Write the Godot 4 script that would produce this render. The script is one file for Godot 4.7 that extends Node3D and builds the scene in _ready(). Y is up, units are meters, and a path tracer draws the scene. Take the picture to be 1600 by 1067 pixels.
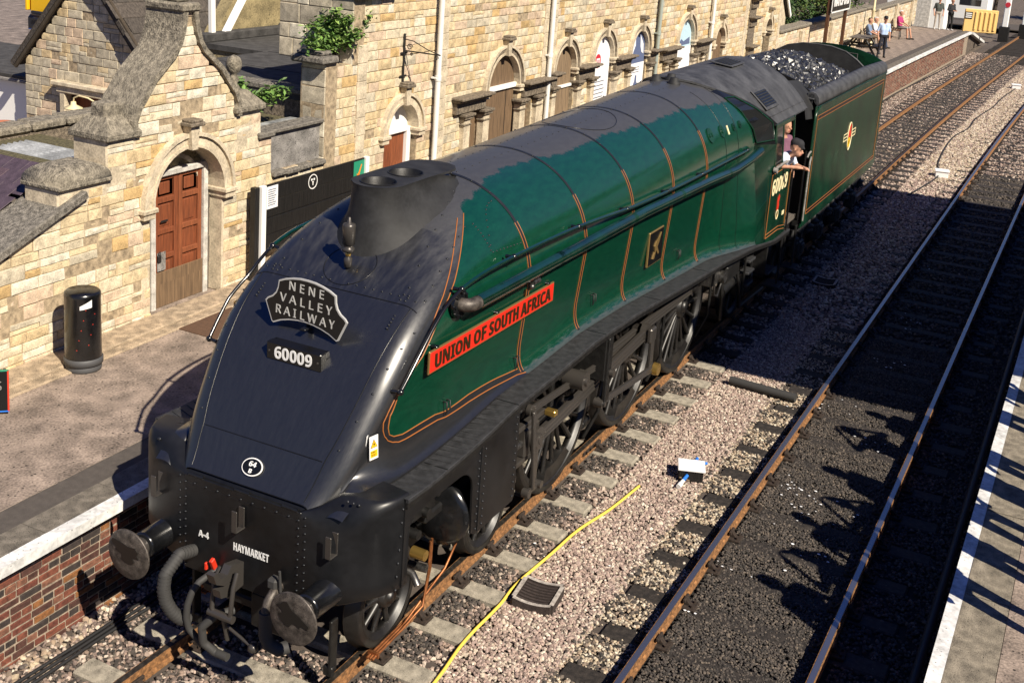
extends Node3D
# A steam locomotive standing at a stone-built station, seen from a footbridge.
# x to the right of the loco's track, y up from the rail tops, z towards the camera.

const PL := 0.915          # platform surface
const WX := -4.95          # street-line of the station walls
var rng := RandomNumberGenerator.new()
var MT := {}
var TX := {}
var taken := {}

func _ready():
	rng.seed = 60
	setup_view()
	make_textures()
	make_materials()
	build_ground()
	build_tracks()
	build_ballast()
	build_platforms()
	build_porch_wall()
	build_station()
	build_backs()
	build_far()
	build_loco()
	build_tender()
	build_small()
	build_people()

func setup_view():
	var cam := Camera3D.new()
	cam.name = "camera"
	var near := 0.1
	cam.set_frustum(near * 1067.0 / 1892.384, Vector2(-near * 3.965 / 1892.384, -near * 236.93 / 1892.384), near, 400.0)
	cam.position = Vector3(5.9597, 6.7930, 8.4646)
	cam.rotation = Vector3(-0.24116, 0.45224, 0.07136)
	add_child(cam)
	cam.make_current()
	var env := Environment.new()
	env.background_mode = Environment.BG_SKY
	var sm := ProceduralSkyMaterial.new()
	sm.sky_top_color = Color(0.17, 0.34, 0.72)
	sm.sky_horizon_color = Color(0.66, 0.78, 0.93)
	sm.sky_curve = 0.22
	sm.ground_bottom_color = Color(0.10, 0.09, 0.08)
	sm.ground_horizon_color = Color(0.30, 0.29, 0.27)
	sm.energy_multiplier = 1.0
	sm.sun_angle_max = 2.0
	var sky := Sky.new()
	sky.sky_material = sm
	env.sky = sky
	env.background_energy_multiplier = 0.33
	env.tonemap_mode = Environment.TONE_MAPPER_LINEAR
	env.tonemap_exposure = 1.6
	env.sdfgi_enabled = true
	env.ssao_enabled = true
	env.ssil_enabled = true
	var we := WorldEnvironment.new()
	we.name = "world_environment"
	we.environment = env
	add_child(we)
	var sun := DirectionalLight3D.new()
	sun.name = "sun"
	sun.light_energy = 1.6
	sun.light_color = Color(1.0, 0.955, 0.88)
	sun.light_angular_distance = 0.5
	sun.shadow_enabled = true
	sun.look_at_from_position(Vector3.ZERO, Vector3(-0.665, -0.673, -0.324), Vector3.UP)
	add_child(sun)

# ---------------------------------------------------------------- textures
func noise_bytes(sz: int, sd: int, freq: float, oct: int) -> PackedByteArray:
	var n := FastNoiseLite.new()
	n.seed = sd
	n.noise_type = FastNoiseLite.TYPE_SIMPLEX_SMOOTH
	n.frequency = freq
	n.fractal_octaves = oct
	var im := n.get_seamless_image(sz, sz, false, false, 0.2, true)
	im.convert(Image.FORMAT_L8)
	return im.get_data()

func mix_tex(sz: int, layers: Array, lo: float, hi: float, pw := 1.0, spots := []) -> Image:
	# layers: [seed, frequency, octaves, weight]
	var parts := []
	var wsum := 0.0
	for l in layers:
		parts.append(noise_bytes(sz, l[0], l[1], l[2]))
		wsum += l[3]
	var out := PackedByteArray()
	out.resize(sz * sz)
	for i in sz * sz:
		var v := 0.0
		for k in layers.size():
			v += parts[k][i] * layers[k][3]
		v = clampf(v / wsum / 255.0, 0.0, 1.0)
		v = clampf((v - 0.5) * 1.5 + 0.5, 0.0, 1.0)
		out[i] = int(255.0 * (lo + (hi - lo) * pow(v, pw)))
	if spots.size():
		var r := RandomNumberGenerator.new()
		r.seed = spots[0]
		for s in int(spots[1]):
			var cx := r.randi_range(0, sz - 1)
			var cy := r.randi_range(0, sz - 1)
			var rad := r.randf_range(spots[2], spots[3])
			var val := r.randf_range(spots[4], spots[5])
			for dy in range(-int(rad) - 1, int(rad) + 2):
				for dx in range(-int(rad) - 1, int(rad) + 2):
					if dx * dx + dy * dy <= rad * rad:
						out[posmod(cy + dy, sz) * sz + posmod(cx + dx, sz)] = int(255.0 * clampf(val, 0.0, 1.0))
	return Image.create_from_data(sz, sz, false, Image.FORMAT_L8, out)

func tex_of(im: Image) -> ImageTexture:
	im.generate_mipmaps()
	return ImageTexture.create_from_image(im)

func nrm_of(im: Image, k: float) -> ImageTexture:
	var c: Image = im.duplicate()
	c.clear_mipmaps()
	c.convert(Image.FORMAT_RGBA8)
	c.bump_map_to_normal_map(k)
	return tex_of(c)

func make_textures():
	var st := mix_tex(512, [[1, 0.008, 3, 1.0], [2, 0.05, 4, 0.9]], 0.66, 1.0, 0.75, [5, 420, 0.6, 2.0, 0.42, 0.62])
	TX.stone = tex_of(st)
	TX.stone_n = nrm_of(st, 5.0)
	var tar := mix_tex(512, [[3, 0.012, 3, 0.35], [4, 0.25, 2, 1.0]], 0.6, 1.0, 0.9, [6, 2600, 0.5, 1.4, 0.5, 1.0])
	TX.tar = tex_of(tar)
	TX.tar_n = nrm_of(tar, 4.0)
	var gr := mix_tex(512, [[7, 0.006, 4, 1.2], [8, 0.04, 4, 0.6]], 0.55, 1.0, 0.8)
	TX.grime = tex_of(gr)
	var ru := mix_tex(512, [[9, 0.015, 4, 1.0], [10, 0.09, 3, 0.7]], 0.35, 1.0, 0.9, [12, 350, 0.8, 3.0, 0.3, 0.6])
	TX.rust = tex_of(ru)
	TX.rust_n = nrm_of(ru, 3.0)
	var co := mix_tex(512, [[13, 0.01, 4, 1.0], [14, 0.12, 3, 0.8]], 0.5, 1.0, 0.85, [15, 700, 0.5, 2.6, 0.28, 0.6])
	TX.conc = tex_of(co)
	TX.conc_n = nrm_of(co, 4.0)
	# lichen-grown old stone: strong dark and pale blotches
	var li := mix_tex(512, [[16, 0.02, 4, 1.0], [17, 0.07, 3, 1.0]], 0.36, 1.0, 0.95, [18, 900, 0.8, 3.0, 0.5, 1.0])
	TX.lichen = tex_of(li)
	TX.lichen_n = nrm_of(li, 8.0)
	# wood grain, lines run along v
	var wn := FastNoiseLite.new()
	wn.seed = 21
	wn.frequency = 0.02
	wn.fractal_octaves = 4
	var wd := PackedByteArray()
	wd.resize(256 * 256)
	for y in 256:
		for x in 256:
			var a := wn.get_noise_2d(x * 6.0, y * 0.35) * 0.5 + 0.5
			var b := wn.get_noise_2d(x * 22.0 + 900.0, y * 0.6) * 0.5 + 0.5
			wd[y * 256 + x] = int(255.0 * clampf(0.42 + 0.62 * (a * 0.6 + b * 0.4), 0.0, 1.0))
	var wi := Image.create_from_data(256, 256, false, Image.FORMAT_L8, wd)
	TX.wood = tex_of(wi)
	TX.wood_n = nrm_of(wi, 4.0)

# ---------------------------------------------------------------- materials
func mk(key: String, c: Color, rough := 0.8, metal := 0.0, tex := "", tscale := 1.0, nk := 0.0, opt := {}) -> StandardMaterial3D:
	var m := StandardMaterial3D.new()
	m.resource_name = key
	m.albedo_color = c.linear_to_srgb()
	m.roughness = rough
	m.metallic = metal
	if tex != "":
		m.albedo_texture = TX[tex]
		if nk > 0.0:
			m.normal_enabled = true
			m.normal_texture = TX[tex + "_n"]
			m.normal_scale = nk
		if not opt.has("uv"):
			m.uv1_triplanar = true
			m.uv1_world_triplanar = opt.get("world", true)
			m.uv1_triplanar_sharpness = 4.0
		m.uv1_scale = Vector3.ONE * tscale if not opt.has("scale3") else opt.scale3
	if opt.has("spec"): m.metallic_specular = opt.spec
	if opt.has("coat"):
		m.clearcoat_enabled = true
		m.clearcoat = opt.coat
		m.clearcoat_roughness = opt.get("coat_rough", 0.1)
	if opt.has("vc"): m.vertex_color_use_as_albedo = true
	if opt.has("back"):
		m.backlight_enabled = true
		m.backlight = opt.back
	if opt.has("cull"): m.cull_mode = BaseMaterial3D.CULL_DISABLED
	MT[key] = m
	return m

func make_materials():
	# loco
	mk("black_paint", Color(0.012, 0.0125, 0.014), 0.38, 0.0, "grime", 0.5, 0.0, {"spec": 0.45})
	mk("black_gloss", Color(0.012, 0.0125, 0.014), 0.2, 0.0, "grime", 0.7, 0.0, {"spec": 0.6})
	mk("black_frame", Color(0.016, 0.0155, 0.015), 0.5, 0.0, "rust", 1.3, 0.4)
	mk("soot", Color(0.024, 0.0245, 0.026), 0.7, 0.0, "grime", 0.9)
	mk("roof_grey", Color(0.080, 0.082, 0.088), 0.62, 0.0, "grime", 0.8)
	mk("board_grey", Color(0.042, 0.043, 0.046), 0.6, 0.0, "conc", 1.6, 0.25)
	mk("green_paint", Color(0.003, 0.036, 0.019), 0.2, 0.0, "grime", 0.35, 0.0, {"spec": 1.0, "coat": 1.0, "coat_rough": 0.06})
	mk("green_tender", Color(0.007, 0.047, 0.022), 0.26, 0.0, "grime", 0.45, 0.0, {"spec": 0.5})
	mk("lining", Color(0.34, 0.115, 0.028), 0.4)
	mk("red_plate", Color(0.62, 0.025, 0.012), 0.35)
	mk("brass_edge", Color(0.36, 0.24, 0.09), 0.4, 0.7)
	mk("steel", Color(0.30, 0.29, 0.28), 0.36, 0.85, "rust", 1.6)
	mk("steel_oily", Color(0.075, 0.068, 0.062), 0.33, 0.5)
	mk("wheel_black", Color(0.020, 0.018, 0.017), 0.45, 0.0, "rust", 1.0, 0.15, {"spec": 0.6})
	mk("tyre_steel", Color(0.055, 0.052, 0.050), 0.42, 0.5, "rust", 1.2)
	mk("buffer_face", Color(0.17, 0.145, 0.125), 0.5, 0.35, "rust", 1.5, 0.1)
	mk("grease", Color(0.010, 0.009, 0.008), 0.35)
	mk("copper", Color(0.46, 0.17, 0.06), 0.45, 0.6, "grime", 2.0)
	mk("brass", Color(0.55, 0.36, 0.10), 0.3, 0.85)
	mk("white_paint", Color(0.80, 0.80, 0.78), 0.55)
	mk("cream_letter", Color(0.80, 0.70, 0.42), 0.5)
	mk("silver_letter", Color(0.52, 0.52, 0.50), 0.45, 0.25)
	mk("plate_black", Color(0.006, 0.006, 0.006), 0.3)
	mk("rubber", Color(0.035, 0.034, 0.033), 0.7)
	mk("red_mark", Color(0.55, 0.03, 0.01), 0.5)
	mk("yellow_sign", Color(0.80, 0.48, 0.01), 0.5)
	mk("coal", Color(0.020, 0.021, 0.023), 0.36, 0.0, "", 1.0, 0.0, {"vc": true, "spec": 0.9})
	mk("glass_dark", Color(0.012, 0.013, 0.014), 0.06, 0.0, "", 1.0, 0.0, {"spec": 0.7})
	# track
	mk("rail_side", Color(0.44, 0.21, 0.078), 0.85, 0.0, "rust", 2.0, 0.6)
	mk("rail_top", Color(0.36, 0.36, 0.38), 0.25, 0.9)
	mk("rail_dull", Color(0.10, 0.085, 0.07), 0.5, 0.5, "rust", 2.0)
	mk("chair_iron", Color(0.055, 0.035, 0.024), 0.85, 0.0, "rust", 3.0, 0.6)
	mk("sleeper_concrete", Color(0.50, 0.45, 0.36), 0.92, 0.0, "conc", 1.3, 0.7)
	mk("sleeper_wood", Color(0.048, 0.038, 0.031), 0.8, 0.0, "rust", 1.6, 0.9)
	mk("ballast", Color(1, 1, 1), 0.95, 0.0, "", 1.0, 0.0, {"vc": true})
	mk("track_bed", Color(0.12, 0.095, 0.08), 1.0, 0.0, "tar", 1.3, 1.0)
	mk("cinder_bed", Color(0.020, 0.018, 0.017), 1.0, 0.0, "tar", 1.3, 1.0)
	mk("earth", Color(0.19, 0.15, 0.12), 1.0, 0.0, "conc", 0.5, 0.8)
	mk("yard", Color(0.33, 0.27, 0.235), 0.95, 0.0, "conc", 0.35, 0.4)
	# platform
	mk("tarmac", Color(0.40, 0.315, 0.255), 0.95, 0.0, "conc", 0.42, 0.6)
	mk("tarmac_dark", Color(0.115, 0.098, 0.085), 0.95, 0.0, "tar", 1.4, 0.9)
	mk("slab", Color(0.33, 0.285, 0.215), 0.92, 0.0, "conc", 1.1, 0.8)
	mk("slab_grey", Color(0.235, 0.205, 0.165), 0.92, 0.0, "conc", 1.1, 0.8)
	mk("edge_white", Color(0.90, 0.90, 0.88), 0.7, 0.0, "stone", 0.5)
	mk("kerb_stone", Color(0.58, 0.45, 0.31), 0.92, 0.0, "conc", 0.9, 0.7)
	mk("mortar", Color(0.60, 0.47, 0.31), 1.0, 0.0, "conc", 1.6, 0.9)
	mk("brick_mortar", Color(0.52, 0.42, 0.32), 1.0, 0.0, "conc", 1.8, 0.9)
	var bc := [Color(0.27, 0.085, 0.05), Color(0.22, 0.065, 0.042), Color(0.115, 0.048, 0.036), Color(0.31, 0.135, 0.085), Color(0.062, 0.046, 0.042), Color(0.36, 0.15, 0.05)]
	for i in bc.size():
		mk("brick%d" % i, bc[i], 0.92, 0.0, "conc", 2.2, 0.9)
	# stone
	var sc := [Color(0.80, 0.65, 0.41), Color(0.82, 0.71, 0.51), Color(0.75, 0.58, 0.34), Color(0.68, 0.60, 0.45), Color(0.70, 0.48, 0.22), Color(0.85, 0.78, 0.62), Color(0.78, 0.60, 0.43), Color(0.52, 0.46, 0.35)]
	for i in sc.size():
		mk("stone%d" % i, sc[i], 0.93, 0.0, "stone", 1.3, 0.8)
	mk("stone_many", Color(1, 1, 1), 0.93, 0.0, "stone", 1.3, 0.8, {"vc": true})
	mk("dressed", Color(0.74, 0.63, 0.46), 0.9, 0.0, "stone", 0.8, 0.6)
	mk("dressed_dark", Color(0.34, 0.275, 0.20), 0.93, 0.0, "lichen", 1.1, 0.7)
	mk("lichen_stone", Color(0.42, 0.37, 0.285), 0.97, 0.0, "lichen", 0.9, 1.0)
	mk("lichen_grey", Color(0.33, 0.30, 0.255), 0.97, 0.0, "lichen", 1.1, 1.0)
	mk("panel_grey", Color(0.36, 0.34, 0.32), 0.9, 0.0, "conc", 0.6, 0.5)
	mk("render_olive", Color(0.42, 0.34, 0.18), 0.95, 0.0, "conc", 0.4, 0.3)
	mk("felt", Color(0.085, 0.082, 0.080), 0.9, 0.0, "conc", 0.6, 0.5)
	mk("slate_purple", Color(0.10, 0.070, 0.090), 0.55, 0.0, "stone", 1.5, 0.4)
	mk("slate_purple_b", Color(0.135, 0.088, 0.105), 0.6, 0.0, "stone", 1.3, 0.4)
	mk("tile_grey", Color(0.125, 0.105, 0.088), 0.9, 0.0, "lichen", 1.4, 0.7)
	mk("tile_grey_b", Color(0.155, 0.128, 0.105), 0.9, 0.0, "lichen", 1.2, 0.7)
	mk("corrugated", Color(0.62, 0.64, 0.63), 0.5, 0.3, "grime", 0.9)
	mk("moss", Color(0.20, 0.175, 0.085), 1.0, 0.0, "lichen", 1.5, 1.0)
	mk("door_red", Color(0.36, 0.095, 0.03), 0.72, 0.0, "wood", 1.2, 0.4)
	mk("door_red_b", Color(0.42, 0.12, 0.04), 0.75, 0.0, "wood", 1.0, 0.4)
	mk("ply", Color(0.30, 0.19, 0.105), 0.8, 0.0, "wood", 0.8, 0.3)
	mk("ply_pale", Color(0.43, 0.30, 0.18), 0.8, 0.0, "wood", 0.7, 0.3)
	mk("old_wood", Color(0.20, 0.17, 0.14), 0.9, 0.0, "wood", 1.0, 0.8)
	mk("frame_white", Color(0.72, 0.69, 0.63), 0.7, 0.0, "stone", 1.4, 0.3)
	mk("tar_board", Color(0.018, 0.017, 0.016), 0.5, 0.0, "wood", 0.9, 0.8)
	mk("post_white", Color(0.82, 0.81, 0.78), 0.6)
	mk("post_brown", Color(0.16, 0.062, 0.02), 0.6, 0.0, "wood", 0.9, 0.3)
	mk("bin_black", Color(0.011, 0.011, 0.012), 0.22, 0.0, "grime", 1.5, 0.0, {"spec": 0.6})
	mk("bin_base", Color(0.065, 0.066, 0.070), 0.6)
	mk("iron_black", Color(0.015, 0.014, 0.014), 0.5)
	mk("pipe_white", Color(0.70, 0.70, 0.68), 0.45)
	mk("pipe_grey", Color(0.30, 0.34, 0.31), 0.5)
	mk("green_notice", Color(0.02, 0.25, 0.14), 0.5)
	mk("orange_mark", Color(0.75, 0.22, 0.02), 0.5)
	mk("leaf_a", Color(1, 1, 1), 0.6, 0.0, "", 1.0, 0.0, {"vc": true, "cull": true, "back": Color(0.25, 0.35, 0.1)})
	mk("bark", Color(0.10, 0.075, 0.05), 0.95, 0.0, "wood", 1.0, 0.8)
	mk("yellow_hose", Color(0.80, 0.58, 0.09), 0.5)
	mk("cable_black", Color(0.016, 0.016, 0.017), 0.6)
	mk("grate", Color(0.060, 0.042, 0.036), 0.8, 0.0, "conc", 3.0, 0.5)
	mk("grate_rim", Color(0.62, 0.56, 0.50), 0.85, 0.0, "conc", 3.0, 0.5)
	mk("blue_tap", Color(0.02, 0.16, 0.60), 0.45)
	mk("pvc_white", Color(0.80, 0.80, 0.80), 0.5)
	mk("mat_brown", Color(0.15, 0.08, 0.045), 0.95, 0.0, "tar", 2.0, 0.6)
	mk("barrier_yellow", Color(0.72, 0.48, 0.17), 0.6)
	mk("gate_white", Color(0.80, 0.81, 0.80), 0.6)
	mk("lorry_yellow", Color(0.72, 0.42, 0.01), 0.35)
	mk("lorry_black", Color(0.014, 0.016, 0.022), 0.3)
	mk("chrome", Color(0.75, 0.76, 0.78), 0.15, 1.0)
	mk("terracotta", Color(0.50, 0.16, 0.07), 0.85)
	mk("canopy_dark", Color(0.08, 0.09, 0.075), 0.8)
	mk("lamp_cream", Color(0.66, 0.56, 0.34), 0.6)
	mk("poster_white", Color(0.80, 0.80, 0.82), 0.6)
	mk("poster_blue", Color(0.10, 0.13, 0.24), 0.6)
	mk("poster_sky", Color(0.45, 0.62, 0.72), 0.6)
	mk("poster_ink", Color(0.05, 0.06, 0.09), 0.6)
	mk("poster_teal", Color(0.03, 0.22, 0.24), 0.6)
	mk("poster_red", Color(0.50, 0.02, 0.04), 0.6)

# ---------------------------------------------------------------- names and nodes
func numbered(n: String) -> String:
	if not taken.has(n):
		taken[n] = 0
		return n
	taken[n] += 1
	return "%s_%03d" % [n, taken[n]]

func thing(called: String, label: String, category: String, at := Vector3.ZERO, group := "") -> Node3D:
	var o := Node3D.new()
	o.name = numbered(called)
	add_child(o)
	o.position = at
	o.set_meta("label", label)
	o.set_meta("category", category)
	if group != "":
		o.set_meta("group", group)
	return o

func mi(called: String, mesh: Mesh, mat, parent: Node = self, xf := Transform3D.IDENTITY) -> MeshInstance3D:
	var o := MeshInstance3D.new()
	o.name = numbered(called) if parent == self else called
	o.mesh = mesh
	if mat != null:
		o.material_override = MT[mat] if mat is String else mat
	o.transform = xf
	parent.add_child(o, true)
	return o

func struct(called: String, mesh: Mesh, mat, xf := Transform3D.IDENTITY) -> MeshInstance3D:
	var o := mi(called, mesh, mat, self, xf)
	o.set_meta("kind", "structure")
	return o

func multi(called: String, mesh: Mesh, mat: String, xfs: Array, cols: Array, parent: Node = self) -> MultiMeshInstance3D:
	var mm := MultiMesh.new()
	mm.transform_format = MultiMesh.TRANSFORM_3D
	mm.use_colors = true
	mm.mesh = mesh
	mm.instance_count = xfs.size()
	for i in xfs.size():
		mm.set_instance_transform(i, xfs[i])
		mm.set_instance_color(i, cols[i])
	var o := MultiMeshInstance3D.new()
	o.name = numbered(called) if parent == self else called
	o.multimesh = mm
	o.material_override = MT[mat]
	parent.add_child(o, true)
	o.set_meta("kind", "stuff")
	return o

# ---------------------------------------------------------------- mesh builder
class MB:
	var st := SurfaceTool.new()
	var uvs := false
	func _init():
		st.begin(Mesh.PRIMITIVE_TRIANGLES)
		st.set_smooth_group(-1)
	func smooth(on: bool):
		st.set_smooth_group(0 if on else -1)
	func tri(a: Vector3, b: Vector3, c: Vector3):   # counter-clockwise seen from outside
		st.add_vertex(a); st.add_vertex(c); st.add_vertex(b)
	func quad(a: Vector3, b: Vector3, c: Vector3, d: Vector3):
		tri(a, b, c); tri(a, c, d)
	func done() -> ArrayMesh:
		st.generate_normals()
		return st.commit()
	func box(c: Vector3, s: Vector3, bev := 0.0, bs := Basis.IDENTITY):
		var h := s * 0.5
		if bev <= 0.0:
			var p := []
			for k in 8:
				p.append(c + bs * Vector3(h.x if k & 1 else -h.x, h.y if k & 2 else -h.y, h.z if k & 4 else -h.z))
			quad(p[4], p[5], p[7], p[6]); quad(p[1], p[0], p[2], p[3])
			quad(p[5], p[1], p[3], p[7]); quad(p[0], p[4], p[6], p[2])
			quad(p[6], p[7], p[3], p[2]); quad(p[0], p[1], p[5], p[4])
			return
		var b := minf(bev, minf(h.x, minf(h.y, h.z)) * 0.9)
		var f := func(ax: int, sg: float, u: float, v: float) -> Vector3:
			var r := Vector3.ZERO
			var i1 := (ax + 1) % 3
			var i2 := (ax + 2) % 3
			r[ax] = h[ax] * sg
			r[i1] = (h[i1] - b) * u
			r[i2] = (h[i2] - b) * v
			return c + bs * r
		for ax in 3:
			for sg in [-1.0, 1.0]:
				var q := [f.call(ax, sg, -1.0, -1.0), f.call(ax, sg, 1.0, -1.0), f.call(ax, sg, 1.0, 1.0), f.call(ax, sg, -1.0, 1.0)]
				if sg > 0: quad(q[0], q[1], q[2], q[3])
				else: quad(q[3], q[2], q[1], q[0])
			# edges along axis ax
			var j := (ax + 1) % 3
			var k := (ax + 2) % 3
			for sj in [-1.0, 1.0]:
				for sk in [-1.0, 1.0]:
					var e := func(s: float, onj: bool) -> Vector3:
						var r := Vector3.ZERO
						r[ax] = (h[ax] - b) * s
						r[j] = (h[j] if onj else h[j] - b) * sj
						r[k] = (h[k] - b if onj else h[k]) * sk
						return c + bs * r
					if sj * sk > 0: quad(e.call(-1.0, true), e.call(1.0, true), e.call(1.0, false), e.call(-1.0, false))
					else: quad(e.call(-1.0, false), e.call(1.0, false), e.call(1.0, true), e.call(-1.0, true))
		for sx in [-1.0, 1.0]:
			for sy in [-1.0, 1.0]:
				for sz in [-1.0, 1.0]:
					var a := c + bs * Vector3(h.x * sx, (h.y - b) * sy, (h.z - b) * sz)
					var d := c + bs * Vector3((h.x - b) * sx, h.y * sy, (h.z - b) * sz)
					var g := c + bs * Vector3((h.x - b) * sx, (h.y - b) * sy, h.z * sz)
					if sx * sy * sz > 0: tri(a, d, g)
					else: tri(a, g, d)
	func frame_of(d: Vector3) -> Basis:
		var z := d.normalized()
		var up := Vector3.UP if absf(z.y) < 0.95 else Vector3.RIGHT
		var x := up.cross(z).normalized()
		return Basis(x, z.cross(x), z)
	func cyl(a: Vector3, b: Vector3, r0: float, r1: float, n := 16, cap0 := true, cap1 := true):
		var fr := frame_of(b - a)
		var p := []; var q := []
		for i in n:
			var t := TAU * i / n
			var d := fr.x * cos(t) + fr.y * sin(t)
			p.append(a + d * r0); q.append(b + d * r1)
		smooth(true)
		for i in n:
			var j := (i + 1) % n
			quad(p[i], p[j], q[j], q[i])
		smooth(false)
		for i in n:
			var j := (i + 1) % n
			if cap0 and r0 > 0: tri(a, p[j], p[i])
			if cap1 and r1 > 0: tri(b, q[i], q[j])
	func tube(pts: Array, r: float, n := 8, caps := true):
		var rings := []
		var fr := frame_of(pts[1] - pts[0])
		for i in pts.size():
			var d: Vector3
			if i == 0: d = pts[1] - pts[0]
			elif i == pts.size() - 1: d = pts[i] - pts[i - 1]
			else: d = (pts[i + 1] - pts[i]).normalized() + (pts[i] - pts[i - 1]).normalized()
			d = d.normalized()
			var x := (fr.x - d * fr.x.dot(d)).normalized()
			fr = Basis(x, d.cross(x), d)
			var ring := []
			for k in n:
				var t := TAU * k / n
				ring.append(pts[i] + (fr.x * cos(t) + fr.y * sin(t)) * r)
			rings.append(ring)
		loft(rings, true, caps)
	func loft(rings: Array, closed := true, caps := false, sm := true):
		smooth(sm)
		for i in rings.size() - 1:
			var a: Array = rings[i]; var b: Array = rings[i + 1]
			var n := a.size()
			for k in (n if closed else n - 1):
				var l := (k + 1) % n
				quad(a[k], a[l], b[l], b[k])
		smooth(false)
		if caps:
			var c0 := Vector3.ZERO; var c1 := Vector3.ZERO
			var e: Array = rings[-1]
			for v in rings[0]: c0 += v
			for v in e: c1 += v
			c0 /= rings[0].size(); c1 /= e.size()
			for k in rings[0].size():
				var l = (k + 1) % rings[0].size()
				tri(c0, rings[0][l], rings[0][k]); tri(c1, e[k], e[l])
	func lathe(prof: Array, o: Vector3, bs: Basis, n := 20, sm := true):   # prof: Vector2(radius, height along bs.y)
		var rings := []
		for pr in prof:
			var ring := []
			for k in n:
				var t := TAU * k / n
				ring.append(o + bs * Vector3(cos(t) * pr.x, pr.y, -sin(t) * pr.x))
			rings.append(ring)
		loft(rings, true, false, sm)
	func prism(poly: PackedVector2Array, xf: Transform3D, d0: float, d1: float):
		# outline in the xf's x-y plane, extruded along its z from d0 to d1
		var pl := poly
		if Geometry2D.is_polygon_clockwise(pl):
			pl = pl.duplicate(); pl.reverse()
		var ix := Geometry2D.triangulate_polygon(pl)
		var lo := minf(d0, d1); var hi := maxf(d0, d1)
		for i in range(0, ix.size(), 3):
			var a := pl[ix[i]]; var b := pl[ix[i + 1]]; var c := pl[ix[i + 2]]
			if (b - a).cross(c - a) < 0:
				var t := b; b = c; c = t
			tri(xf * Vector3(a.x, a.y, hi), xf * Vector3(b.x, b.y, hi), xf * Vector3(c.x, c.y, hi))
			tri(xf * Vector3(a.x, a.y, lo), xf * Vector3(c.x, c.y, lo), xf * Vector3(b.x, b.y, lo))
		for i in pl.size():
			var a := pl[i]; var b := pl[(i + 1) % pl.size()]
			quad(xf * Vector3(a.x, a.y, lo), xf * Vector3(b.x, b.y, lo), xf * Vector3(b.x, b.y, hi), xf * Vector3(a.x, a.y, hi))
	func sphere(c: Vector3, r: Vector3, n := 12, m := 8):
		var rings := []
		for i in m + 1:
			var ph := PI * i / m
			var ring := []
			for k in n:
				var t := TAU * k / n
				ring.append(c + Vector3(cos(t) * sin(ph) * r.x, -cos(ph) * r.y, -sin(t) * sin(ph) * r.z))
			rings.append(ring)
		loft(rings, true, false, true)

func box_mesh(s: Vector3, bev := 0.0, c := Vector3.ZERO) -> ArrayMesh:
	var m := MB.new()
	m.box(c, s, bev)
	return m.done()

func text_part(called: String, txt: String, parent: Node, xf: Transform3D, height: float, width: float, mat: String, depth := 0.004, font := "Droid Sans", bold := true) -> MeshInstance3D:
	# letters stand in the xf's x-y plane, centred, scaled to the wanted width and height
	var f := SystemFont.new()
	f.font_names = PackedStringArray([font])
	f.font_weight = 700 if bold else 400
	var t := TextMesh.new()
	t.text = txt
	t.font = f
	t.font_size = 48
	t.pixel_size = 0.01
	t.depth = 0.02
	t.curve_step = 3.0
	t.horizontal_alignment = HORIZONTAL_ALIGNMENT_CENTER
	t.vertical_alignment = VERTICAL_ALIGNMENT_CENTER
	var bb := t.get_aabb()
	var sx := width / maxf(bb.size.x, 0.001)
	var sy := height / maxf(bb.size.y, 0.001)
	var loc := Transform3D(Basis.from_scale(Vector3(sx, sy, depth / 0.02)), Vector3(-bb.get_center().x * sx, -bb.get_center().y * sy, 0.0))
	return mi(called, t, mat, parent, xf * loc)

# ================================================================ ground, tracks, platforms
func bend(z: float) -> float:       # the line bears right beyond the tender
	var d := -25.0 - z
	if d <= 0.0: return 0.0
	if d < 25.0: return 0.00045 * d * d
	return 0.28125 + 0.0225 * (d - 25.0)

func plat_edge(z: float) -> float:
	return -1.75 - 0.34 * smoothstep(0.0, 1.0, clampf((-20.0 - z) / 18.0, 0.0, 1.0)) + bend(z)

func strip(x0: Callable, x1: Callable, y: float, z0: float, z1: float, step := 2.0) -> ArrayMesh:
	var m := MB.new()
	var n := int(ceil(absf(z1 - z0) / step))
	for i in n:
		var a := lerpf(z0, z1, float(i) / n)
		var b := lerpf(z0, z1, float(i + 1) / n)
		m.quad(Vector3(x0.call(a), y, a), Vector3(x1.call(a), y, a), Vector3(x1.call(b), y, b), Vector3(x0.call(b), y, b))
	return m.done()

func slab_strip(x0: Callable, x1: Callable, y0: float, y1: float, z0: float, z1: float, step := 2.0) -> ArrayMesh:
	var rings := []
	var n := int(ceil(absf(z1 - z0) / step))
	for i in n + 1:
		var z := lerpf(z0, z1, float(i) / n)
		var a: float = x0.call(z)
		var b: float = x1.call(z)
		rings.append([Vector3(a, y0, z), Vector3(b, y0, z), Vector3(b, y1, z), Vector3(a, y1, z)])
	var m := MB.new()
	m.loft(rings, true, true, false)
	return m.done()

func build_ground():
	struct("ground", box_mesh(Vector3(320, 0.1, 320), 0.0, Vector3(-40, -0.45, -90)), "earth")
	struct("yard", box_mesh(Vector3(60, 0.5, 90), 0.0, Vector3(-41.2, 0.33, -40)), "yard")
	# beds under the stones
	struct("track_bed", strip(func(z): return -1.95 + bend(z), func(z): return 2.6 + bend(z), -0.222, 6, -90), "track_bed")
	struct("cinder_bed", strip(func(z): return 2.6 + bend(z), func(z): return 5.6 + bend(z), -0.212, 6, -90), "cinder_bed")

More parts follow.
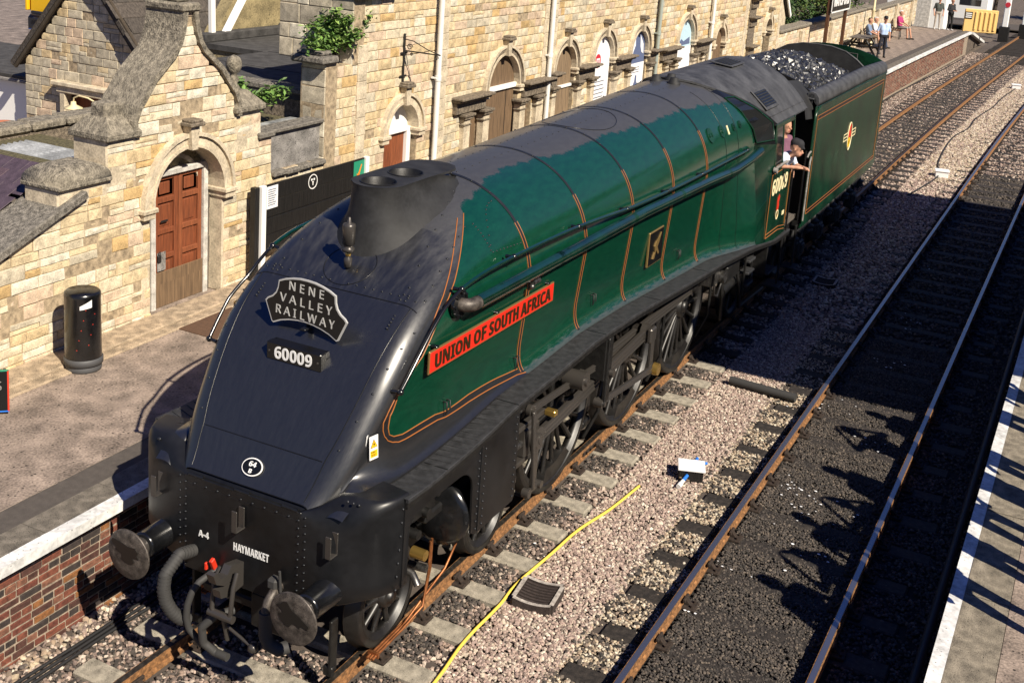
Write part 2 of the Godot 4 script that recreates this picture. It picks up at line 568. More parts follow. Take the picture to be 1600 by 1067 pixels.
func rail_ring(xc: float, z: float) -> Array:
	var pts := [[-0.035, 0.0], [-0.036, -0.036], [-0.010, -0.050], [-0.010, -0.112], [-0.037, -0.124], [-0.037, -0.148], [0.037, -0.148], [0.037, -0.124], [0.010, -0.112], [0.010, -0.050], [0.036, -0.036], [0.035, 0.0]]
	var r := []
	for p in pts:
		r.append(Vector3(xc + p[0], p[1], z))
	return r

func make_rail(track: Node3D, x: float, z0: float, z1: float, top: String):
	var rings := []
	var tops := []
	var z := z0
	while z >= z1 - 0.01:
		rings.append(rail_ring(x + bend(z), z))
		tops.append([Vector3(x + bend(z) - 0.030, 0.0008, z), Vector3(x + bend(z) - 0.026, 0.003, z), Vector3(x + bend(z) + 0.026, 0.003, z), Vector3(x + bend(z) + 0.030, 0.0008, z)])
		z -= 3.0 if z > -24 else 1.5
	var m := MB.new()
	for r in rings: r.reverse()
	m.loft(rings, true, true, false)
	var rail := mi("rail", m.done(), "rail_side", track)
	var t := MB.new()
	for r in tops: r.reverse()
	t.loft(tops, false, false, false)
	mi("running_surface", t.done(), top, rail)

func chair_mesh() -> ArrayMesh:
	var m := MB.new()
	m.box(Vector3(0, -0.150, 0), Vector3(0.34, 0.034, 0.17), 0.008)
	for s in [-1.0, 1.0]:
		m.prism(PackedVector2Array([Vector2(s * 0.040, -0.135), Vector2(s * 0.115, -0.135), Vector2(s * 0.072, -0.085), Vector2(s * 0.058, -0.058), Vector2(s * 0.040, -0.055)]), Transform3D.IDENTITY, -0.032, 0.032)
		m.cyl(Vector3(s * 0.13, -0.135, 0.05), Vector3(s * 0.13, -0.108, 0.05), 0.016, 0.016, 6)
		m.cyl(Vector3(s * 0.13, -0.135, -0.05), Vector3(s * 0.13, -0.108, -0.05), 0.016, 0.016, 6)
	m.box(Vector3(0.05, -0.075, 0.0), Vector3(0.03, 0.04, 0.14), 0.006)
	return m.done()

func build_tracks():
	var chair := chair_mesh()
	for k in 2:
		var cx := 0.0 if k == 0 else 3.678
		var t := thing("railway_track", ["railway track under the locomotive, on pale concrete sleepers with rusty rails", "empty second railway track beside the locomotive, on dark timber sleepers in cinders"][k], "railway track")
		make_rail(t, cx - 0.7525, 6.0, -88.0, "rail_dull" if k == 0 else "rail_top")
		make_rail(t, cx + 0.7525, 6.0, -88.0, "rail_dull" if k == 0 else "rail_top")
		var sp: float = [0.747, 0.805][k]
		var z: float = [1.54, 1.635][k]
		var variants := []
		for v in 4:
			var m := MB.new()
			if k == 0:
				m.box(Vector3(0, -0.235, 0), Vector3(2.72, 0.15, 0.25), 0.02)
			else:
				m.box(Vector3(rng.randf_range(-0.03, 0.03), -0.24, 0), Vector3(2.62 + rng.randf_range(-0.06, 0.04), 0.14, 0.25 + rng.randf_range(-0.02, 0.02)), 0.018)
			variants.append(m.done())
		var i := 0
		while z > -80.0:
			var yaw := rng.randf_range(-0.012, 0.012)
			var xf := Transform3D(Basis(Vector3.UP, yaw), Vector3(cx + bend(z) + rng.randf_range(-0.03, 0.03), rng.randf_range(-0.006, 0.004), z))
			var s := mi("sleeper", variants[i % 4], "sleeper_concrete" if k == 0 and z > -9.0 else "sleeper_wood", t, xf)
			if z > -30.0:
				for sx in [-1.0, 1.0]:
					mi("rail_chair", chair, "chair_iron", s, Transform3D(Basis.IDENTITY, Vector3(sx * 0.7525 - (xf.origin.x - cx - bend(z)), -xf.origin.y, 0)))
			z -= sp + rng.randf_range(-0.012, 0.012) * (1.0 if i % 2 == 0 else -1.0)
			i += 1
		if k == 0:      # fishplate joint near the second driving wheel
			for j in 2:
				var fp := MB.new()
				fp.box(Vector3(0.7525 + (0.022 if j == 0 else -0.022), -0.082, -5.0), Vector3(0.02, 0.06, 0.5), 0.004)
				for b in 4:
					fp.cyl(Vector3(0.78, -0.082, -5.18 + b * 0.12), Vector3(0.80, -0.082, -5.18 + b * 0.12), 0.018, 0.018, 6)
				mi("fishplate", fp.done(), "chair_iron", t)

func rock_mesh(sd: int, flat := 0.75) -> ArrayMesh:
	var r := RandomNumberGenerator.new()
	r.seed = sd
	var ph := (1.0 + sqrt(5.0)) / 2.0
	var v := [Vector3(-1, ph, 0), Vector3(1, ph, 0), Vector3(-1, -ph, 0), Vector3(1, -ph, 0), Vector3(0, -1, ph), Vector3(0, 1, ph), Vector3(0, -1, -ph), Vector3(0, 1, -ph), Vector3(ph, 0, -1), Vector3(ph, 0, 1), Vector3(-ph, 0, -1), Vector3(-ph, 0, 1)]
	for i in v.size():
		v[i] = v[i].normalized() * r.randf_range(0.62, 1.1)
		v[i].y *= flat
		v[i].x *= 1.15
	var f := [0, 11, 5, 0, 5, 1, 0, 1, 7, 0, 7, 10, 0, 10, 11, 1, 5, 9, 5, 11, 4, 11, 10, 2, 10, 7, 6, 7, 1, 8, 3, 9, 4, 3, 4, 2, 3, 2, 6, 3, 6, 8, 3, 8, 9, 4, 9, 5, 2, 4, 11, 6, 2, 10, 8, 6, 7, 9, 8, 1]
	var m := MB.new()
	for i in range(0, f.size(), 3):
		m.tri(v[f[i]], v[f[i + 1]], v[f[i + 2]])
	return m.done()

func scatter(called: String, label_regions: Array, seeds: int):
	# label_regions: [x0, x1, z0, z1, per square metre, size, palette, y, keep sleepers of track k clear]
	var xs := []; var cs := []
	for g in label_regions:
		var area: float = absf((g[1] - g[0]) * (g[3] - g[2]))
		for i in int(area * g[4]):
			var x := rng.randf_range(g[0], g[1])
			var z := rng.randf_range(g[2], g[3])
			if g[8] >= 0:
				var cx := 0.0 if g[8] == 0 else 3.678
				var sp := 0.747 if g[8] == 0 else 0.805
				var z0 := 1.54 if g[8] == 0 else 1.635
				var d := absf(fposmod(z0 - z + sp * 0.5, sp) - sp * 0.5)
				if absf(x - cx) < 1.36 and d < 0.135 and rng.randf() < g[9]: continue
				if absf(absf(x - cx) - 0.7525) < 0.05: continue
			x += bend(z)
			var s: float = g[5] * rng.randf_range(0.6, 1.35) * (1.35 if rng.randf() < 0.06 else 1.0)
			var b := Basis.from_euler(Vector3(rng.randf_range(-0.5, 0.5), rng.randf() * TAU, rng.randf_range(-0.5, 0.5))).scaled(Vector3.ONE * s)
			xs.append(Transform3D(b, Vector3(x, g[7] + rng.randf_range(-0.012, 0.012), z)))
			var pal: Array = g[6]
			var c: Color = pal[rng.randi() % pal.size()]
			cs.append(c * rng.randf_range(0.75, 1.25))
	for k in 3:
		var a := []; var b := []
		for i in range(k, xs.size(), 3):
			a.append(xs[i]); b.append(cs[i])
		var o := multi(called, rock_mesh(seeds + k), "ballast", a, b)
		o.set_meta("label", ["pink and cream stone ballast chippings between the two tracks", "dark oily cinder ballast in the second track", "mixed brown ballast beyond the tender"][seeds % 3])

func build_ballast():
	var pink := [Color(0.34, 0.255, 0.215), Color(0.29, 0.21, 0.18), Color(0.40, 0.305, 0.25), Color(0.24, 0.175, 0.15), Color(0.45, 0.38, 0.30), Color(0.33, 0.25, 0.22), Color(0.17, 0.13, 0.11), Color(0.54, 0.47, 0.39)]
	var tan := [Color(0.38, 0.31, 0.22), Color(0.44, 0.37, 0.27), Color(0.30, 0.225, 0.16), Color(0.50, 0.44, 0.35), Color(0.20, 0.155, 0.12)]
	var mixd := [Color(0.26, 0.19, 0.15), Color(0.14, 0.105, 0.09), Color(0.36, 0.28, 0.23), Color(0.085, 0.07, 0.062), Color(0.20, 0.15, 0.13), Color(0.42, 0.35, 0.29)]
	var dark := [Color(0.060, 0.051, 0.044), Color(0.042, 0.036, 0.032), Color(0.080, 0.066, 0.056), Color(0.030, 0.027, 0.025), Color(0.12, 0.098, 0.078), Color(0.050, 0.042, 0.037)]
	scatter("ballast", [
		[0.83, 1.42, -9.5, 2.2, 900, 0.021, mixd, -0.206, 0, 0.97],
		[0.80, 1.15, -9.5, 2.2, 1500, 0.017, dark, -0.192, 0, 0.55],
		[1.38, 2.30, -12.0, 2.2, 2500, 0.0175, pink, -0.190, -1, 0.0],
		[2.25, 2.85, -12.0, 2.2, 1500, 0.0175, tan, -0.190, 1, 0.95],
		[2.25, 2.88, -12.0, 2.2, 500, 0.021, dark, -0.186, 1, 0.95],
		[-0.70, 0.70, 0.3, 2.4, 900, 0.021, mixd, -0.190, 0, 0.6],
		[-1.90, -0.80, -0.6, 3.2, 900, 0.021, mixd, -0.200, 0, 0.75],
		[-1.90, -1.60, -0.6, 3.2, 260, 0.026, tan, -0.196, -1, 0.0],
		[-0.72, 0.72, 0.3, 2.4, 500, 0.020, dark, -0.186, 0, 0.6],
		[-1.6, -0.80, -0.6, 3.2, 500, 0.020, dark, -0.196, 0, 0.75]], 3)
	scatter("cinder_ballast", [
		[2.98, 4.38, -12.0, 1.2, 3300, 0.0135, dark, -0.178, 1, 0.35],
		[4.48, 5.5, -12.0, 1.0, 900, 0.019, dark, -0.190, 1, 0.9],
		[2.98, 5.5, -28.0, -12.0, 320, 0.030, dark, -0.186, 1, 0.7]], 1)
	scatter("far_ballast", [
		[0.83, 1.45, -60.0, -9.5, 330, 0.034, mixd, -0.192, 0, 0.9],
		[1.40, 2.75, -26.0, -12.0, 420, 0.030, pink, -0.190, -1, 0.0],
		[1.40, 2.75, -62.0, -26.0, 260, 0.036, tan, -0.188, -1, 0.0],
		[1.40, 2.90, -62.0, -26.0, 160, 0.036, pink, -0.186, 1, 0.95],
		[-0.70, 0.70, -64.0, -19.0, 260, 0.036, dark, -0.186, 0, 0.8],
		[-0.70, 0.70, -64.0, -19.0, 90, 0.036, mixd, -0.184, 0, 0.8],
		[-1.95, -0.80, -64.0, -26.0, 240, 0.036, mixd, -0.196, 0, 0.8],
		[3.0, 5.4, -60.0, -28.0, 150, 0.040, mixd, -0.186, 1, 0.8]], 2)

# bricks in a wall that faces +x: single pieces near, the rest joined
func brick_mesh(sd: int) -> ArrayMesh:
	var r := RandomNumberGenerator.new()
	r.seed = sd
	var m := MB.new()
	var c := []
	for k in 4:
		c.append(Vector3(r.randf_range(0.0, 0.02), r.randf_range(-0.035, 0.035), r.randf_range(-0.02, 0.02)))
	# face corners, chamfered edge, sides (x is outwards)
	var f := [Vector3(0.0, -0.44, 0.475) + c[0], Vector3(0.0, -0.44, -0.475) + c[1], Vector3(0.0, 0.44, -0.475) + c[2], Vector3(0.0, 0.44, 0.475) + c[3]]
	var e := [Vector3(-0.06, -0.5, 0.5), Vector3(-0.06, -0.5, -0.5), Vector3(-0.06, 0.5, -0.5), Vector3(-0.06, 0.5, 0.5)]
	var b := [Vector3(-1, -0.5, 0.5), Vector3(-1, -0.5, -0.5), Vector3(-1, 0.5, -0.5), Vector3(-1, 0.5, 0.5)]
	m.quad(f[0], f[1], f[2], f[3])
	for k in 4:
		var l := (k + 1) % 4
		m.quad(e[k], e[l], f[l], f[k])
		m.quad(b[k], b[l], e[l], e[k])
	return m.done()

func build_platforms():
	var wall_x := func(z): return plat_edge(z) - 0.145
	var back_x := func(_z): return -11.3
	# left platform
	struct("platform", slab_strip(back_x, func(z): return plat_edge(z) - 0.155, -0.35, PL - 0.055, 7.0, -64.0), "brick_mortar")
	struct("platform_tarmac", slab_strip(back_x, func(z): return plat_edge(z) - 0.77, PL - 0.06, PL, 7.0, -64.0), "tarmac")
	struct("platform_tarmac_band", slab_strip(func(z): return plat_edge(z) - 0.768, func(z): return plat_edge(z) - 0.452, PL - 0.06, PL - 0.004, 7.0, -64.0), "tarmac_dark")
	var z := 7.0
	var slabs := thing("platform_edging", "row of grey paving slabs along the edge of the station platform", "paving slabs")
	var i := 0
	while z > -64.0:
		var l := 0.93
		var z1 := z - l + 0.008
		if z < 4.5 :
			var s := slab_strip(func(q): return plat_edge(q) - 0.45, func(q): return plat_edge(q) - 0.142, PL - 0.06, PL + rng.randf_range(-0.004, 0.003), z, z1, 1.0)
			mi("paving_slab", s, "slab_grey", slabs)
		z -= l
		i += 1
	var ed := thing("platform_coping", "white painted edge stones along the station platform beside the locomotive", "platform edge")
	z = 7.0
	while z > -64.0:
		var l := 1.86
		var s := slab_strip(func(q): return plat_edge(q) - 0.14, func(q): return plat_edge(q), PL - 0.10, PL + rng.randf_range(-0.002, 0.002), z, maxf(z - l + 0.004, -64.0), 1.0)
		mi("edge_stone", s, "edge_white", ed)
		z -= l
	# ramp at the far end
	var rm := MB.new()
	var xr := plat_edge(-64.0)
	rm.prism(PackedVector2Array([Vector2(64.0, -0.3), Vector2(71.0, -0.3), Vector2(71.0, -0.12), Vector2(64.0, PL)]), Transform3D(Basis(Vector3(0, 0, -1), Vector3.UP, Vector3.RIGHT), Vector3(0, 0, 0)), -9.0, xr - 0.15)
	struct("platform_ramp", rm.done(), "earth")
	var re := MB.new()
	re.prism(PackedVector2Array([Vector2(64.0, PL - 0.12), Vector2(71.0, -0.24), Vector2(71.0, -0.10), Vector2(64.0, PL + 0.02)]), Transform3D(Basis(Vector3(0, 0, -1), Vector3.UP, Vector3.RIGHT), Vector3(0, 0, 0)), xr - 0.15, xr + 0.1)
	mi("edge_stone", re.done(), "edge_white", ed)
	# brickwork under the edge
	var bw := thing("platform_wall", "weathered red brick wall below the white platform edge", "brick wall")
	var vs := []
	for k in 4: vs.append(brick_mesh(40 + k))
	var near_n := 0
	var xs := []; var cs := []
	var ci := [Color(0.27, 0.085, 0.05), Color(0.22, 0.065, 0.042), Color(0.115, 0.048, 0.036), Color(0.31, 0.135, 0.085), Color(0.36, 0.24, 0.17), Color(0.30, 0.11, 0.07)]
	for c in 14:
		var y := -0.24 + c * 0.0765
		var header := c % 4 == 2
		z = 3.6 + rng.randf() * 0.12 + (0.11 if c % 2 == 0 else 0.0)
		while z > -62.5:
			var far := z < -26.0
			var l := (0.107 if header else 0.222) * rng.randf_range(0.95, 1.05)
			if not header and rng.randf() < 0.12: l = 0.107
			if y < 0.81:
				var proud := rng.randf_range(-0.006, 0.006)
				var xf := Transform3D(Basis.from_scale(Vector3(0.09, 0.058 * rng.randf_range(0.9, 1.06), l)), Vector3(plat_edge(z) - 0.145 + proud, y + 0.034, z - l * 0.5))
				if z > -0.75:
					var pick: int = [0, 0, 1, 2, 2, 3, 4, 4, 1, 5][rng.randi() % 10]
					mi("brick", vs[rng.randi() % 4], "brick%d" % pick, bw, xf)
					near_n += 1
				else:
					xs.append(xf); cs.append(ci[rng.randi() % ci.size()] * rng.randf_range(0.8, 1.2))
			z -= l + 0.017
	mk("brick_many", Color(1, 1, 1), 0.92, 0.0, "conc", 2.2, 0.9, {"vc": true})
	multi("brickwork", vs[0], "brick_many", xs, cs, bw)
	# foot of the wall: crumbled mortar and stone
	# right platform
	struct("platform_opposite", slab_strip(func(z): return 5.60 + bend(z), func(_z): return 40.0, -0.35, PL - 0.055, 9.0, -70.0), "brick_mortar")
	struct("platform_opposite_tarmac", slab_strip(func(z): return 5.94 + bend(z), func(_z): return 40.0, PL - 0.06, PL - 0.002, 9.0, -70.0), "tarmac")
	var s2 := thing("platform_edging", "row of buff paving slabs on the right-hand platform with shadows across them", "paving slabs")
	z = 9.05 - 0.39
	while z > -24.0:
		mi("paving_slab", slab_strip(func(_q): return 5.552, func(_q): return 5.935, PL - 0.06, PL + rng.randf_range(-0.003, 0.004), z, z - 0.905, 1.0), "slab", s2)
		z -= 0.913
	var e2 := thing("platform_coping", "white painted edge stones of the right-hand platform crossed by shadows of people", "platform edge")
	z = 9.05 - 0.39
	while z > -66.0:
		mi("edge_stone", slab_strip(func(q): return 5.43 + bend(q), func(q): return 5.55 + bend(q), PL - 0.09, PL + rng.randf_range(-0.002, 0.003), z, z - 0.909, 1.0), "edge_white", e2)
		z -= 0.913
	var pipe := MB.new()
	pipe.tube([Vector3(5.26, -0.02, 4), Vector3(5.26, -0.02, -14), Vector3(5.26, -0.02, -26)], 0.045, 8)
	tag1(mi("cable_duct", pipe.done(), "cable_black"), "black cable pipe along the foot of the right-hand platform", "pipe")
	# light kerb at the foot of the porch wall
	struct("kerb", box_mesh(Vector3(0.42, 0.10, 6.2), 0.02, Vector3(-4.76, PL + 0.01, -2.4)), "kerb_stone")
	struct("kerb_step", box_mesh(Vector3(0.16, 0.06, 6.6), 0.015, Vector3(-4.48, PL - 0.005, -2.4)), "kerb_stone")

func tag1(o: Node3D, label: String, category: String, group := "") -> Node3D:
	o.set_meta("label", label)
	o.set_meta("category", category)
	if group != "": o.set_meta("group", group)
	return o

# ================================================================ stone walls
var stone_meshes := []

func stone_mesh(sd: int) -> ArrayMesh:      # unit block: x 0..1, y 0..1, face near z = 0, back at z = -1
	var r := RandomNumberGenerator.new()
	r.seed = sd
	var m := MB.new()
	var q := [Vector3(0, 0, -0.16), Vector3(1, 0, -0.16), Vector3(1, 1, -0.16), Vector3(0, 1, -0.16)]
	var f := []
	for k in 4:
		var sx := 1.0 if k == 1 or k == 2 else 0.0
		var sy := 1.0 if k >= 2 else 0.0
		f.append(Vector3(lerpf(0.022, 0.978, sx) + r.randf_range(-0.016, 0.016), lerpf(0.045, 0.955, sy) + r.randf_range(-0.035, 0.035), r.randf_range(-0.07, 0.03)))
	var c := Vector3(r.randf_range(0.35, 0.65), r.randf_range(0.4, 0.6), r.randf_range(0.0, 0.09))
	var b := [Vector3(0, 0, -1), Vector3(1, 0, -1), Vector3(1, 1, -1), Vector3(0, 1, -1)]
	for k in 4:
		var l := (k + 1) % 4
		m.tri(f[k], f[l], c)
		m.quad(q[k], q[l], f[l], f[k])
		m.quad(b[k], b[l], q[l], q[k])
	return m.done()

func lay_stones(parent: Node3D, T: Transform3D, v0: float, v1: float, u0: float, u1: float, inside: Callable, ch: Vector2, ln: Vector2, single: Callable, pal: Array, rubble := 0.0, thick := 0.35):
	if stone_meshes.is_empty():
		for k in 8: stone_meshes.append(stone_mesh(100 + k))
	var cols := [Color(0.80, 0.65, 0.41), Color(0.82, 0.71, 0.51), Color(0.75, 0.58, 0.34), Color(0.68, 0.60, 0.45), Color(0.70, 0.48, 0.22), Color(0.85, 0.78, 0.62), Color(0.78, 0.60, 0.43), Color(0.52, 0.46, 0.35)]
	var core := MB.new()
	var xs := []; var cs := []
	var v := v0
	while v < v1 - 0.03:
		var h := minf(rng.randf_range(ch.x, ch.y), v1 - v)
		if v1 - v - h < 0.06: h = v1 - v
		var ivs := []
		var a := -1e9
		var u := u0
		while u <= u1 + 0.021:
			var on: bool = u <= u1 and inside.call(u, v + h * 0.5)
			if on and a < -1e8: a = u
			if not on and a > -1e8:
				if u - a > 0.05: ivs.append([a, u])
				a = -1e9
			u += 0.02
		for iv in ivs:
			core.box(Vector3((iv[0] + iv[1]) * 0.5, v + h * 0.5, -thick * 0.5 - 0.013), Vector3(iv[1] - iv[0], h, thick))
			var p: float = iv[0]
			while p < iv[1] - 0.02:
				var l := rng.randf_range(ln.x, ln.y)
				if rng.randf() < 0.2: l *= 0.6
				if iv[1] - p - l < ln.x * 0.45: l = iv[1] - p
				var parts := [[0.0, 1.0]]
				if rng.randf() < rubble and h > 0.13: 
					var s := rng.randf_range(0.4, 0.6)
					parts = [[0.0, s], [s, 1.0]]
				for pt in parts:
					var g := 0.0045
					var hh: float = h * (pt[1] - pt[0])
					var xf := T * Transform3D(Basis.from_scale(Vector3(l - g * 2, hh - g * 2, 0.085)), Vector3(p + g, v + h * pt[0] + g, rng.randf_range(-0.006, 0.008) - (rng.randf_range(0.01, 0.03) if rng.randf() < rubble * 0.5 else 0.0)))
					var ci: int = pal[rng.randi() % pal.size()]
					if single.call(p, v):
						mi("stone", stone_meshes[rng.randi() % 8], "stone%d" % ci, parent, xf)
					else:
						xs.append(xf); cs.append(cols[ci] * rng.randf_range(0.85, 1.1))
				p += l
		v += h
	mi("mortar_core", core.done(), "mortar", parent, T)
	if xs.size(): multi("stonework", stone_meshes[0], "stone_many", xs, cs, parent)

func ring_seg(m: MB, cu: float, cv: float, r0: float, r1: float, n0: float, n1: float, a0 := 0.0, a1 := PI, segs := 18):
	var rings := []
	for i in segs + 1:
		var t := lerpf(a0, a1, float(i) / segs)
		var d := Vector2(cos(t), sin(t))
		rings.append([Vector3(cu + d.x * r0, cv + d.y * r0, n0), Vector3(cu + d.x * r0, cv + d.y * r0, n1), Vector3(cu + d.x * r1, cv + d.y * r1, n1), Vector3(cu + d.x * r1, cv + d.y * r1, n0)])
	m.loft(rings, true, true, false)

func half_disc(cu: float, cv: float, r: float, segs := 18) -> PackedVector2Array:
	var p := PackedVector2Array()
	for i in segs + 1:
		var t := PI * i / segs
		p.append(Vector2(cu + cos(t) * r, cv + sin(t) * r))
	return p

func arch_panel(cu: float, cv: float, r: float, bottom: float, segs := 18) -> PackedVector2Array:
	var p := half_disc(cu, cv, r, segs)
	p.append(Vector2(cu - r, bottom))
	p.append(Vector2(cu + r, bottom))
	return p

func wall_frame(x := WX) -> Transform3D:      # u along the wall away from the camera, v up, n out
	return Transform3D(Basis(Vector3(0, 0, -1), Vector3.UP, Vector3.RIGHT), Vector3(x, 0, 0))

func stone_arch(parent: Node3D, T: Transform3D, cu: float, cv: float, ri: float, ro: float, mat := "dressed", key := true):
	var m := MB.new()
	ring_seg(m, cu, cv, ri, ro - 0.05, -0.30, 0.045)
	mi("arch", m.done(), mat, parent, T)
	var h := MB.new()
	ring_seg(h, cu, cv, ro - 0.055, ro, -0.1, 0.085)
	ring_seg(h, cu, cv, ri - 0.012, ri + 0.035, -0.28, 0.06)
	mi("hood_mould", h.done(), "dressed", parent, T)
	if key:
		var k := MB.new()
		k.prism(PackedVector2Array([Vector2(cu - 0.055, cv + ri - 0.03), Vector2(cu + 0.055, cv + ri - 0.03), Vector2(cu + 0.085, cv + ro + 0.09), Vector2(cu - 0.085, cv + ro + 0.09)]), Transform3D.IDENTITY, -0.05, 0.125)
		mi("keystone", k.done(), "dressed", parent, T)
		var kc := MB.new()
		kc.box(Vector3(cu, cv + ro + 0.12, 0.06), Vector3(0.28, 0.055, 0.25), 0.012)
		kc.box(Vector3(cu, cv + ro + 0.165, 0.07), Vector3(0.22, 0.04, 0.2), 0.012)
		mi("keystone_cap", kc.done(), "dressed_dark", parent, T)
	for s in [-1.0, 1.0]:
		var im := MB.new()
		var rm := (ri + ro) * 0.5
		im.box(Vector3(cu + s * rm, cv - 0.035, -0.09), Vector3(ro - ri + 0.07, 0.07, 0.40), 0.015)
		im.box(Vector3(cu + s * rm, cv - 0.11, -0.10), Vector3(ro - ri + 0.01, 0.08, 0.36), 0.01)
		mi("impost", im.done(), "dressed", parent, T)

func build_porch_wall():
	var T := wall_frame()
	var w := thing("porch_wall", "creamy rubble stone wall with a curved gable over a red arched doorway", "stone wall")
	var ogee := [Vector2(0.98, 3.46), Vector2(0.975, 3.64), Vector2(0.90, 3.80), Vector2(0.79, 3.92), Vector2(0.61, 4.14), Vector2(0.39, 4.32), Vector2(0.26, 4.42), Vector2(0.17, 4.55), Vector2(0.11, 4.70), Vector2(0.075, 4.86), Vector2(0.06, 4.98)]
	var gu := 3.87
	var top_of := func(u: float) -> float:
		if u < 2.1: return 2.85 - 0.373 * (2.1 - u)
		if u < 2.42: return 2.97
		if u < 2.89: return 3.44
		if u < 4.85:
			var d := absf(u - gu)
			for i in ogee.size() - 1:
				var a: Vector2 = ogee[i]
				var b: Vector2 = ogee[i + 1]
				if d <= a.x and d >= b.x:
					return lerpf(a.y, b.y, (a.x - d) / maxf(a.x - b.x, 0.001))
			return 4.98 if d < 0.06 else 3.46
		if u < 5.40: return 3.48
		if u < 5.66: return 3.05
		return 2.42
	var inside := func(u: float, v: float) -> bool:
		if v > top_of.call(u): return false
		var d := absf(u - gu - 0.005)
		if v < 2.47: return d > 0.73
		return d * d + (v - 2.47) * (v - 2.47) > 0.78 * 0.78
	lay_stones(w, T, PL - 0.06, 5.0, -3.2, 6.98, inside, Vector2(0.10, 0.20), Vector2(0.20, 0.46), func(u, v): return u > -0.6, [0, 0, 1, 1, 1, 2, 3, 5, 5, 5, 6, 6, 0, 1, 0, 4], 0.28, 0.42)
	stone_arch(w, T, 3.875, 2.47, 0.70, 0.90)
	# jamb reveals
	for s in [-1.0, 1.0]:
		var j := MB.new()
		j.box(Vector3(3.875 + s * 0.80, (PL + 2.4) * 0.5, -0.20), Vector3(0.16, 2.4 - PL, 0.39), 0.015)
		mi("door_jamb", j.done(), "dressed", w, T)
	# the door in its recess
	var n := -0.25
	var bk := MB.new()
	bk.box(Vector3(3.875, 2.1, -0.37), Vector3(1.5, 2.6, 0.06))
	mi("recess_back", bk.done(), "old_wood", w, T)
	var lun := MB.new()
	lun.prism(half_disc(3.875, 2.47, 0.70), Transform3D.IDENTITY, -0.33, -0.27)
	mi("lunette", lun.done(), "render_olive", w, T)
	var l2 := MB.new()
	ring_seg(l2, 3.875, 2.47, 0.50, 0.56, -0.27, -0.245)
	mi("lunette_mould", l2.done(), "dressed", w, T)
	var fr := MB.new()
	fr.box(Vector3(3.43, 1.83, n), Vector3(0.085, 1.92, 0.12), 0.01)
	fr.box(Vector3(4.47, 1.83, n), Vector3(0.085, 1.92, 0.12), 0.01)
	fr.box(Vector3(3.95, 2.80, n), Vector3(1.125, 0.085, 0.13), 0.01)
	var frame := mi("door_frame", fr.done(), "frame_white", w, T)
	var door := MB.new()
	door.box(Vector3(3.95, 1.85, n - 0.04), Vector3(0.96, 1.85, 0.04))
	var dn := mi("door", door.done(), "door_red", w, T)
	for k in 2:       # two leaves, stiles and rails stand proud of the panels
		var cu := 3.71 + 0.48 * k
		var leaf := MB.new()
		for s in [-1.0, 1.0]:
			leaf.box(Vector3(cu + s * 0.195, 1.85, n - 0.005), Vector3(0.075, 1.84, 0.045), 0.006)
		for v in [2.735, 2.42, 1.98, 1.62, 1.28, 0.98]:
			leaf.box(Vector3(cu, v, n - 0.007), Vector3(0.32, 0.075, 0.04), 0.006)
		mi("door_leaf", leaf.done(), "door_red_b" if k == 1 else "door_red", dn)
		var pn := MB.new()
		for v in [2.58, 2.20, 1.80, 1.45]:
			pn.box(Vector3(cu, v, n - 0.018), Vector3(0.20, 0.17 if v > 2.5 or v < 1.5 else 0.30, 0.02), 0.008)
		mi("raised_panel", pn.done(), "door_red", dn)
	var kick := MB.new()
	kick.box(Vector3(3.95, 1.17, n + 0.028), Vector3(0.955, 0.50, 0.018), 0.003)
	mi("kick_board", kick.done(), "ply", dn)
	var lock := MB.new()
	lock.box(Vector3(3.60, 1.57, n + 0.03), Vector3(0.16, 0.26, 0.012), 0.002)
	mi("lock_plate", lock.done(), "panel_grey", dn)
	var lk := MB.new()
	lk.box(Vector3(3.545, 1.62, n + 0.045), Vector3(0.06, 0.10, 0.035), 0.008)
	lk.tube([Vector3(3.53, 1.67, n + 0.05), Vector3(3.53, 1.72, n + 0.05), Vector3(3.56, 1.72, n + 0.05), Vector3(3.56, 1.67, n + 0.05)], 0.006, 6)
	lk.box(Vector3(3.66, 2.13, n + 0.028), Vector3(0.13, 0.03, 0.012), 0.003)
	mi("padlock", lk.done(), "iron_black", dn)
	for k in 4:       # weathered boards filling the right of the opening
		var bd := MB.new()
		bd.box(Vector3(4.59, 1.12 + 0.40 * k, n - 0.02 + 0.01 * (k % 2)), Vector3(0.15, 0.39, 0.05), 0.006, Basis(Vector3(0, 0, 1), 0.03 * (k % 2) - 0.015))
		mi("side_board", bd.done(), "old_wood", w, T)
	# curved coping over the gable
	for s in [-1.0, 1.0]:
		var rings := []
		for i in ogee.size():
			var p: Vector2 = ogee[i]
			var a: Vector2 = ogee[maxi(i - 1, 0)]
			var b: Vector2 = ogee[mini(i + 1, ogee.size() - 1)]
			var d := (b - a).normalized()
			var nn := Vector2(-d.y, d.x)
			if nn.x < 0: nn = -nn
			var o := p + nn * 0.075
			rings.append([Vector3(gu + s * p.x, p.y, 0.055), Vector3(gu + s * p.x, p.y, -0.60), Vector3(gu + s * o.x, o.y, -0.60), Vector3(gu + s * o.x, o.y, 0.055)])
		var m := MB.new()
		m.loft(rings, true, true, false)
		mi("gable_coping", m.done(), "lichen_stone", w, T)
	var ap := MB.new()
	ap.box(Vector3(gu, 5.03, -0.27), Vector3(0.34, 0.12, 0.70), 0.03)
	ap.box(Vector3(gu, 5.16, -0.27), Vector3(0.24, 0.16, 0.40), 0.03)
	ap.sphere(Vector3(gu, 5.36, -0.27), Vector3(0.13, 0.15, 0.13))
	mi("gable_finial", ap.done(), "lichen_stone", w, T)
	# sloped coping of the lower wall
	var sl := MB.new()
	var ang := atan(0.373)
	var sb := Basis(Vector3(0, 0, 1), ang)
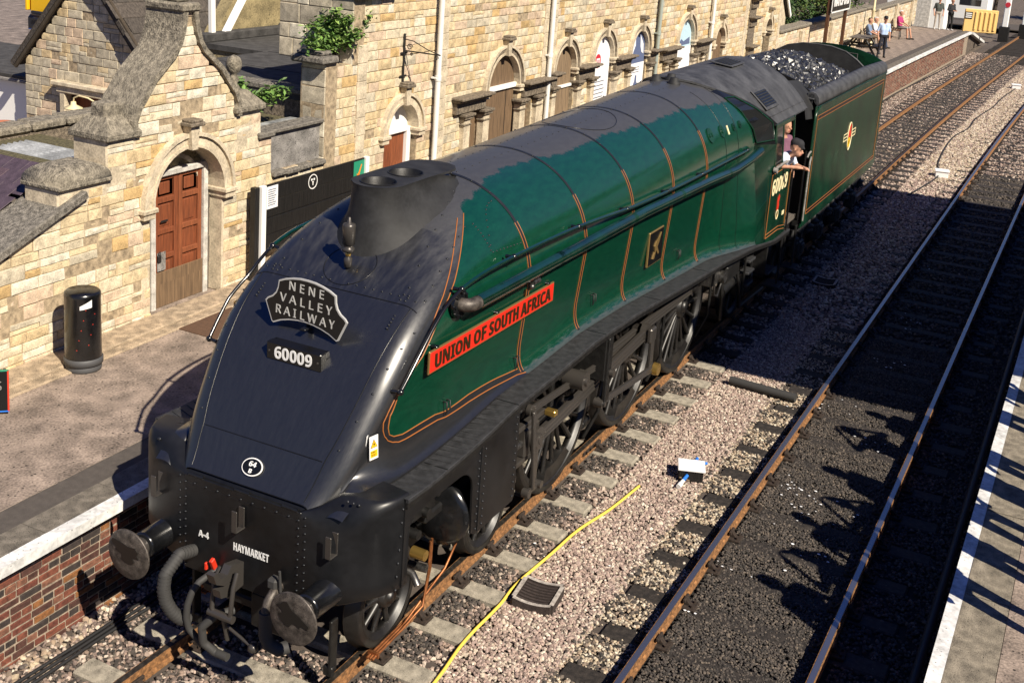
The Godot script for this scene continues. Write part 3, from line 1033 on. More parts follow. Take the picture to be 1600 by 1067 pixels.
	for k in 3:
		var cu := 1.25 - 1.55 * k
		sl.box(Vector3(cu, 2.85 - 0.373 * (2.1 - cu) + 0.05, -0.29), Vector3(1.66, 0.105, 0.74), 0.015, sb)
	mi("sloped_coping", sl.done(), "lichen_grey", w, T)
	# low pier with rounded cap, tall pier with pyramid cap
	var pc := MB.new()
	pc.box(Vector3(2.02, 2.85, -0.28), Vector3(0.80, 0.24, 0.56), 0.02)
	mi("pier", pc.done(), "dressed", w, T)
	var dome := MB.new()
	dome.box(Vector3(2.02, 2.995, -0.27), Vector3(0.86, 0.06, 0.66), 0.015)
	var rr := []
	for i in 6:
		var t := float(i) / 5.0
		var hx := 0.42 * cos(t * 1.25)
		var hz := 0.32 * cos(t * 1.15)
		rr.append([Vector3(2.02 - hx, 3.02 + 0.21 * sin(t * 1.5), -0.27 + hz), Vector3(2.02 + hx, 3.02 + 0.21 * sin(t * 1.5), -0.27 + hz), Vector3(2.02 + hx, 3.02 + 0.21 * sin(t * 1.5), -0.27 - hz), Vector3(2.02 - hx, 3.02 + 0.21 * sin(t * 1.5), -0.27 - hz)])
	dome.loft(rr, true, true, true)
	mi("rounded_cap", dome.done(), "lichen_stone", w, T)
	for q in [[2.655, 3.46, 0.50, true], [5.12, 3.50, 0.56, false]]:
		var cu: float = q[0]
		var cv: float = q[1]
		var pr := MB.new()
		pr.box(Vector3(cu, cv - 0.30, -0.28), Vector3(q[2] + 0.012, 0.60, 0.55), 0.01)
		mi("pier", pr.done(), "dressed", w, T)
		var pcap := MB.new()
		var hw: float = q[2] * 0.5 + 0.045
		pcap.box(Vector3(cu, cv + 0.03, -0.27), Vector3(hw * 2, 0.07, 0.68), 0.012)
		var r2 := []
		for st in [[1.0, 0.065], [0.42, 0.27]]:
			var a: float = hw * st[0]
			var b: float = 0.34 * st[0]
			var y: float = cv + st[1]
			r2.append([Vector3(cu - a, y, -0.27 + b), Vector3(cu + a, y, -0.27 + b), Vector3(cu + a, y, -0.27 - b), Vector3(cu - a, y, -0.27 - b)])
		pcap.loft(r2, true, true, false)
		mi("pyramid_cap", pcap.done(), "lichen_stone", w, T)
		var fin := MB.new()
		if q[3]:
			fin.box(Vector3(cu, cv + 0.33, -0.27), Vector3(0.26, 0.20, 0.26), 0.03)
		else:
			fin.lathe([Vector2(0.0, 0.24), Vector2(0.10, 0.25), Vector2(0.09, 0.30), Vector2(0.05, 0.36), Vector2(0.085, 0.41), Vector2(0.055, 0.46), Vector2(0.05, 0.50), Vector2(0.09, 0.53), Vector2(0.115, 0.60), Vector2(0.115, 0.66), Vector2(0.085, 0.73), Vector2(0.0, 0.77)], Vector3(cu, cv, -0.27), Basis.IDENTITY, 16)
		mi("finial", fin.done(), "lichen_stone", w, T)
	var lc := MB.new()
	lc.box(Vector3(5.52, 3.09, -0.2), Vector3(0.36, 0.09, 0.52), 0.02)
	mi("coping_stone", lc.done(), "lichen_grey", w, T)
	# grey board filling the opening right of the porch
	var gp := MB.new()
	gp.box(Vector3(6.31, 2.77, -0.10), Vector3(1.34, 0.62, 0.06), 0.004)
	mi("grey_panel", gp.done(), "panel_grey", w, T)
	var sill := MB.new()
	for k in 4:
		sill.box(Vector3(5.83 + k * 0.33, 2.45 + rng.randf_range(-0.008, 0.012), -0.12), Vector3(0.32, 0.08, 0.40), 0.02)
	mi("broken_sill", sill.done(), "lichen_grey", w, T)
	var hd := MB.new()
	hd.box(Vector3(6.31, 3.10, -0.16), Vector3(1.34, 0.06, 0.34), 0.012)
	mi("panel_coping", hd.done(), "lichen_grey", w, T)

# ================================================================ the long station building
func entablature(p: Node3D, T: Transform3D, a: float, b: float, v := 2.98):
	var m := MB.new()
	m.box(Vector3((a + b) * 0.5, v - 0.02, 0.09), Vector3(b - a + 0.12, 0.05, 0.36), 0.012)
	m.box(Vector3((a + b) * 0.5, v - 0.07, 0.06), Vector3(b - a + 0.06, 0.055, 0.28), 0.012)
	mi("cornice", m.done(), "dressed_dark", p, T)
	var f := MB.new()
	f.box(Vector3((a + b) * 0.5, v - 0.21, 0.02), Vector3(b - a - 0.02, 0.23, 0.16), 0.008)
	mi("frieze", f.done(), "dressed_dark", p, T)

func pilaster(p: Node3D, T: Transform3D, u: float, v := 2.64, w := 0.24):
	var m := MB.new()
	m.box(Vector3(u, v - 0.03, 0.05), Vector3(w + 0.16, 0.055, 0.26), 0.01)
	m.box(Vector3(u, v - 0.085, 0.04), Vector3(w + 0.09, 0.055, 0.22), 0.01)
	m.box(Vector3(u, v - 0.22, 0.035), Vector3(w + 0.05, 0.03, 0.18), 0.008)
	mi("capital", m.done(), "dressed_dark", p, T)
	var s := MB.new()
	s.box(Vector3(u, (PL + v - 0.11) * 0.5, 0.025), Vector3(w, v - 0.11 - PL, 0.16), 0.012)
	mi("pilaster", s.done(), "dressed", p, T)

func flat_shape(called: String, poly: PackedVector2Array, T: Transform3D, n0: float, n1: float, mat: String, p: Node3D) -> MeshInstance3D:
	var m := MB.new()
	m.prism(poly, Transform3D.IDENTITY, n0, n1)
	return mi(called, m.done(), mat, p, T)

func rect2(a: float, b: float, c: float, d: float) -> PackedVector2Array:
	return PackedVector2Array([Vector2(a, c), Vector2(b, c), Vector2(b, d), Vector2(a, d)])

func build_station():
	var T := wall_frame()
	var b := thing("station_building", "long cream stone station building with boarded-up arched windows and pilasters", "station building")
	# [centre, inner radius, spring line, bottom]
	var ops := [[9.30, 0.50, 2.60, PL], [13.10, 0.68, 2.95, PL], [16.08, 0.56, 3.02, PL], [18.28, 0.58, 3.06, PL], [20.66, 0.58, 3.02, PL], [24.30, 0.66, 3.02, PL], [27.52, 0.50, 2.74, PL], [33.05, 0.42, 2.75, 1.5]]
	var slots := []       # side lights between the pilasters
	for c in [13.10, 24.30]:
		slots.append([c - 1.38, c - 0.92]); slots.append([c + 0.92, c + 1.38])
	var inside := func(u: float, v: float) -> bool:
		if u < 7.70 and v > 3.98: return false
		for o in ops:
			var d := absf(u - o[0])
			if d < o[1] + 0.16:
				if v < o[3]: continue
				if v < o[2]:
					if d < o[1] + 0.03: return false
				elif d * d + (v - o[2]) * (v - o[2]) < (o[1] + 0.12) * (o[1] + 0.12): return false
		if v < 2.7:
			for s in slots:
				if u > s[0] and u < s[1]: return false
		return true
	var single := func(u: float, v: float) -> bool: return u < 11.2 and v > 2.3 and v < 5.0
	lay_stones(b, T, PL - 0.06, 5.6, 6.98, 34.7, inside, Vector2(0.135, 0.19), Vector2(0.22, 0.52), single, [0, 0, 0, 1, 1, 2, 2, 3, 5, 6, 0, 1, 6, 2, 0, 1, 4], 0.03, 0.45)
	# shallow quoin strips
	for q in [7.98, 10.62, 14.98, 15.36, 21.95, 26.6, 30.2, 34.5]:
		var m := MB.new()
		var v := PL
		var i := 0
		while v < (5.55 if q > 8.2 else 3.95):
			m.box(Vector3(q, v + 0.15, -0.02), Vector3(0.28 if i % 2 == 0 else 0.25, 0.295, 0.10), 0.008)
			v += 0.30
			i += 1
		mi("quoin_strip", m.done(), "dressed", b, T)
	# return faces that look towards the camera
	var Tz := Transform3D(Basis(Vector3.RIGHT, Vector3.UP, Vector3(0, 0, 1)), Vector3(0, 0, 0))
	for f in [[-5.40, WX - 0.01, PL, 4.0, -6.975, 0.5], [-6.4, WX - 0.01, 3.9, 4.95, -7.69, 0.6]]:
		lay_stones(b, Transform3D(Tz.basis, Vector3(0, 0, f[4])), f[2], f[3], f[0], f[1], func(_u, _v): return true, Vector2(0.22, 0.34), Vector2(0.3, 0.6), func(_u, _v): return true, [3, 3, 7, 5, 0], 0.0, 0.3)
	var cp := MB.new()
	cp.box(Vector3(7.02, 4.05, -0.24), Vector3(0.42, 0.12, 0.66), 0.03)
	cp.box(Vector3(7.06, 4.14, -0.28), Vector3(0.30, 0.08, 0.50), 0.03)
	mi("pier_cap", cp.done(), "lichen_grey", b, T)
	var cp2 := MB.new()
	cp2.box(Vector3(8.25, 5.02, -0.3), Vector3(1.2, 0.14, 0.86), 0.03)
	mi("chimney_cap", cp2.done(), "lichen_grey", b, T)
	# doors and windows
	for o in ops:
		var ro: float = o[1] + 0.19
		stone_arch(b, T, o[0], o[2], o[1], ro, "dressed" if o[0] < 10 or o[0] > 26.5 else "dressed_dark", true)
		var bk := MB.new()
		bk.box(Vector3(o[0], 2.3, -0.38), Vector3(o[1] * 2 + 0.2, 3.0, 0.08))
		mi("recess_back", bk.done(), "tar_board", b, T)
	# red door with white fanlight
	flat_shape("fanlight_board", half_disc(9.30, 2.60, 0.50), T, -0.24, -0.18, "post_white", b)
	var fr := MB.new()
	fr.box(Vector3(9.30, 2.57, -0.15), Vector3(1.0, 0.07, 0.09), 0.008)
	fr.box(Vector3(9.74, 1.73, -0.15), Vector3(0.12, 1.64, 0.09), 0.008)
	fr.box(Vector3(8.83, 1.73, -0.15), Vector3(0.06, 1.64, 0.09), 0.008)
	mi("door_frame", fr.done(), "post_white", b, T)
	for k in 4:
		var pl := MB.new()
		pl.box(Vector3(8.965 + k * 0.205, 1.72, -0.20), Vector3(0.20, 1.62, 0.05), 0.006)
		mi("door_plank", pl.done(), "door_red_b" if k > 1 else "door_red", b, T)
	# Venetian windows
	for c in [13.10, 24.30]:
		entablature(b, T, c - 2.02, c - 0.84)
		entablature(b, T, c + 0.84, c + 2.02)
		for d in [-1.58, -0.80, 0.80, 1.58]:
			pilaster(b, T, c + d)
		for s in slots:
			if absf((s[0] + s[1]) * 0.5 - c) < 1.5:
				flat_shape("side_light_board", rect2(s[0] - 0.02, s[1] + 0.02, PL, 2.66), T, -0.16, -0.10, "ply", b)
	for q in [[15.42, 15.20, 15.55], [17.18, 16.74, 17.66], [19.47, 18.98, 19.98], [21.58, 21.36, 21.84]]:
		entablature(b, T, q[1], q[2], 3.04)
	for u in [15.42, 16.80, 17.56, 19.02, 19.92, 21.45]:
		pilaster(b, T, u, 2.72, 0.20)
	# boards in the arches
	flat_shape("window_board", arch_panel(13.10, 2.95, 0.66, PL), T, -0.14, -0.08, "ply", b)
	var jn := MB.new()
	jn.box(Vector3(13.42, 1.9, -0.078), Vector3(0.012, 2.0, 0.012))
	mi("board_joint", jn.done(), "iron_black", b, T)
	flat_shape("transom", rect2(12.42, 13.78, 2.90, 2.99), T, -0.08, -0.02, "post_white", b)
	flat_shape("window_board", arch_panel(16.08, 3.02, 0.55, PL), T, -0.14, -0.08, "ply_pale", b)
	flat_shape("transom", rect2(15.52, 16.64, 2.60, 2.66), T, -0.08, -0.04, "post_white", b)
	flat_shape("window_board", arch_panel(27.52, 2.74, 0.49, PL), T, -0.14, -0.08, "ply", b)
	# posters
	var n := -0.05
	var p1 := flat_shape("poster", arch_panel(18.28, 3.06, 0.57, PL), T, -0.12, n, "poster_white", b)
	var mono := Transform3D.IDENTITY
	var disc := MB.new()
	disc.cyl(Vector3(18.12, 3.02, n), Vector3(18.12, 3.02, n + 0.006), 0.17, 0.17, 24)
	mi("round_emblem", disc.done(), "poster_red", p1)
	var d2 := MB.new()
	d2.box(Vector3(18.12, 3.02, n + 0.008), Vector3(0.20, 0.13, 0.006))
	mi("round_emblem", d2.done(), "poster_white", p1)
	for k in 3:
		flat_shape("round_emblem", rect2(18.05 + k * 0.055, 18.075 + k * 0.055, 2.98, 3.05), mono, n + 0.011, n + 0.014, "poster_red", p1)
	for k in 9:
		flat_shape("text_line", rect2(17.92, 18.62 - (0.25 if k == 0 or k == 6 else 0.03 * (k % 3)), 2.60 - k * 0.095, 2.60 - k * 0.095 + (0.045 if k == 0 or k == 6 else 0.018)), mono, n, n + 0.004, "poster_ink", p1)
	flat_shape("picture", rect2(17.82, 18.74, PL + 0.05, 1.68), mono, n, n + 0.004, "poster_sky", p1)
	flat_shape("picture_figure", PackedVector2Array([Vector2(18.02, 1.0), Vector2(18.45, 1.0), Vector2(18.40, 1.35), Vector2(18.30, 1.40), Vector2(18.29, 1.60), Vector2(18.22, 1.60), Vector2(18.2, 1.42), Vector2(18.12, 1.44), Vector2(18.11, 1.62), Vector2(18.04, 1.62)]), mono, n + 0.004, n + 0.008, "poster_teal", p1)
	var p2 := flat_shape("poster", arch_panel(20.66, 3.02, 0.57, PL), T, -0.12, n, "poster_blue", b)
	flat_shape("picture_sky", PackedVector2Array([Vector2(20.16, 3.06), Vector2(20.30, 3.32), Vector2(20.5, 3.50), Vector2(20.55, 3.2), Vector2(20.42, 3.05), Vector2(20.35, 2.9), Vector2(20.2, 2.86)]), mono, n, n + 0.004, "poster_white", p2)
	flat_shape("picture_sky", PackedVector2Array([Vector2(20.85, 3.45), Vector2(21.1, 3.2), Vector2(21.14, 2.95), Vector2(21.0, 3.0), Vector2(20.9, 3.15)]), mono, n, n + 0.004, "poster_white", p2)
	flat_shape("picture_board", rect2(20.10, 21.22, 1.35, 2.74), mono, n + 0.004, n + 0.012, "poster_white", p2)
	flat_shape("picture_figure", PackedVector2Array([Vector2(20.2, 1.4), Vector2(20.95, 1.4), Vector2(20.98, 1.75), Vector2(20.84, 1.8), Vector2(20.84, 2.2), Vector2(20.78, 2.26), Vector2(20.76, 2.42), Vector2(20.66, 2.42), Vector2(20.64, 2.28), Vector2(20.56, 2.18), Vector2(20.52, 1.86), Vector2(20.30, 1.98)]), mono, n + 0.012, n + 0.016, "poster_blue", p2)
	for k in 3:
		flat_shape("text_line", rect2(20.18, 20.9, 2.62 - k * 0.06, 2.635 - k * 0.06), mono, n + 0.012, n + 0.016, "poster_ink", p2)
	var p3 := flat_shape("poster", arch_panel(24.30, 3.02, 0.65, PL), T, -0.12, n, "poster_sky", b)
	flat_shape("picture_figure", PackedVector2Array([Vector2(23.75, 2.92), Vector2(24.85, 2.92), Vector2(24.8, 3.12), Vector2(24.3, 3.02), Vector2(24.1, 3.10)]), mono, n, n + 0.004, "poster_blue", p3)
	flat_shape("picture_board", rect2(23.64, 24.96, 1.2, 2.86), mono, n + 0.004, n + 0.012, "poster_white", p3)
	flat_shape("picture_figure", PackedVector2Array([Vector2(23.7, 1.25), Vector2(24.25, 1.25), Vector2(24.1, 1.6), Vector2(23.9, 1.95), Vector2(23.72, 1.7)]), mono, n + 0.012, n + 0.016, "poster_blue", p3)
	# far window with glazing bars
	flat_shape("window_glass", arch_panel(33.05, 2.75, 0.40, 1.5), T, -0.22, -0.20, "glass_dark", b)
	var gb := MB.new()
	gb.box(Vector3(33.05, 2.3, -0.18), Vector3(0.05, 1.6, 0.04))
	gb.box(Vector3(33.05, 2.73, -0.18), Vector3(0.84, 0.09, 0.05))
	mi("glazing_bar", gb.done(), "panel_grey", b, T)
	# stepped cornices of the end bay
	for v in [3.95, 3.35, 2.4]:
		entablature(b, T, 30.6, 31.3, v)
	flat_shape("end_bay_recess", rect2(30.55, 31.3, 2.4, 5.0), T, 0.0, 0.03, "dressed_dark", b)
	# rainwater pipes
	for q in [[10.30, "pipe_white", "white painted rainwater pipe beside the red station door"], [15.05, "pipe_white", "white rainwater pipe between the boarded window and the triple arcade"], [21.75, "pipe_grey", "grey green rainwater pipe beside the photo posters"], [26.35, "pipe_white", "white rainwater pipe before the farthest boarded arch"]]:
		var m := MB.new()
		m.cyl(Vector3(WX + 0.11, PL, -q[0]), Vector3(WX + 0.11, 5.6, -q[0]), 0.05, 0.05, 12)
		for v in [1.6, 3.4, 5.0]:
			m.cyl(Vector3(WX + 0.11, v, -q[0]), Vector3(WX + 0.11, v + 0.09, -q[0]), 0.062, 0.062, 12)
			m.box(Vector3(WX + 0.06, v + 0.045, -q[0]), Vector3(0.12, 0.03, 0.16), 0.004)
		tag1(mi("rainwater_pipe", m.done(), q[1]), q[2], "drainpipe", "rainwater pipes on the station wall")
	# iron lamp bracket over the red door
	var br := thing("lamp_bracket", "black wrought iron scroll bracket on the wall above the second doorway", "wall bracket")
	var bm := MB.new()
	bm.box(Vector3(WX + 0.02, 3.86, -9.24), Vector3(0.03, 0.90, 0.035), 0.004)
	bm.box(Vector3(WX + 0.02, 3.98, -9.24), Vector3(0.025, 0.03, 0.2), 0.004)
	bm.box(Vector3(WX + 0.02, 3.58, -9.24), Vector3(0.025, 0.03, 0.2), 0.004)
	mi("wall_bar", bm.done(), "iron_black", br)
	var am := MB.new()
	am.tube([Vector3(WX, 4.02, -9.24), Vector3(WX + 0.35, 4.02, -9.24), Vector3(WX + 0.74, 4.02, -9.24)], 0.013, 6)
	am.tube([Vector3(WX, 4.22, -9.24), Vector3(WX + 0.2, 4.20, -9.24), Vector3(WX + 0.5, 4.08, -9.24), Vector3(WX + 0.74, 4.02, -9.24)], 0.009, 6)
	mi("arm", am.done(), "iron_black", br)
	for sc in [[0.13, 4.09, 0.06], [0.17, 3.97, 0.03], [0.66, 3.96, 0.045]]:
		var pts := []
		for i in 17:
			var t := i * 0.55
			var r: float = sc[2] * (1.0 - i / 20.0)
			pts.append(Vector3(WX + sc[0] + cos(t) * r, sc[1] + sin(t) * r, -9.24))
		var sm := MB.new()
		sm.tube(pts, 0.008, 6)
		mi("scroll", sm.done(), "iron_black", br)
	# boarded hoarding with notices in front of the wall
	var h := thing("hoarding", "black tarred board hoarding with a paper notice, round badge and green ticked sign", "notice board")
	for k in 4:
		var m := MB.new()
		m.box(Vector3(6.58, 1.50 + k * 0.255, 0.17 + 0.006 * (k % 2)), Vector3(2.62, 0.245, 0.03), 0.004)
		mi("board", m.done(), "tar_board", h, T)
	for q in [[5.235, 0.10, 0.20], [7.93, 0.09, 0.20]]:
		var m := MB.new()
		m.box(Vector3(q[0], 1.66, q[2]), Vector3(q[1], 1.48, 0.07), 0.006)
		mi("white_post", m.done(), "post_white", h, T)
	var bp := MB.new()
	bp.box(Vector3(5.12, 1.66, 0.15), Vector3(0.10, 1.46, 0.10), 0.006)
	mi("dark_post", bp.done(), "tar_board", h, T)
	var pn := flat_shape("paper_notice", rect2(5.34, 5.60, 2.02, 2.36), T, 0.190, 0.193, "poster_white", h)
	for k in 8:
		flat_shape("text_line", rect2(5.37, 5.56 - 0.02 * (k % 3), 2.30 - k * 0.033, 2.312 - k * 0.033), mono, 0.193, 0.195, "poster_ink", pn)
	var rb := MB.new()
	ring_seg(rb, 6.47, 2.24, 0.105, 0.118, 0.188, 0.194, 0.0, TAU, 28)
	var rbn := mi("round_badge", rb.done(), "post_white", h, T)
	for q in [[-0.05, 0.02, 0.02, 0.05], [-0.012, 0.012, 0.02, 0.05], [0.02, 0.05, 0.02, 0.05], [-0.02, 0.02, -0.01, 0.005], [-0.008, 0.012, -0.055, -0.01]]:
		flat_shape("badge_mark", rect2(6.47 + q[0], 6.47 + q[1], 2.24 + q[2], 2.24 + q[3]), mono, 0.188, 0.193, "post_white", rbn)
	var gn := flat_shape("green_notice", rect2(7.58, 7.88, 2.04, 2.36), T, 0.190, 0.196, "green_notice", h)
	flat_shape("tick_mark", PackedVector2Array([Vector2(7.66, 2.16), Vector2(7.685, 2.14), Vector2(7.72, 2.17), Vector2(7.79, 2.30), Vector2(7.81, 2.29), Vector2(7.73, 2.10), Vector2(7.68, 2.10)]), mono, 0.196, 0.199, "orange_mark", gn)
	for k in 10:
		flat_shape("chalk_mark", rect2(5.9 + k * 0.19, 5.93 + k * 0.19 + 0.05 * (k % 3), 2.28 - 0.05 * (k % 2), 2.288 - 0.05 * (k % 2)), T, 0.186, 0.190, "panel_grey", h)

# ================================================================ what stands behind the walls
func leaf_mesh() -> ArrayMesh:
	var m := MB.new()
	var a := Vector3(0, 0, -1); var b := Vector3(0.42, 0.08, -0.1); var c := Vector3(0, -0.08, 1.0); var d := Vector3(-0.42, 0.08, -0.1)
	m.tri(a, b, c); m.tri(a, c, d)
	return m.done()
var leafm: ArrayMesh

func leaves(called: String, parent: Node3D, blobs: Array, count: int, size: float, cols: Array, sd: int, shell := 0.55) -> void:
	if leafm == null: leafm = leaf_mesh()
	var r := RandomNumberGenerator.new()
	r.seed = sd
	var xs := []; var cs := []
	# clumps first, then leaves in the clumps, so that gaps stay open
	var clumps := []
	for bl in blobs:
		for k in int(bl[2]):
			var d := Vector3(r.randfn(), r.randfn(), r.randfn()).normalized() * pow(r.randf_range(shell * shell, 1.0), 0.5)
			clumps.append([bl[0] + d * bl[1], bl[3] * r.randf_range(0.6, 1.3)])
	for i in count:
		var c: Array = clumps[r.randi() % clumps.size()]
		var p: Vector3 = c[0] + Vector3(r.randfn(), r.randfn() * 0.8, r.randfn()) * c[1] * 0.5
		var s := size * r.randf_range(0.6, 1.3)
		xs.append(Transform3D(Basis.from_euler(Vector3(r.randf_range(-0.9, 0.5), r.randf() * TAU, r.randf_range(-0.6, 0.6))).scaled(Vector3.ONE * s), p))
		cs.append(cols[r.randi() % cols.size()] * r.randf_range(0.7, 1.3))
	multi(called, leafm, "leaf_a", xs, cs, parent)

func wood_tube(called: String, parent: Node3D, pts: Array, r0: float, r1: float):
	var m := MB.new()
	for i in pts.size() - 1:
		var a := lerpf(r0, r1, float(i) / (pts.size() - 1))
		var b := lerpf(r0, r1, float(i + 1) / (pts.size() - 1))
		m.cyl(pts[i], pts[i + 1], a, b, 8)
	mi(called, m.done(), "bark", parent)

func shrub(label: String, at: Vector3, w: Vector3, n: int, sd: int):
	var t := thing("buddleia", label, "shrub", at, "self-sown buddleia on the wall tops")
	var r := RandomNumberGenerator.new()
	r.seed = sd
	var greens := [Color(0.11, 0.21, 0.04), Color(0.14, 0.26, 0.05), Color(0.08, 0.16, 0.032), Color(0.20, 0.30, 0.07), Color(0.12, 0.20, 0.06)]
	var blobs := []
	for k in 11:
		var tip := Vector3(r.randf_range(-1, 1) * w.x, r.randf_range(0.35, 1.0) * w.y, r.randf_range(-1, 1) * w.z)
		var mid := Vector3(tip.x * 0.4, tip.y * 0.65, tip.z * 0.4)
		wood_tube("stem", t, [Vector3(0, -0.05, 0), mid, tip], 0.012, 0.004)
		for q in 5:
			var f := 0.35 + 0.16 * q
			blobs.append([Vector3.ZERO.lerp(mid, f * 2.0) if f < 0.5 else mid.lerp(tip, f * 2.0 - 1.0), Vector3(0.04, 0.04, 0.04), 3, 0.13])
	leaves("foliage", t, blobs, n, 0.058, greens, sd)

func tree(label: String, at: Vector3, h: float, rad: float, n: int, sd: int, cols: Array, lsize := 0.10):
	var t := thing("tree", label, "tree", at, "trees behind the garden wall" if at.x < 10 else "trees beyond the right-hand platform")
	wood_tube("trunk", t, [Vector3.ZERO, Vector3(0.1, h * 0.4, 0.05), Vector3(0.0, h * 0.75, 0.1)], 0.16, 0.06)
	var r := RandomNumberGenerator.new()
	r.seed = sd
	var blobs := []
	for k in 9:
		var p := Vector3(r.randf_range(-0.7, 0.7) * rad, r.randf_range(0.15, 0.9) * h, r.randf_range(-0.9, 0.9) * rad)
		wood_tube("limb", t, [Vector3(0.05, h * 0.3, 0.05), p.lerp(Vector3(0, h * 0.5, 0), 0.4), p], 0.06, 0.02)
		blobs.append([p, Vector3(rad * 0.55, h * 0.22, rad * 0.55), 16, 0.45 * lsize / 0.10])
	leaves("crown", t, blobs, n, lsize, cols, sd)

func build_backs():
	# cottage with a stone gable and dark barge boards
	var c := thing("stone_cottage", "stone cottage gable with dark barge boards and swan-neck lamp, behind the porch wall", "cottage")
	var T := Transform3D(Basis.IDENTITY, Vector3(0, 0, -10.0))
	var inside := func(u: float, v: float) -> bool:
		if v > 4.79 - 1.16 * absf(u + 13.03) - 0.05: return false
		if u > -13.75 and u < -12.55 and v < 2.2: return false
		return true
	lay_stones(c, T, 0.5, 4.8, -14.9, -11.16, inside, Vector2(0.15, 0.22), Vector2(0.2, 0.5), func(_u, _v): return true, [3, 3, 7, 0, 6, 3, 7, 2], 0.1, 0.4)
	var lt := MB.new()
	lt.box(Vector3(-13.15, 2.22, -9.93), Vector3(1.62, 0.10, 0.26), 0.02)
	lt.box(Vector3(-13.15, 2.10, -9.97), Vector3(1.42, 0.15, 0.22), 0.02)
	lt.box(Vector3(-13.70, 1.3, -9.98), Vector3(0.16, 1.5, 0.2), 0.02)
	lt.box(Vector3(-12.60, 1.3, -9.98), Vector3(0.16, 1.5, 0.2), 0.02)
	mi("door_surround", lt.done(), "dressed", c)
	mi("door", box_mesh(Vector3(1.1, 1.6, 0.06), 0.0, Vector3(-13.15, 1.3, -10.22)), "door_red", c)
	for s in [-1.0, 1.0]:
		var ang: float = -s * atan(1.16)
		var bb := MB.new()
		bb.box(Vector3(-13.03 + s * 1.02, 4.79 - 1.16 * 1.02 + 0.04, -9.86), Vector3(3.15, 0.20, 0.07), 0.01, Basis(Vector3(0, 0, 1), ang))
		mi("barge_board", bb.done(), "bark", c)
		var rf := MB.new()
		rf.box(Vector3(-13.03 + s * 1.0, 4.79 - 1.16 * 1.0 + 0.05, -11.95), Vector3(3.2, 0.09, 4.3), 0.0, Basis(Vector3(0, 0, 1), ang))
		mi("roof", rf.done(), "tile_grey", c)
	# tiles on the slope that shows behind the curved gable
	var tm := []
	for k in 3:
		tm.append(box_mesh(Vector3(0.44, 0.022, 0.40), 0.006))
	var sb := Basis(Vector3(0, 0, 1), -atan(1.16) + 0.035)
	var n := 0
	for row in 9:
		for col in 11:
			var dx := 0.14 + row * 0.245
			var z := -9.95 - col * 0.405 - (0.2 if row % 2 == 0 else 0.0)
			mi("roof_tile", tm[n % 3], "tile_grey" if rng.randf() < 0.6 else "tile_grey_b", c, Transform3D(sb * Basis(Vector3.UP, rng.randf_range(-0.02, 0.02)), Vector3(-13.03 + dx, 4.79 - 1.16 * dx + 0.145 + rng.randf_range(-0.006, 0.006), z)))
			n += 1
	mi("side_wall", box_mesh(Vector3(0.3, 2.1, 4.0), 0.0, Vector3(-11.35, 1.5, -12.2)), "render_olive", c)
	var lp := thing("swan_neck_lamp", "cream enamel lamp on a swan-neck arm by the cottage door", "lamp")
	var la := MB.new()
	la.tube([Vector3(-12.62, 1.9, -9.86), Vector3(-12.62, 1.98, -9.75), Vector3(-12.75, 2.06, -9.68), Vector3(-12.98, 2.08, -9.66), Vector3(-13.12, 2.02, -9.66), Vector3(-13.14, 1.92, -9.66)], 0.018, 6)
	mi("arm", la.done(), "lamp_cream", lp)
	var sh := MB.new()
	sh.lathe([Vector2(0.0, 0.10), Vector2(0.05, 0.10), Vector2(0.06, 0.03), Vector2(0.19, -0.03), Vector2(0.19, -0.05), Vector2(0.05, 0.0)], Vector3(-13.14, 1.84, -9.66), Basis.IDENTITY, 16)
	mi("lamp_shade", sh.done(), "lamp_cream", lp)
	# white shed at the far left
	var sd := thing("white_shed", "white painted shed with flat grey roof left of the stone cottage", "shed")
	mi("wall", box_mesh(Vector3(5.0, 1.6, 3.0), 0.01, Vector3(-17.55, 1.25, -11.9)), "post_white", sd)
	mi("roof", box_mesh(Vector3(5.2, 0.08, 3.2), 0.01, Vector3(-17.55, 2.08, -11.9)), "felt", sd)
	mi("gutter", box_mesh(Vector3(5.2, 0.06, 0.07), 0.01, Vector3(-17.55, 2.0, -10.28)), "panel_grey", sd)
	# lorry in the yard
	var lo := thing("lorry", "black and yellow lorry front with a three-pointed star badge, parked in the yard", "lorry", Vector3(-23.12, 0.58, -18.45))
	var cab := MB.new()
	cab.box(Vector3(0, 2.25, -1.2), Vector3(2.46, 1.7, 2.2), 0.12)
	mi("cab", cab.done(), "lorry_yellow", lo)
	mi("body", box_mesh(Vector3(2.5, 2.6, 5.5), 0.05, Vector3(0, 2.2, -5.2)), "lorry_yellow", lo)
	mi("windscreen", box_mesh(Vector3(2.2, 0.8, 0.05), 0.02, Vector3(0, 2.7, -0.09)), "glass_dark", lo)
	var gr := MB.new()
	gr.box(Vector3(0, 1.0, -1.0), Vector3(2.48, 1.0, 2.0), 0.10)
	mi("bumper", gr.done(), "lorry_black", lo)
	for k in 4:
		var sl := MB.new()
		sl.box(Vector3(0, 1.58 - k * 0.2, 0.03), Vector3(1.9 - 0.1 * k, 0.10, 0.10), 0.03)
		mi("grille_bar", sl.done(), "lorry_black", lo)
	var st := MB.new()
	ring_seg(st, 0.0, 0.0, 0.21, 0.24, 0.0, 0.03, 0.0, TAU, 28)
	for k in 3:
		var a := PI * 0.5 + TAU * k / 3.0
		st.prism(PackedVector2Array([Vector2(cos(a), sin(a)) * 0.22, Vector2(cos(a + 1.9), sin(a + 1.9)) * 0.035, Vector2(cos(a - 1.9), sin(a - 1.9)) * 0.035]), Transform3D.IDENTITY, 0.0, 0.03)
	mi("star_badge", st.done(), "chrome", lo, Transform3D(Basis.IDENTITY, Vector3(0, 1.72, 0.08)))
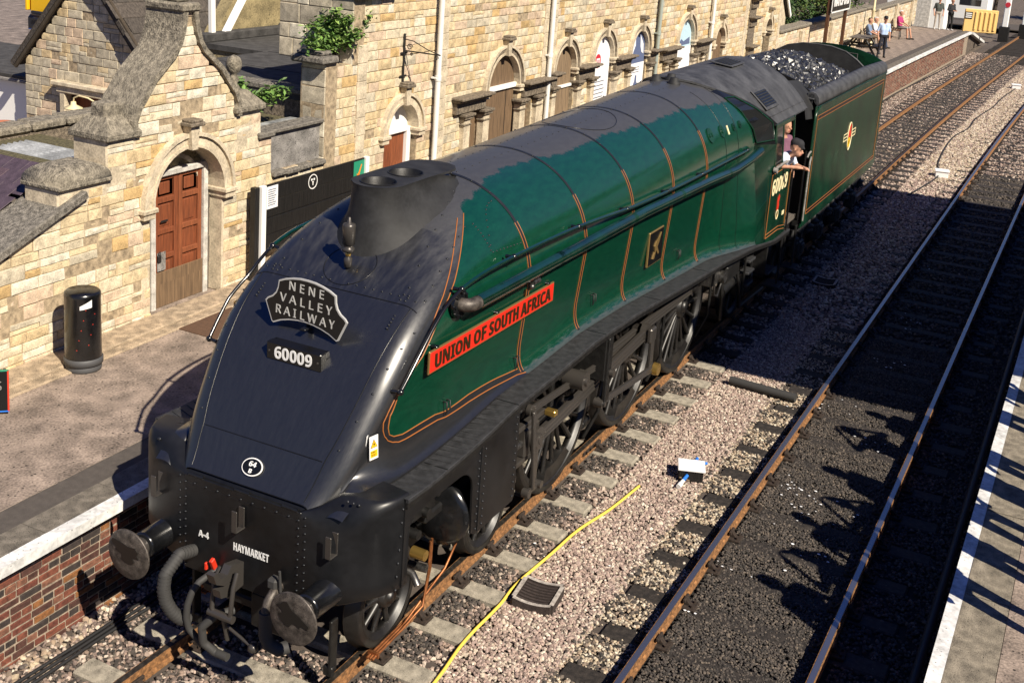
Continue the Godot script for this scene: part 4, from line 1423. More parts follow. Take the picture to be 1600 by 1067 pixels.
	for s in [-1.0, 1.0]:
		mi("headlight", box_mesh(Vector3(0.36, 0.22, 0.06), 0.02, Vector3(s * 0.95, 0.95, 0.0)), "chrome", lo)
		mi("marker_panel", box_mesh(Vector3(0.10, 0.5, 0.3), 0.02, Vector3(s * 1.27, 1.85, -0.2)), "lorry_yellow", lo)
		for z in [-1.2, -6.0]:
			var wh := MB.new()
			wh.cyl(Vector3(s * 1.0, 0.5, z), Vector3(s * 1.24, 0.5, z), 0.5, 0.5, 20)
			mi("wheel", wh.done(), "rubber", lo)
	# flat felt roof and the rendered walls round it
	var fr := thing("flat_roof_block", "low block with a grey felt flat roof and olive rendered walls behind the station front", "flat-roofed building")
	mi("roof_felt", box_mesh(Vector3(3.5, 0.12, 6.2), 0.0, Vector3(-7.15, 3.36, -10.3)), "felt", fr)
	mi("roof_felt", box_mesh(Vector3(1.7, 0.11, 2.9), 0.0, Vector3(-9.74, 3.36, -11.95)), "felt", fr)
	for k in 2:
		mi("felt_lap", box_mesh(Vector3(3.4, 0.012, 0.10), 0.0, Vector3(-7.15, 3.424, -8.9 - k * 1.7)), "felt", fr)
	mi("block_wall", box_mesh(Vector3(3.4, 2.8, 6.0), 0.0, Vector3(-7.15, 1.9, -10.3)), "render_olive", fr)
	mi("block_wall", box_mesh(Vector3(1.7, 2.8, 2.8), 0.0, Vector3(-9.72, 1.9, -11.95)), "render_olive", fr)
	mi("upstand", box_mesh(Vector3(5.2, 0.22, 0.18), 0.03, Vector3(-8.0, 3.52, -13.2)), "felt", fr)
	mi("upstand", box_mesh(Vector3(0.20, 0.20, 2.7), 0.03, Vector3(-10.45, 3.50, -11.85)), "felt", fr)
	mi("rendered_wall", box_mesh(Vector3(5.0, 2.6, 0.3), 0.0, Vector3(-8.0, 4.75, -13.45)), "render_olive", fr)
	var gw := MB.new()
	gw.prism(PackedVector2Array([Vector2(10.95, 3.4), Vector2(13.3, 3.4), Vector2(13.3, 6.3), Vector2(12.9, 5.8)]), wall_frame(-10.6), -0.3, 0.0)
	mi("rendered_gable", gw.done(), "render_olive", fr)
	var fa := MB.new()
	fa.box(Vector3(11.75, 4.28, 0.06), Vector3(2.9, 0.15, 0.10), 0.01, Basis(Vector3(0, 0, 1), atan(1.27)))
	mi("white_fascia", fa.done(), "post_white", fr, wall_frame(-10.5))
	var fb := MB.new()
	fb.box(Vector3(10.76, 4.15, 0.06), Vector3(0.12, 1.9, 0.10), 0.01, Basis(Vector3(0, 0, 1), 0.03))
	mi("white_fascia", fb.done(), "post_white", fr, wall_frame(-10.5))
	# low parapet and the ledge with plants
	var lp2 := thing("low_parapet", "low stone parapet with weathered coping between the roof and the shrubs", "parapet wall")
	for k in 4:
		mi("coping_stone", box_mesh(Vector3(0.72, 0.11, 0.34), 0.025, Vector3(-8.0 + k * 0.735, 3.44, -7.35)), "lichen_grey", lp2)
	mi("wall_core", box_mesh(Vector3(3.2, 0.9, 0.26), 0.0, Vector3(-6.95, 2.95, -7.35)), "dressed_dark", lp2)
	mi("ledge", box_mesh(Vector3(2.4, 0.5, 1.9), 0.03, Vector3(-6.45, 2.76, -6.2)), "moss", lp2)
	mi("lead_flashing", box_mesh(Vector3(0.30, 0.03, 1.2), 0.01, Vector3(-5.32, 3.10, -6.2)), "corrugated", lp2)
	shrub("leafy buddleia growing from the wall top beside the taller station wall", Vector3(-5.15, 4.02, -7.5), Vector3(0.42, 0.85, 0.75), 2600, 71)
	shrub("spreading buddleia growing on the ledge above the grey board panel", Vector3(-5.75, 3.02, -5.9), Vector3(0.55, 0.75, 0.85), 2600, 72)
	# slate lean-to, corrugated sheet and mossy ledges behind the sloped coping
	var sl2 := thing("slate_roof", "small lean-to roof of purple slates behind the sloping stone coping", "roof")
	var ang2 := atan(0.42)
	var rb := Basis(Vector3.RIGHT, ang2)
	mi("roof_board", box_mesh(Vector3(3.6, 0.06, 4.2), 0.0), "old_wood", sl2, Transform3D(rb, Vector3(-7.45, 2.16, -0.35)))
	var smm := [box_mesh(Vector3(0.285, 0.012, 0.40), 0.003), box_mesh(Vector3(0.292, 0.012, 0.40), 0.003)]
	for row in 13:
		for col in 11:
			var d := row * 0.235
			mi("slate", smm[col % 2], "slate_purple" if rng.randf() < 0.6 else "slate_purple_b", sl2, Transform3D(rb * Basis(Vector3.RIGHT, 0.03), Vector3(-5.72 - col * 0.295 - (0.147 if row % 2 == 0 else 0.0), 2.95 - d * sin(ang2) + 0.035, -2.02 + d * cos(ang2))))
	mi("ridge_ledge", box_mesh(Vector3(4.0, 0.5, 0.5), 0.04, Vector3(-7.5, 2.74, -2.42)), "moss", sl2)
	var cr := MB.new()
	var rings := []
	for i in 49:
		var z := -2.66 - i * 0.0165
		var y := 2.93 + 0.022 * sin(i * TAU / 6.0)
		rings.append([Vector3(-7.45, y, z), Vector3(-6.05, y, z), Vector3(-6.05, y - 0.006, z), Vector3(-7.45, y - 0.006, z)])
	cr.loft(rings, true, true, false)
	tag1(mi("corrugated_sheet", cr.done(), "corrugated"), "pale corrugated iron sheet lying behind the pyramid-capped pier", "metal sheet")
	var ml := thing("outhouse_wall", "mossy outhouse walls and ledge behind the slate roof", "wall")
	mi("mossy_top", box_mesh(Vector3(3.6, 0.4, 1.7), 0.05, Vector3(-7.4, 2.68, -3.2)), "moss", ml)
	for k in 6:
		mi("coping_stone", box_mesh(Vector3(0.42, 0.14, 0.62), 0.04, Vector3(-8.05 + rng.randf_range(-0.02, 0.02), 2.98 + rng.randf_range(-0.015, 0.015), -2.3 - k * 0.635)), "lichen_stone", ml)
	mi("wall_core", box_mesh(Vector3(0.36, 2.2, 4.4), 0.0, Vector3(-8.05, 1.8, -3.9)), "dressed_dark", ml)
	var pot := MB.new()
	pot.lathe([Vector2(0.0, 0.06), Vector2(0.16, 0.05), Vector2(0.21, 0.03), Vector2(0.21, 0.0), Vector2(0.14, -0.02), Vector2(0.12, -0.2), Vector2(0.0, -0.2)], Vector3(-8.6, 2.9, -4.0), Basis.IDENTITY, 18)
	tag1(mi("flower_pot", pot.done(), "terracotta"), "terracotta pot rim on the wall left of the corrugated sheet", "flower pot")

func build_far():
	# garden wall beyond the station
	var T := wall_frame()
	var gw := thing("garden_wall", "pale stone garden wall running beyond the station building to the crossing", "garden wall")
	var inside := func(u: float, v: float) -> bool: return v < (2.5 if u < 52.0 else 2.32)
	lay_stones(gw, T, PL - 0.05, 2.5, 34.75, 66.0, inside, Vector2(0.15, 0.21), Vector2(0.3, 0.6), func(_u, _v): return false, [1, 5, 0, 6, 3], 0.0, 0.4)
	for k in 30:
		mi("coping_stone", box_mesh(Vector3(0.56, 0.12, 1.04), 0.03, Vector3(WX - 0.2, (2.56 if k < 17 else 2.38) + rng.randf_range(-0.01, 0.01), -35.3 - k * 1.05)), "lichen_stone", gw)
	for k in 6:
		mi("buttress", box_mesh(Vector3(0.14, 1.5, 0.34), 0.02, Vector3(WX + 0.07, 1.66, -38.0 - k * 5.2)), "dressed", gw)
	# small outbuilding with slate roof behind the wall
	var ob := thing("outbuilding", "small stone outbuilding with grey slate roof and white barge boards beyond the station", "outbuilding", Vector3(-7.0, 0.5, -37.6))
	var om := MB.new()
	om.prism(PackedVector2Array([Vector2(-1.2, 0), Vector2(1.2, 0), Vector2(1.2, 2.3), Vector2(0, 3.5), Vector2(-1.2, 2.3)]), Transform3D(Basis(Vector3(0, 0, -1), Vector3.UP, Vector3.RIGHT), Vector3.ZERO), -1.5, 1.2)
	mi("wall", om.done(), "dressed", ob)
	for s in [-1.0, 1.0]:
		var rf := MB.new()
		rf.box(Vector3(-0.15, 2.95, s * 0.66), Vector3(3.0, 0.07, 1.85), 0.0, Basis(Vector3.RIGHT, s * 0.785))
		mi("roof", rf.done(), "tile_grey", ob)
		var bb := MB.new()
		bb.box(Vector3(1.36, 2.95, s * 0.68), Vector3(0.05, 0.14, 1.8), 0.0, Basis(Vector3.RIGHT, s * 0.785))
		mi("barge_board", bb.done(), "gate_white", ob)
	# trees
	var dk := [Color(0.035, 0.075, 0.018), Color(0.05, 0.10, 0.022), Color(0.028, 0.06, 0.016), Color(0.07, 0.12, 0.03)]
	var lt := [Color(0.11, 0.16, 0.03), Color(0.14, 0.19, 0.035), Color(0.08, 0.13, 0.025), Color(0.17, 0.20, 0.05)]
	tree("dark bushy tree just behind the small outbuilding", Vector3(-9.0, 0.5, -39.5), 5.0, 2.2, 7000, 81, dk)
	tree("dark leafy tree behind the station nameboard", Vector3(-7.6, 0.5, -44.0), 4.6, 2.2, 8000, 82, dk)
	tree("yellow green bush between the nameboard and the cream lamp post", Vector3(-7.2, 0.5, -50.0), 3.9, 2.0, 7000, 83, lt)
	tree("tall dark tree farthest left behind the end of the station", Vector3(-12.0, 0.5, -41.0), 7.0, 3.0, 8000, 84, dk)
	tree("dark tree beside the far end of the garden wall", Vector3(-9.0, 0.5, -58.0), 5.0, 2.6, 7000, 85, dk)
	var rt := [["broad dark tree nearest beyond the right-hand platform", Vector3(30, 0.4, -26), 10.5, 5.0], ["second broad tree beyond the right-hand platform", Vector3(27, 0.4, -39), 10.0, 4.8], ["third tall tree beyond the right-hand platform", Vector3(31, 0.4, -52), 11.5, 5.4], ["fourth tree along beyond the right-hand platform", Vector3(26, 0.4, -66), 11.0, 5.2], ["fifth tree along beyond the right-hand platform", Vector3(23, 0.4, -82), 12.0, 5.6], ["farthest tree beyond the right-hand platform", Vector3(16, 0.4, -98), 12.5, 6.0], ["tree standing behind the platform canopy", Vector3(27, 0.4, -12), 9.5, 4.6]]
	for i in rt.size():
		tree(rt[i][0], rt[i][1], rt[i][2], rt[i][3], 9000, 130 + i, dk, 0.30)
	tree("green tree beyond the level crossing", Vector3(-3.0, 0.0, -92.0), 6.0, 3.5, 6000, 86, lt)
	# station nameboard
	var sg := thing("station_nameboard", "black WANSFORD station nameboard with white border on two brown posts", "station sign")
	for z in [-39.15, -42.35]:
		mi("post", box_mesh(Vector3(0.13, 2.9, 0.13), 0.015, Vector3(-4.25, PL + 1.45, z)), "post_brown", sg)
	var bd := mi("board", box_mesh(Vector3(0.05, 0.95, 3.4), 0.01, Vector3(-4.15, 3.55, -40.75)), "plate_black", sg)
	for q in [[0.0, 0.455, 3.4, 0.05], [0.0, -0.455, 3.4, 0.05], [1.675, 0.0, 0.05, 0.95], [-1.675, 0.0, 0.05, 0.95]]:
		mi("border", box_mesh(Vector3(0.02, q[3], q[2]), 0.0, Vector3(-4.12, 3.55 + q[1], -40.75 + q[0])), "white_paint", bd)
	text_part("lettering", "WANSFORD", bd, Transform3D(Basis(Vector3(0, 0, -1), Vector3.UP, Vector3.RIGHT), Vector3(-4.122, 3.52, -40.75)), 0.42, 2.8, "white_paint", 0.02)
	# cream lamp post
	var lp := thing("lamp_post", "cream painted iron lamp post with a fluted base beside the garden wall", "lamp post", Vector3(-4.55, PL, -50.3))
	var lm := MB.new()
	lm.lathe([Vector2(0.20, 0.0), Vector2(0.20, 0.12), Vector2(0.15, 0.16), Vector2(0.14, 0.50), Vector2(0.10, 0.56), Vector2(0.08, 0.62), Vector2(0.07, 1.6), Vector2(0.095, 1.64), Vector2(0.06, 1.7), Vector2(0.05, 3.6), Vector2(0.0, 3.7)], Vector3.ZERO, Basis.IDENTITY, 14)
	mi("column", lm.done(), "lamp_cream", lp)
	var lh := MB.new()
	lh.lathe([Vector2(0.10, 3.62), Vector2(0.24, 4.1), Vector2(0.26, 4.12), Vector2(0.06, 4.34), Vector2(0.0, 4.4)], Vector3.ZERO, Basis.IDENTITY, 6, false)
	mi("lantern", lh.done(), "frame_white", lp)
	# platform bench and picnic table
	for q in [["dark slatted platform bench with two seated people, beside the garden wall", Vector3(-4.35, PL, -49.3), 0.12], ["farther dark platform bench where a man in purple sits", Vector3(-4.2, PL, -55.4), 0.12]]:
		var b := thing("bench", q[0], "bench", q[1], "platform benches")
		b.rotation.y = q[2]
		for k in 4:
			mi("seat_slat", box_mesh(Vector3(0.09, 0.03, 1.7), 0.005, Vector3(-0.15 + k * 0.11, 0.45, 0)), "post_brown", b)
		for k in 3:
			mi("back_slat", box_mesh(Vector3(0.03, 0.09, 1.7), 0.005, Vector3(-0.26 - 0.02 * k, 0.58 + k * 0.12, 0)), "post_brown", b)
		for s in [-0.7, 0.7]:
			var lg := MB.new()
			lg.tube([Vector3(0.2, 0, s), Vector3(0.16, 0.44, s), Vector3(-0.2, 0.44, s), Vector3(-0.3, 0.9, s)], 0.03, 6)
			lg.tube([Vector3(-0.2, 0.44, s), Vector3(-0.3, 0.0, s)], 0.03, 6)
			mi("bench_end", lg.done(), "iron_black", b)
	var pt := thing("picnic_table", "dark picnic table with a worn grey top near the nameboard", "picnic table", Vector3(-4.15, PL, -46.2))
	for k in 5:
		mi("table_plank", box_mesh(Vector3(0.15, 0.04, 1.7), 0.006, Vector3(-0.32 + k * 0.16, 0.74, 0)), "old_wood", pt)
	for s in [-1.0, 1.0]:
		mi("seat_plank", box_mesh(Vector3(0.26, 0.05, 1.7), 0.006, Vector3(s * 0.72, 0.45, 0)), "tar_board", pt)
		var lg := MB.new()
		lg.tube([Vector3(-0.75, 0.0, s * 0.6), Vector3(-0.25, 0.72, s * 0.6)], 0.05, 6)
		lg.tube([Vector3(0.75, 0.0, s * 0.6), Vector3(0.25, 0.72, s * 0.6)], 0.05, 6)
		lg.tube([Vector3(-0.8, 0.40, s * 0.6), Vector3(0.8, 0.40, s * 0.6)], 0.05, 6)
		mi("leg_frame", lg.done(), "tar_board", pt)
	# yellow plastic barrier across the platform end
	var br := thing("plastic_barrier", "yellow plastic barrier with a small notice across the platform end", "barrier", Vector3(-1.45, 0.62, -67.2))
	br.rotation.y = 0.35
	mi("panel", box_mesh(Vector3(1.9, 1.35, 0.10), 0.04, Vector3(0, 0.72, 0)), "barrier_yellow", br)
	for k in 5:
		mi("rib", box_mesh(Vector3(0.16, 1.1, 0.12), 0.05, Vector3(-0.3 + k * 0.27, 0.72, 0.06)), "barrier_yellow", br)
	mi("foot", box_mesh(Vector3(0.3, 0.06, 0.6), 0.02, Vector3(-0.6, 0.03, 0)), "rubber", br)
	mi("foot", box_mesh(Vector3(0.3, 0.06, 0.6), 0.02, Vector3(0.6, 0.03, 0)), "rubber", br)
	var nt := mi("notice", box_mesh(Vector3(0.42, 0.40, 0.02), 0.0, Vector3(-0.72, 1.02, 0.065)), "plate_black", br)
	for k in 3:
		mi("text_line", box_mesh(Vector3(0.34, 0.055, 0.01), 0.0, Vector3(-0.72, 1.13 - k * 0.11, 0.078)), "white_paint", nt)
	# white hut, posts and level crossing gates
	mi_thing_box("white_hut", "white rendered end wall of a hut behind the two standing people", "hut", Vector3(-5.2, 2.2, -68.6), Vector3(3.4, 3.6, 2.4), "gate_white")
	var van := thing("white_van", "white van parked by the crossing behind the yellow barrier", "van", Vector3(-4.0, 0.25, -76.0))
	mi("body", box_mesh(Vector3(4.4, 1.6, 1.9), 0.15, Vector3(0, 1.25, 0)), "gate_white", van)
	mi("window", box_mesh(Vector3(1.4, 0.5, 1.92), 0.05, Vector3(1.0, 1.65, 0.0)), "glass_dark", van)
	for s in [-1.4, 1.4]:
		var wm := MB.new()
		wm.cyl(Vector3(s, 0.33, 0.7), Vector3(s, 0.33, 0.98), 0.33, 0.33, 14)
		mi("wheel", wm.done(), "rubber", van)
	for q in [[Vector3(-0.55, 0.0, -73.0), "white crossing post with red lamps, left of the rails"], [Vector3(0.35, 0.0, -76.5), "slim white crossing post nearer the gate"]]:
		var p := thing("crossing_post", q[1], "crossing post", q[0], "posts at the level crossing")
		mi("post", box_mesh(Vector3(0.34, 4.6, 0.34), 0.04, Vector3(0, 1.9, 0)), "gate_white", p)
		mi("post_foot", box_mesh(Vector3(0.6, 1.0, 0.5), 0.03, Vector3(0, 0.25, 0)), "tar_board", p)
		for k in 2:
			var dm := MB.new()
			dm.cyl(Vector3(0, 2.9 - k * 0.8, 0.17), Vector3(0, 2.9 - k * 0.8, 0.2), 0.16, 0.16, 14)
			mi("red_disc", dm.done(), "poster_red", p)
	var g := thing("crossing_gate", "white timber level crossing gate with diagonal braces at the far right", "level crossing gate", Vector3(1.9, 0.0, -80.0))
	for k in 5:
		mi("gate_bar", box_mesh(Vector3(5.0, 0.10, 0.07), 0.01, Vector3(2.5, 0.5 + k * 0.42, 0)), "gate_white", g)
	for k in 3:
		mi("gate_stile", box_mesh(Vector3(0.14, 2.0, 0.10), 0.01, Vector3(0.07 + k * 2.4, 1.3, 0)), "gate_white", g)
	for k in 2:
		var dg := MB.new()
		dg.box(Vector3(1.25 + k * 2.4, 1.3, 0.02), Vector3(2.9, 0.10, 0.06), 0.0, Basis(Vector3(0, 0, 1), 0.60))
		mi("gate_brace", dg.done(), "gate_white", g)
	struct("crossing_road", box_mesh(Vector3(40, 0.06, 5.0), 0.0, Vector3(6, -0.03, -83.5)), "tarmac_dark")

func mi_thing_box(called: String, label: String, cat: String, c: Vector3, s: Vector3, mat: String):
	var t := thing(called, label, cat, c)
	mi("wall", box_mesh(s, 0.02), mat, t)
	var r := MB.new()
	r.prism(PackedVector2Array([Vector2(-s.x * 0.55, s.y * 0.5), Vector2(s.x * 0.55, s.y * 0.5), Vector2(0, s.y * 0.5 + 1.2)]), Transform3D.IDENTITY, -s.z * 0.55, s.z * 0.55)
	mi("roof", r.done(), "tile_grey", t)
	var d := MB.new()
	d.box(Vector3(0.4, -0.6, s.z * 0.5 + 0.01), Vector3(0.9, 2.0, 0.04), 0.005)
	mi("door", d.done(), "frame_white", t)

# ================================================================ the locomotive
# [z, top, half width, flat half width, corner height]
const CAS := [[1.06, 1.62, 0.66, 0.54, 0.10], [0.78, 2.08, 0.84, 0.63, 0.22], [0.5, 2.48, 0.92, 0.70, 0.28], [0.17, 2.90, 0.985, 0.76, 0.30], [-0.22, 3.20, 1.02, 0.74, 0.36], [-0.5, 3.39, 1.035, 0.66, 0.45], [-0.8, 3.58, 1.05, 0.50, 0.60], [-1.2, 3.77, 1.06, 0.28, 0.78], [-1.6, 3.90, 1.075, 0.08, 0.90], [-2.02, 3.97, 1.08, 0.0, 0.96], [-3.46, 4.0, 1.09, 0.0, 1.0], [-4.88, 4.04, 1.09, 0.0, 1.02], [-6.3, 4.09, 1.09, 0.0, 1.05], [-7.72, 4.14, 1.09, 0.0, 1.08], [-9.0, 4.18, 1.1, 0.0, 1.1], [-9.95, 4.2, 1.13, 0.0, 1.1], [-10.5, 4.2, 1.17, 0.0, 1.1]]
const YB := [[1.3, 1.86], [0.83, 1.87], [0.16, 1.85], [-0.74, 1.90], [-1.4, 1.975], [-2.37, 2.0], [-3.36, 2.04], [-4.7, 1.99], [-7.0, 1.83], [-8.3, 1.75], [-9.9, 1.6], [-11.2, 1.42], [-12.3, 1.39]]
const CM := [[1.0, 0.78], [0.5, 0.92], [0.17, 0.975], [-0.5, 1.01], [-2.0, 1.02], [-8.0, 1.03], [-9.2, 1.2], [-9.9, 1.31], [-10.5, 1.35]]
const XF := [[1.0, 0.98], [0.5, 1.1], [-0.3, 1.12], [-8.0, 1.14], [-9.2, 1.29], [-9.9, 1.345], [-10.5, 1.36]]
var loco: Node3D

func tabl(t: Array, z: float, k: int) -> float:
	if z >= t[0][0]: return t[0][k]
	for i in t.size() - 1:
		if z >= t[i + 1][0]:
			return lerpf(t[i][k], t[i + 1][k], (t[i][0] - z) / (t[i][0] - t[i + 1][0]))
	return t[-1][k]

func tab(t: Array, z: float, k := 1) -> float:
	var s := 0.0
	for d in [-0.16, -0.08, 0.0, 0.08, 0.16]:
		s += tabl(t, z + d, k)
	return s / 5.0

func cas_params(z: float) -> Array:
	var yt := tab(CAS, z, 1)
	var a := tab(CAS, z, 2)
	var f := tab(CAS, z, 3)
	var b := tab(CAS, z, 4)
	var yb := tab(YB, z)
	var fh := 0.33 + 0.2 * clampf((z + 0.6) / 0.8, 0.0, 1.0)
	if z > 0.75: yb -= (z - 0.75) * 0.6
	var yc := yt - b
	return [yt, a, f, b, yc, tab(CM, z), tab(XF, z), yb, minf(yb + fh, yc - 0.02)]

func con(p: Array, t: float) -> Vector2:
	var a: float = p[1]; var f: float = p[2]; var b: float = p[3]; var yc: float = p[4]
	if t < 0.5:
		var s := t / 0.5
		var sf := f / (f + 1.57 * (a - f + b) * 0.5)
		if s < sf: return Vector2(f * s / sf, p[0])
		var th := (s - sf) / (1.0 - sf) * PI * 0.5
		return Vector2(f + (a - f) * pow(sin(th), 0.952), yc + b * pow(maxf(cos(th), 0.0), 0.952))
	if t < 0.8:
		var s := (t - 0.5) / 0.3
		return Vector2(lerpf(a, p[5], s), lerpf(yc, p[8], s))
	var s := (t - 0.8) / 0.2
	var p0 := Vector2(p[5], p[8])
	var p1 := Vector2(p[5] - 0.015, p[7] + 0.06)
	var p2 := Vector2(p[6], p[7] + 0.015)
	return p0 * (1 - s) * (1 - s) + p1 * 2.0 * s * (1 - s) + p2 * s * s

func skin(z: float, t: float, side := 1.0, out := 0.0) -> Vector3:
	var p := cas_params(z)
	var c := con(p, t)
	if out != 0.0:
		var e := con(p, minf(t + 0.004, 1.0)) - con(p, maxf(t - 0.004, 0.0))
		var n := Vector2(-e.y, e.x).normalized()
		if n.x < -0.3 and n.y < 0.3: n = -n
		if n.y < 0 and absf(n.y) > absf(n.x): n = -n
		if n.x < 0 and absf(n.x) > absf(n.y): n = -n
		c += n * out
	return Vector3(c.x * side, c.y, z)

func skin_top(x: float, z: float) -> float:     # height of the casing over a point
	var p := cas_params(z)
	var lo := 0.0; var hi := 0.5
	for i in 18:
		var m := (lo + hi) * 0.5
		if con(p, m).x < absf(x): lo = m
		else: hi = m
	return con(p, lo).y

const OUTL := [[-1.75, 0.0], [-1.34, 0.197], [-1.06, 0.26], [-0.74, 0.34], [-0.54, 0.387], [-0.38, 0.417], [-0.22, 0.45], [-0.08, 0.475], [0.10, 0.487], [0.24, 0.493], [0.32, 0.499], [0.36, 0.803], [0.36, 0.817], [0.34, 0.837], [0.30, 0.853], [0.24, 0.863], [0.16, 0.870], [0.06, 0.870], [-0.46, 0.862], [-1.02, 0.89], [-1.58, 0.93], [-1.95, 0.955], [-2.1, 0.98]]
const INL := [[-1.9, 0.0], [-1.46, 0.193], [-1.08, 0.287], [-0.74, 0.373], [-0.58, 0.407], [-0.40, 0.437], [-0.24, 0.47], [-0.12, 0.49], [0.20, 0.498], [0.28, 0.803], [0.295, 0.823], [0.28, 0.84], [0.22, 0.85], [0.10, 0.853], [-0.42, 0.837], [-1.02, 0.853], [-1.6, 0.89], [-2.0, 0.92]]

func casing_textures() -> Array:
	var W := 2048; var H := 512
	var data := PackedByteArray(); data.resize(W * H * 3)
	var rg := PackedByteArray(); rg.resize(W * H)
	var poly := PackedVector2Array()
	for q in INL: poly.append(Vector2(q[0], q[1]))
	poly.append(Vector2(-2.12, 1.0)); poly.append(Vector2(-10.6, 1.0)); poly.append(Vector2(-10.6, 0.0))
	var soot := [[-1.0, 0.21], [-1.6, 0.17], [-2.18, 0.122], [-2.78, 0.105], [-3.38, 0.117], [-4.0, 0.14], [-4.64, 0.143], [-5.4, 0.148], [-6.42, 0.173], [-7.06, 0.184], [-7.48, 0.180], [-8.06, 0.197], [-8.58, 0.207], [-8.94, 0.233], [-10.0, 0.25]]
	var n := FastNoiseLite.new(); n.seed = 33; n.frequency = 0.02; n.fractal_octaves = 4
	var n2 := FastNoiseLite.new(); n2.seed = 34; n2.frequency = 0.09; n2.fractal_octaves = 3
	var green := Color(0.0028, 0.040, 0.0205).linear_to_srgb()
	var black := Color(0.0125, 0.013, 0.0145).linear_to_srgb()
	var sooty := Color(0.026, 0.0262, 0.0275).linear_to_srgb()
	var grey := Color(0.042, 0.043, 0.045).linear_to_srgb()
	for x in W:
		var z := 1.05 - 11.05 * (x + 0.5) / W
		# spans of t that are green in this column
		var cuts := []
		for i in poly.size():
			var a := poly[i]; var b := poly[(i + 1) % poly.size()]
			if (a.x > z) != (b.x > z):
				cuts.append(a.y + (b.y - a.y) * (z - a.x) / (b.x - a.x))
		cuts.sort()
		var ts := 0.0
		for i in soot.size() - 1:
			if z <= soot[i][0] and z > soot[i + 1][0]:
				ts = lerpf(soot[i][1], soot[i + 1][1], (soot[i][0] - z) / (soot[i][0] - soot[i + 1][0]))
		if z <= -10.0: ts = 0.25
		ts += n.get_noise_2d(x, 7.0) * 0.022
		for y in H:
			var t := (y + 0.5) / H
			var c := black
			var r := 0.34
			var inside := false
			for i in range(0, cuts.size() - 1, 2):
				if t > cuts[i] and t < cuts[i + 1]: inside = true
			var v := n.get_noise_2d(x, y * 3.0)
			var w := n2.get_noise_2d(x, y * 3.0)
			if inside:
				c = green
				r = 0.20 + 0.05 * v
				if t > 0.90:      # trodden grime on the curved foot, with a torn edge
					var gk := clampf((t - 0.925 + v * 0.05 + w * 0.02) * 22.0, 0.0, 1.0) * 0.8
					c = c.lerp(grey, gk); r = lerpf(r, 0.6, gk)
			if z > -1.75 and z < -0.2 and t < 0.45:
				var sk := clampf((-0.2 - z) * 0.9 + v * 0.5, 0.0, 1.0) * clampf((0.42 - t) * 6.0, 0.0, 1.0)
				if not inside: c = c.lerp(sooty, sk); r = lerpf(r, 0.66, sk)
			if z < -1.0:
				var k := clampf((ts - t + w * 0.008) * 90.0 + 0.5, 0.0, 1.0)
				c = c.lerp(sooty, k)
				r = lerpf(r, 0.66, k)
			var f := 1.0 + 0.13 * v + 0.07 * w
			var o := (y * W + x) * 3
			data[o] = int(clampf(c.r * f, 0, 1) * 255.0)
			data[o + 1] = int(clampf(c.g * f, 0, 1) * 255.0)
			data[o + 2] = int(clampf(c.b * f, 0, 1) * 255.0)
			rg[y * W + x] = int(clampf(r + 0.05 * w, 0.05, 1.0) * 255.0)
	return [tex_of(Image.create_from_data(W, H, false, Image.FORMAT_RGB8, data)), tex_of(Image.create_from_data(W, H, false, Image.FORMAT_L8, rg))]

func build_casing():
	var tx := casing_textures()
	var m := StandardMaterial3D.new()
	m.resource_name = "casing_paint"
	m.albedo_texture = tx[0]
	m.roughness = 1.0
	m.roughness_texture = tx[1]
	m.metallic_specular = 0.7
	m.clearcoat_enabled = true
	m.clearcoat = 0.35
	m.clearcoat_roughness = 0.12
	MT.casing = m
	var st := SurfaceTool.new()
	st.begin(Mesh.PRIMITIVE_TRIANGLES)
	st.set_smooth_group(0)
	var nt := 72
	var zs := []
	var z := 1.0
	while z > -9.96:
		zs.append(z)
		z -= 0.06 if z > -2.2 else 0.16
	zs.append(-9.97)
	var rows := []
	for q in zs:
		var p := cas_params(q)
		var r := []
		for k in range(-nt, nt + 1):
			var t := absf(k) / float(nt)
			var c := con(p, t)
			r.append([Vector3(c.x * (1.0 if k >= 0 else -1.0), c.y, q), Vector2((1.05 - q) / 11.05, t)])
		rows.append(r)
	for i in rows.size() - 1:
		for k in 2 * nt:
			var a = rows[i][k]; var b = rows[i][k + 1]; var c = rows[i + 1][k + 1]; var d = rows[i + 1][k]
			for v in [a, b, c, a, c, d]:
				st.set_uv(v[1])
				st.add_vertex(v[0])
	st.generate_normals()
	mi("casing", st.commit(), "casing", loco)

func surface_line(called: String, pts: Array, r: float, mat: String, parent: Node, sides := [1.0, -1.0], out := 0.0015):
	for s in sides:
		var ps := []
		for i in pts.size() - 1:
			var n := maxi(2, int(ceil(maxf(absf(pts[i + 1][0] - pts[i][0]) / 0.07, absf(pts[i + 1][1] - pts[i][1]) / 0.02))))
			for k in n:
				var f := float(k) / n
				ps.append(skin(lerpf(pts[i][0], pts[i + 1][0], f), lerpf(pts[i][1], pts[i + 1][1], f), s, out))
		ps.append(skin(pts[-1][0], pts[-1][1], s, out))
		var m := MB.new()
		m.tube(ps, r, 5)
		mi(called, m.done(), mat, parent)

func wheel(r: float, n: int, driver: bool, at: Vector3, side: float, crank := 0.0):
	var w := Node3D.new()
	w.name = "driving_wheel" if driver else "carrying_wheel"
	loco.add_child(w, true)
	w.transform = Transform3D(Basis(Vector3.UP, 0.0 if side > 0 else PI), at)
	build_wheel(w, r, n, driver, crank if side > 0 else -crank)

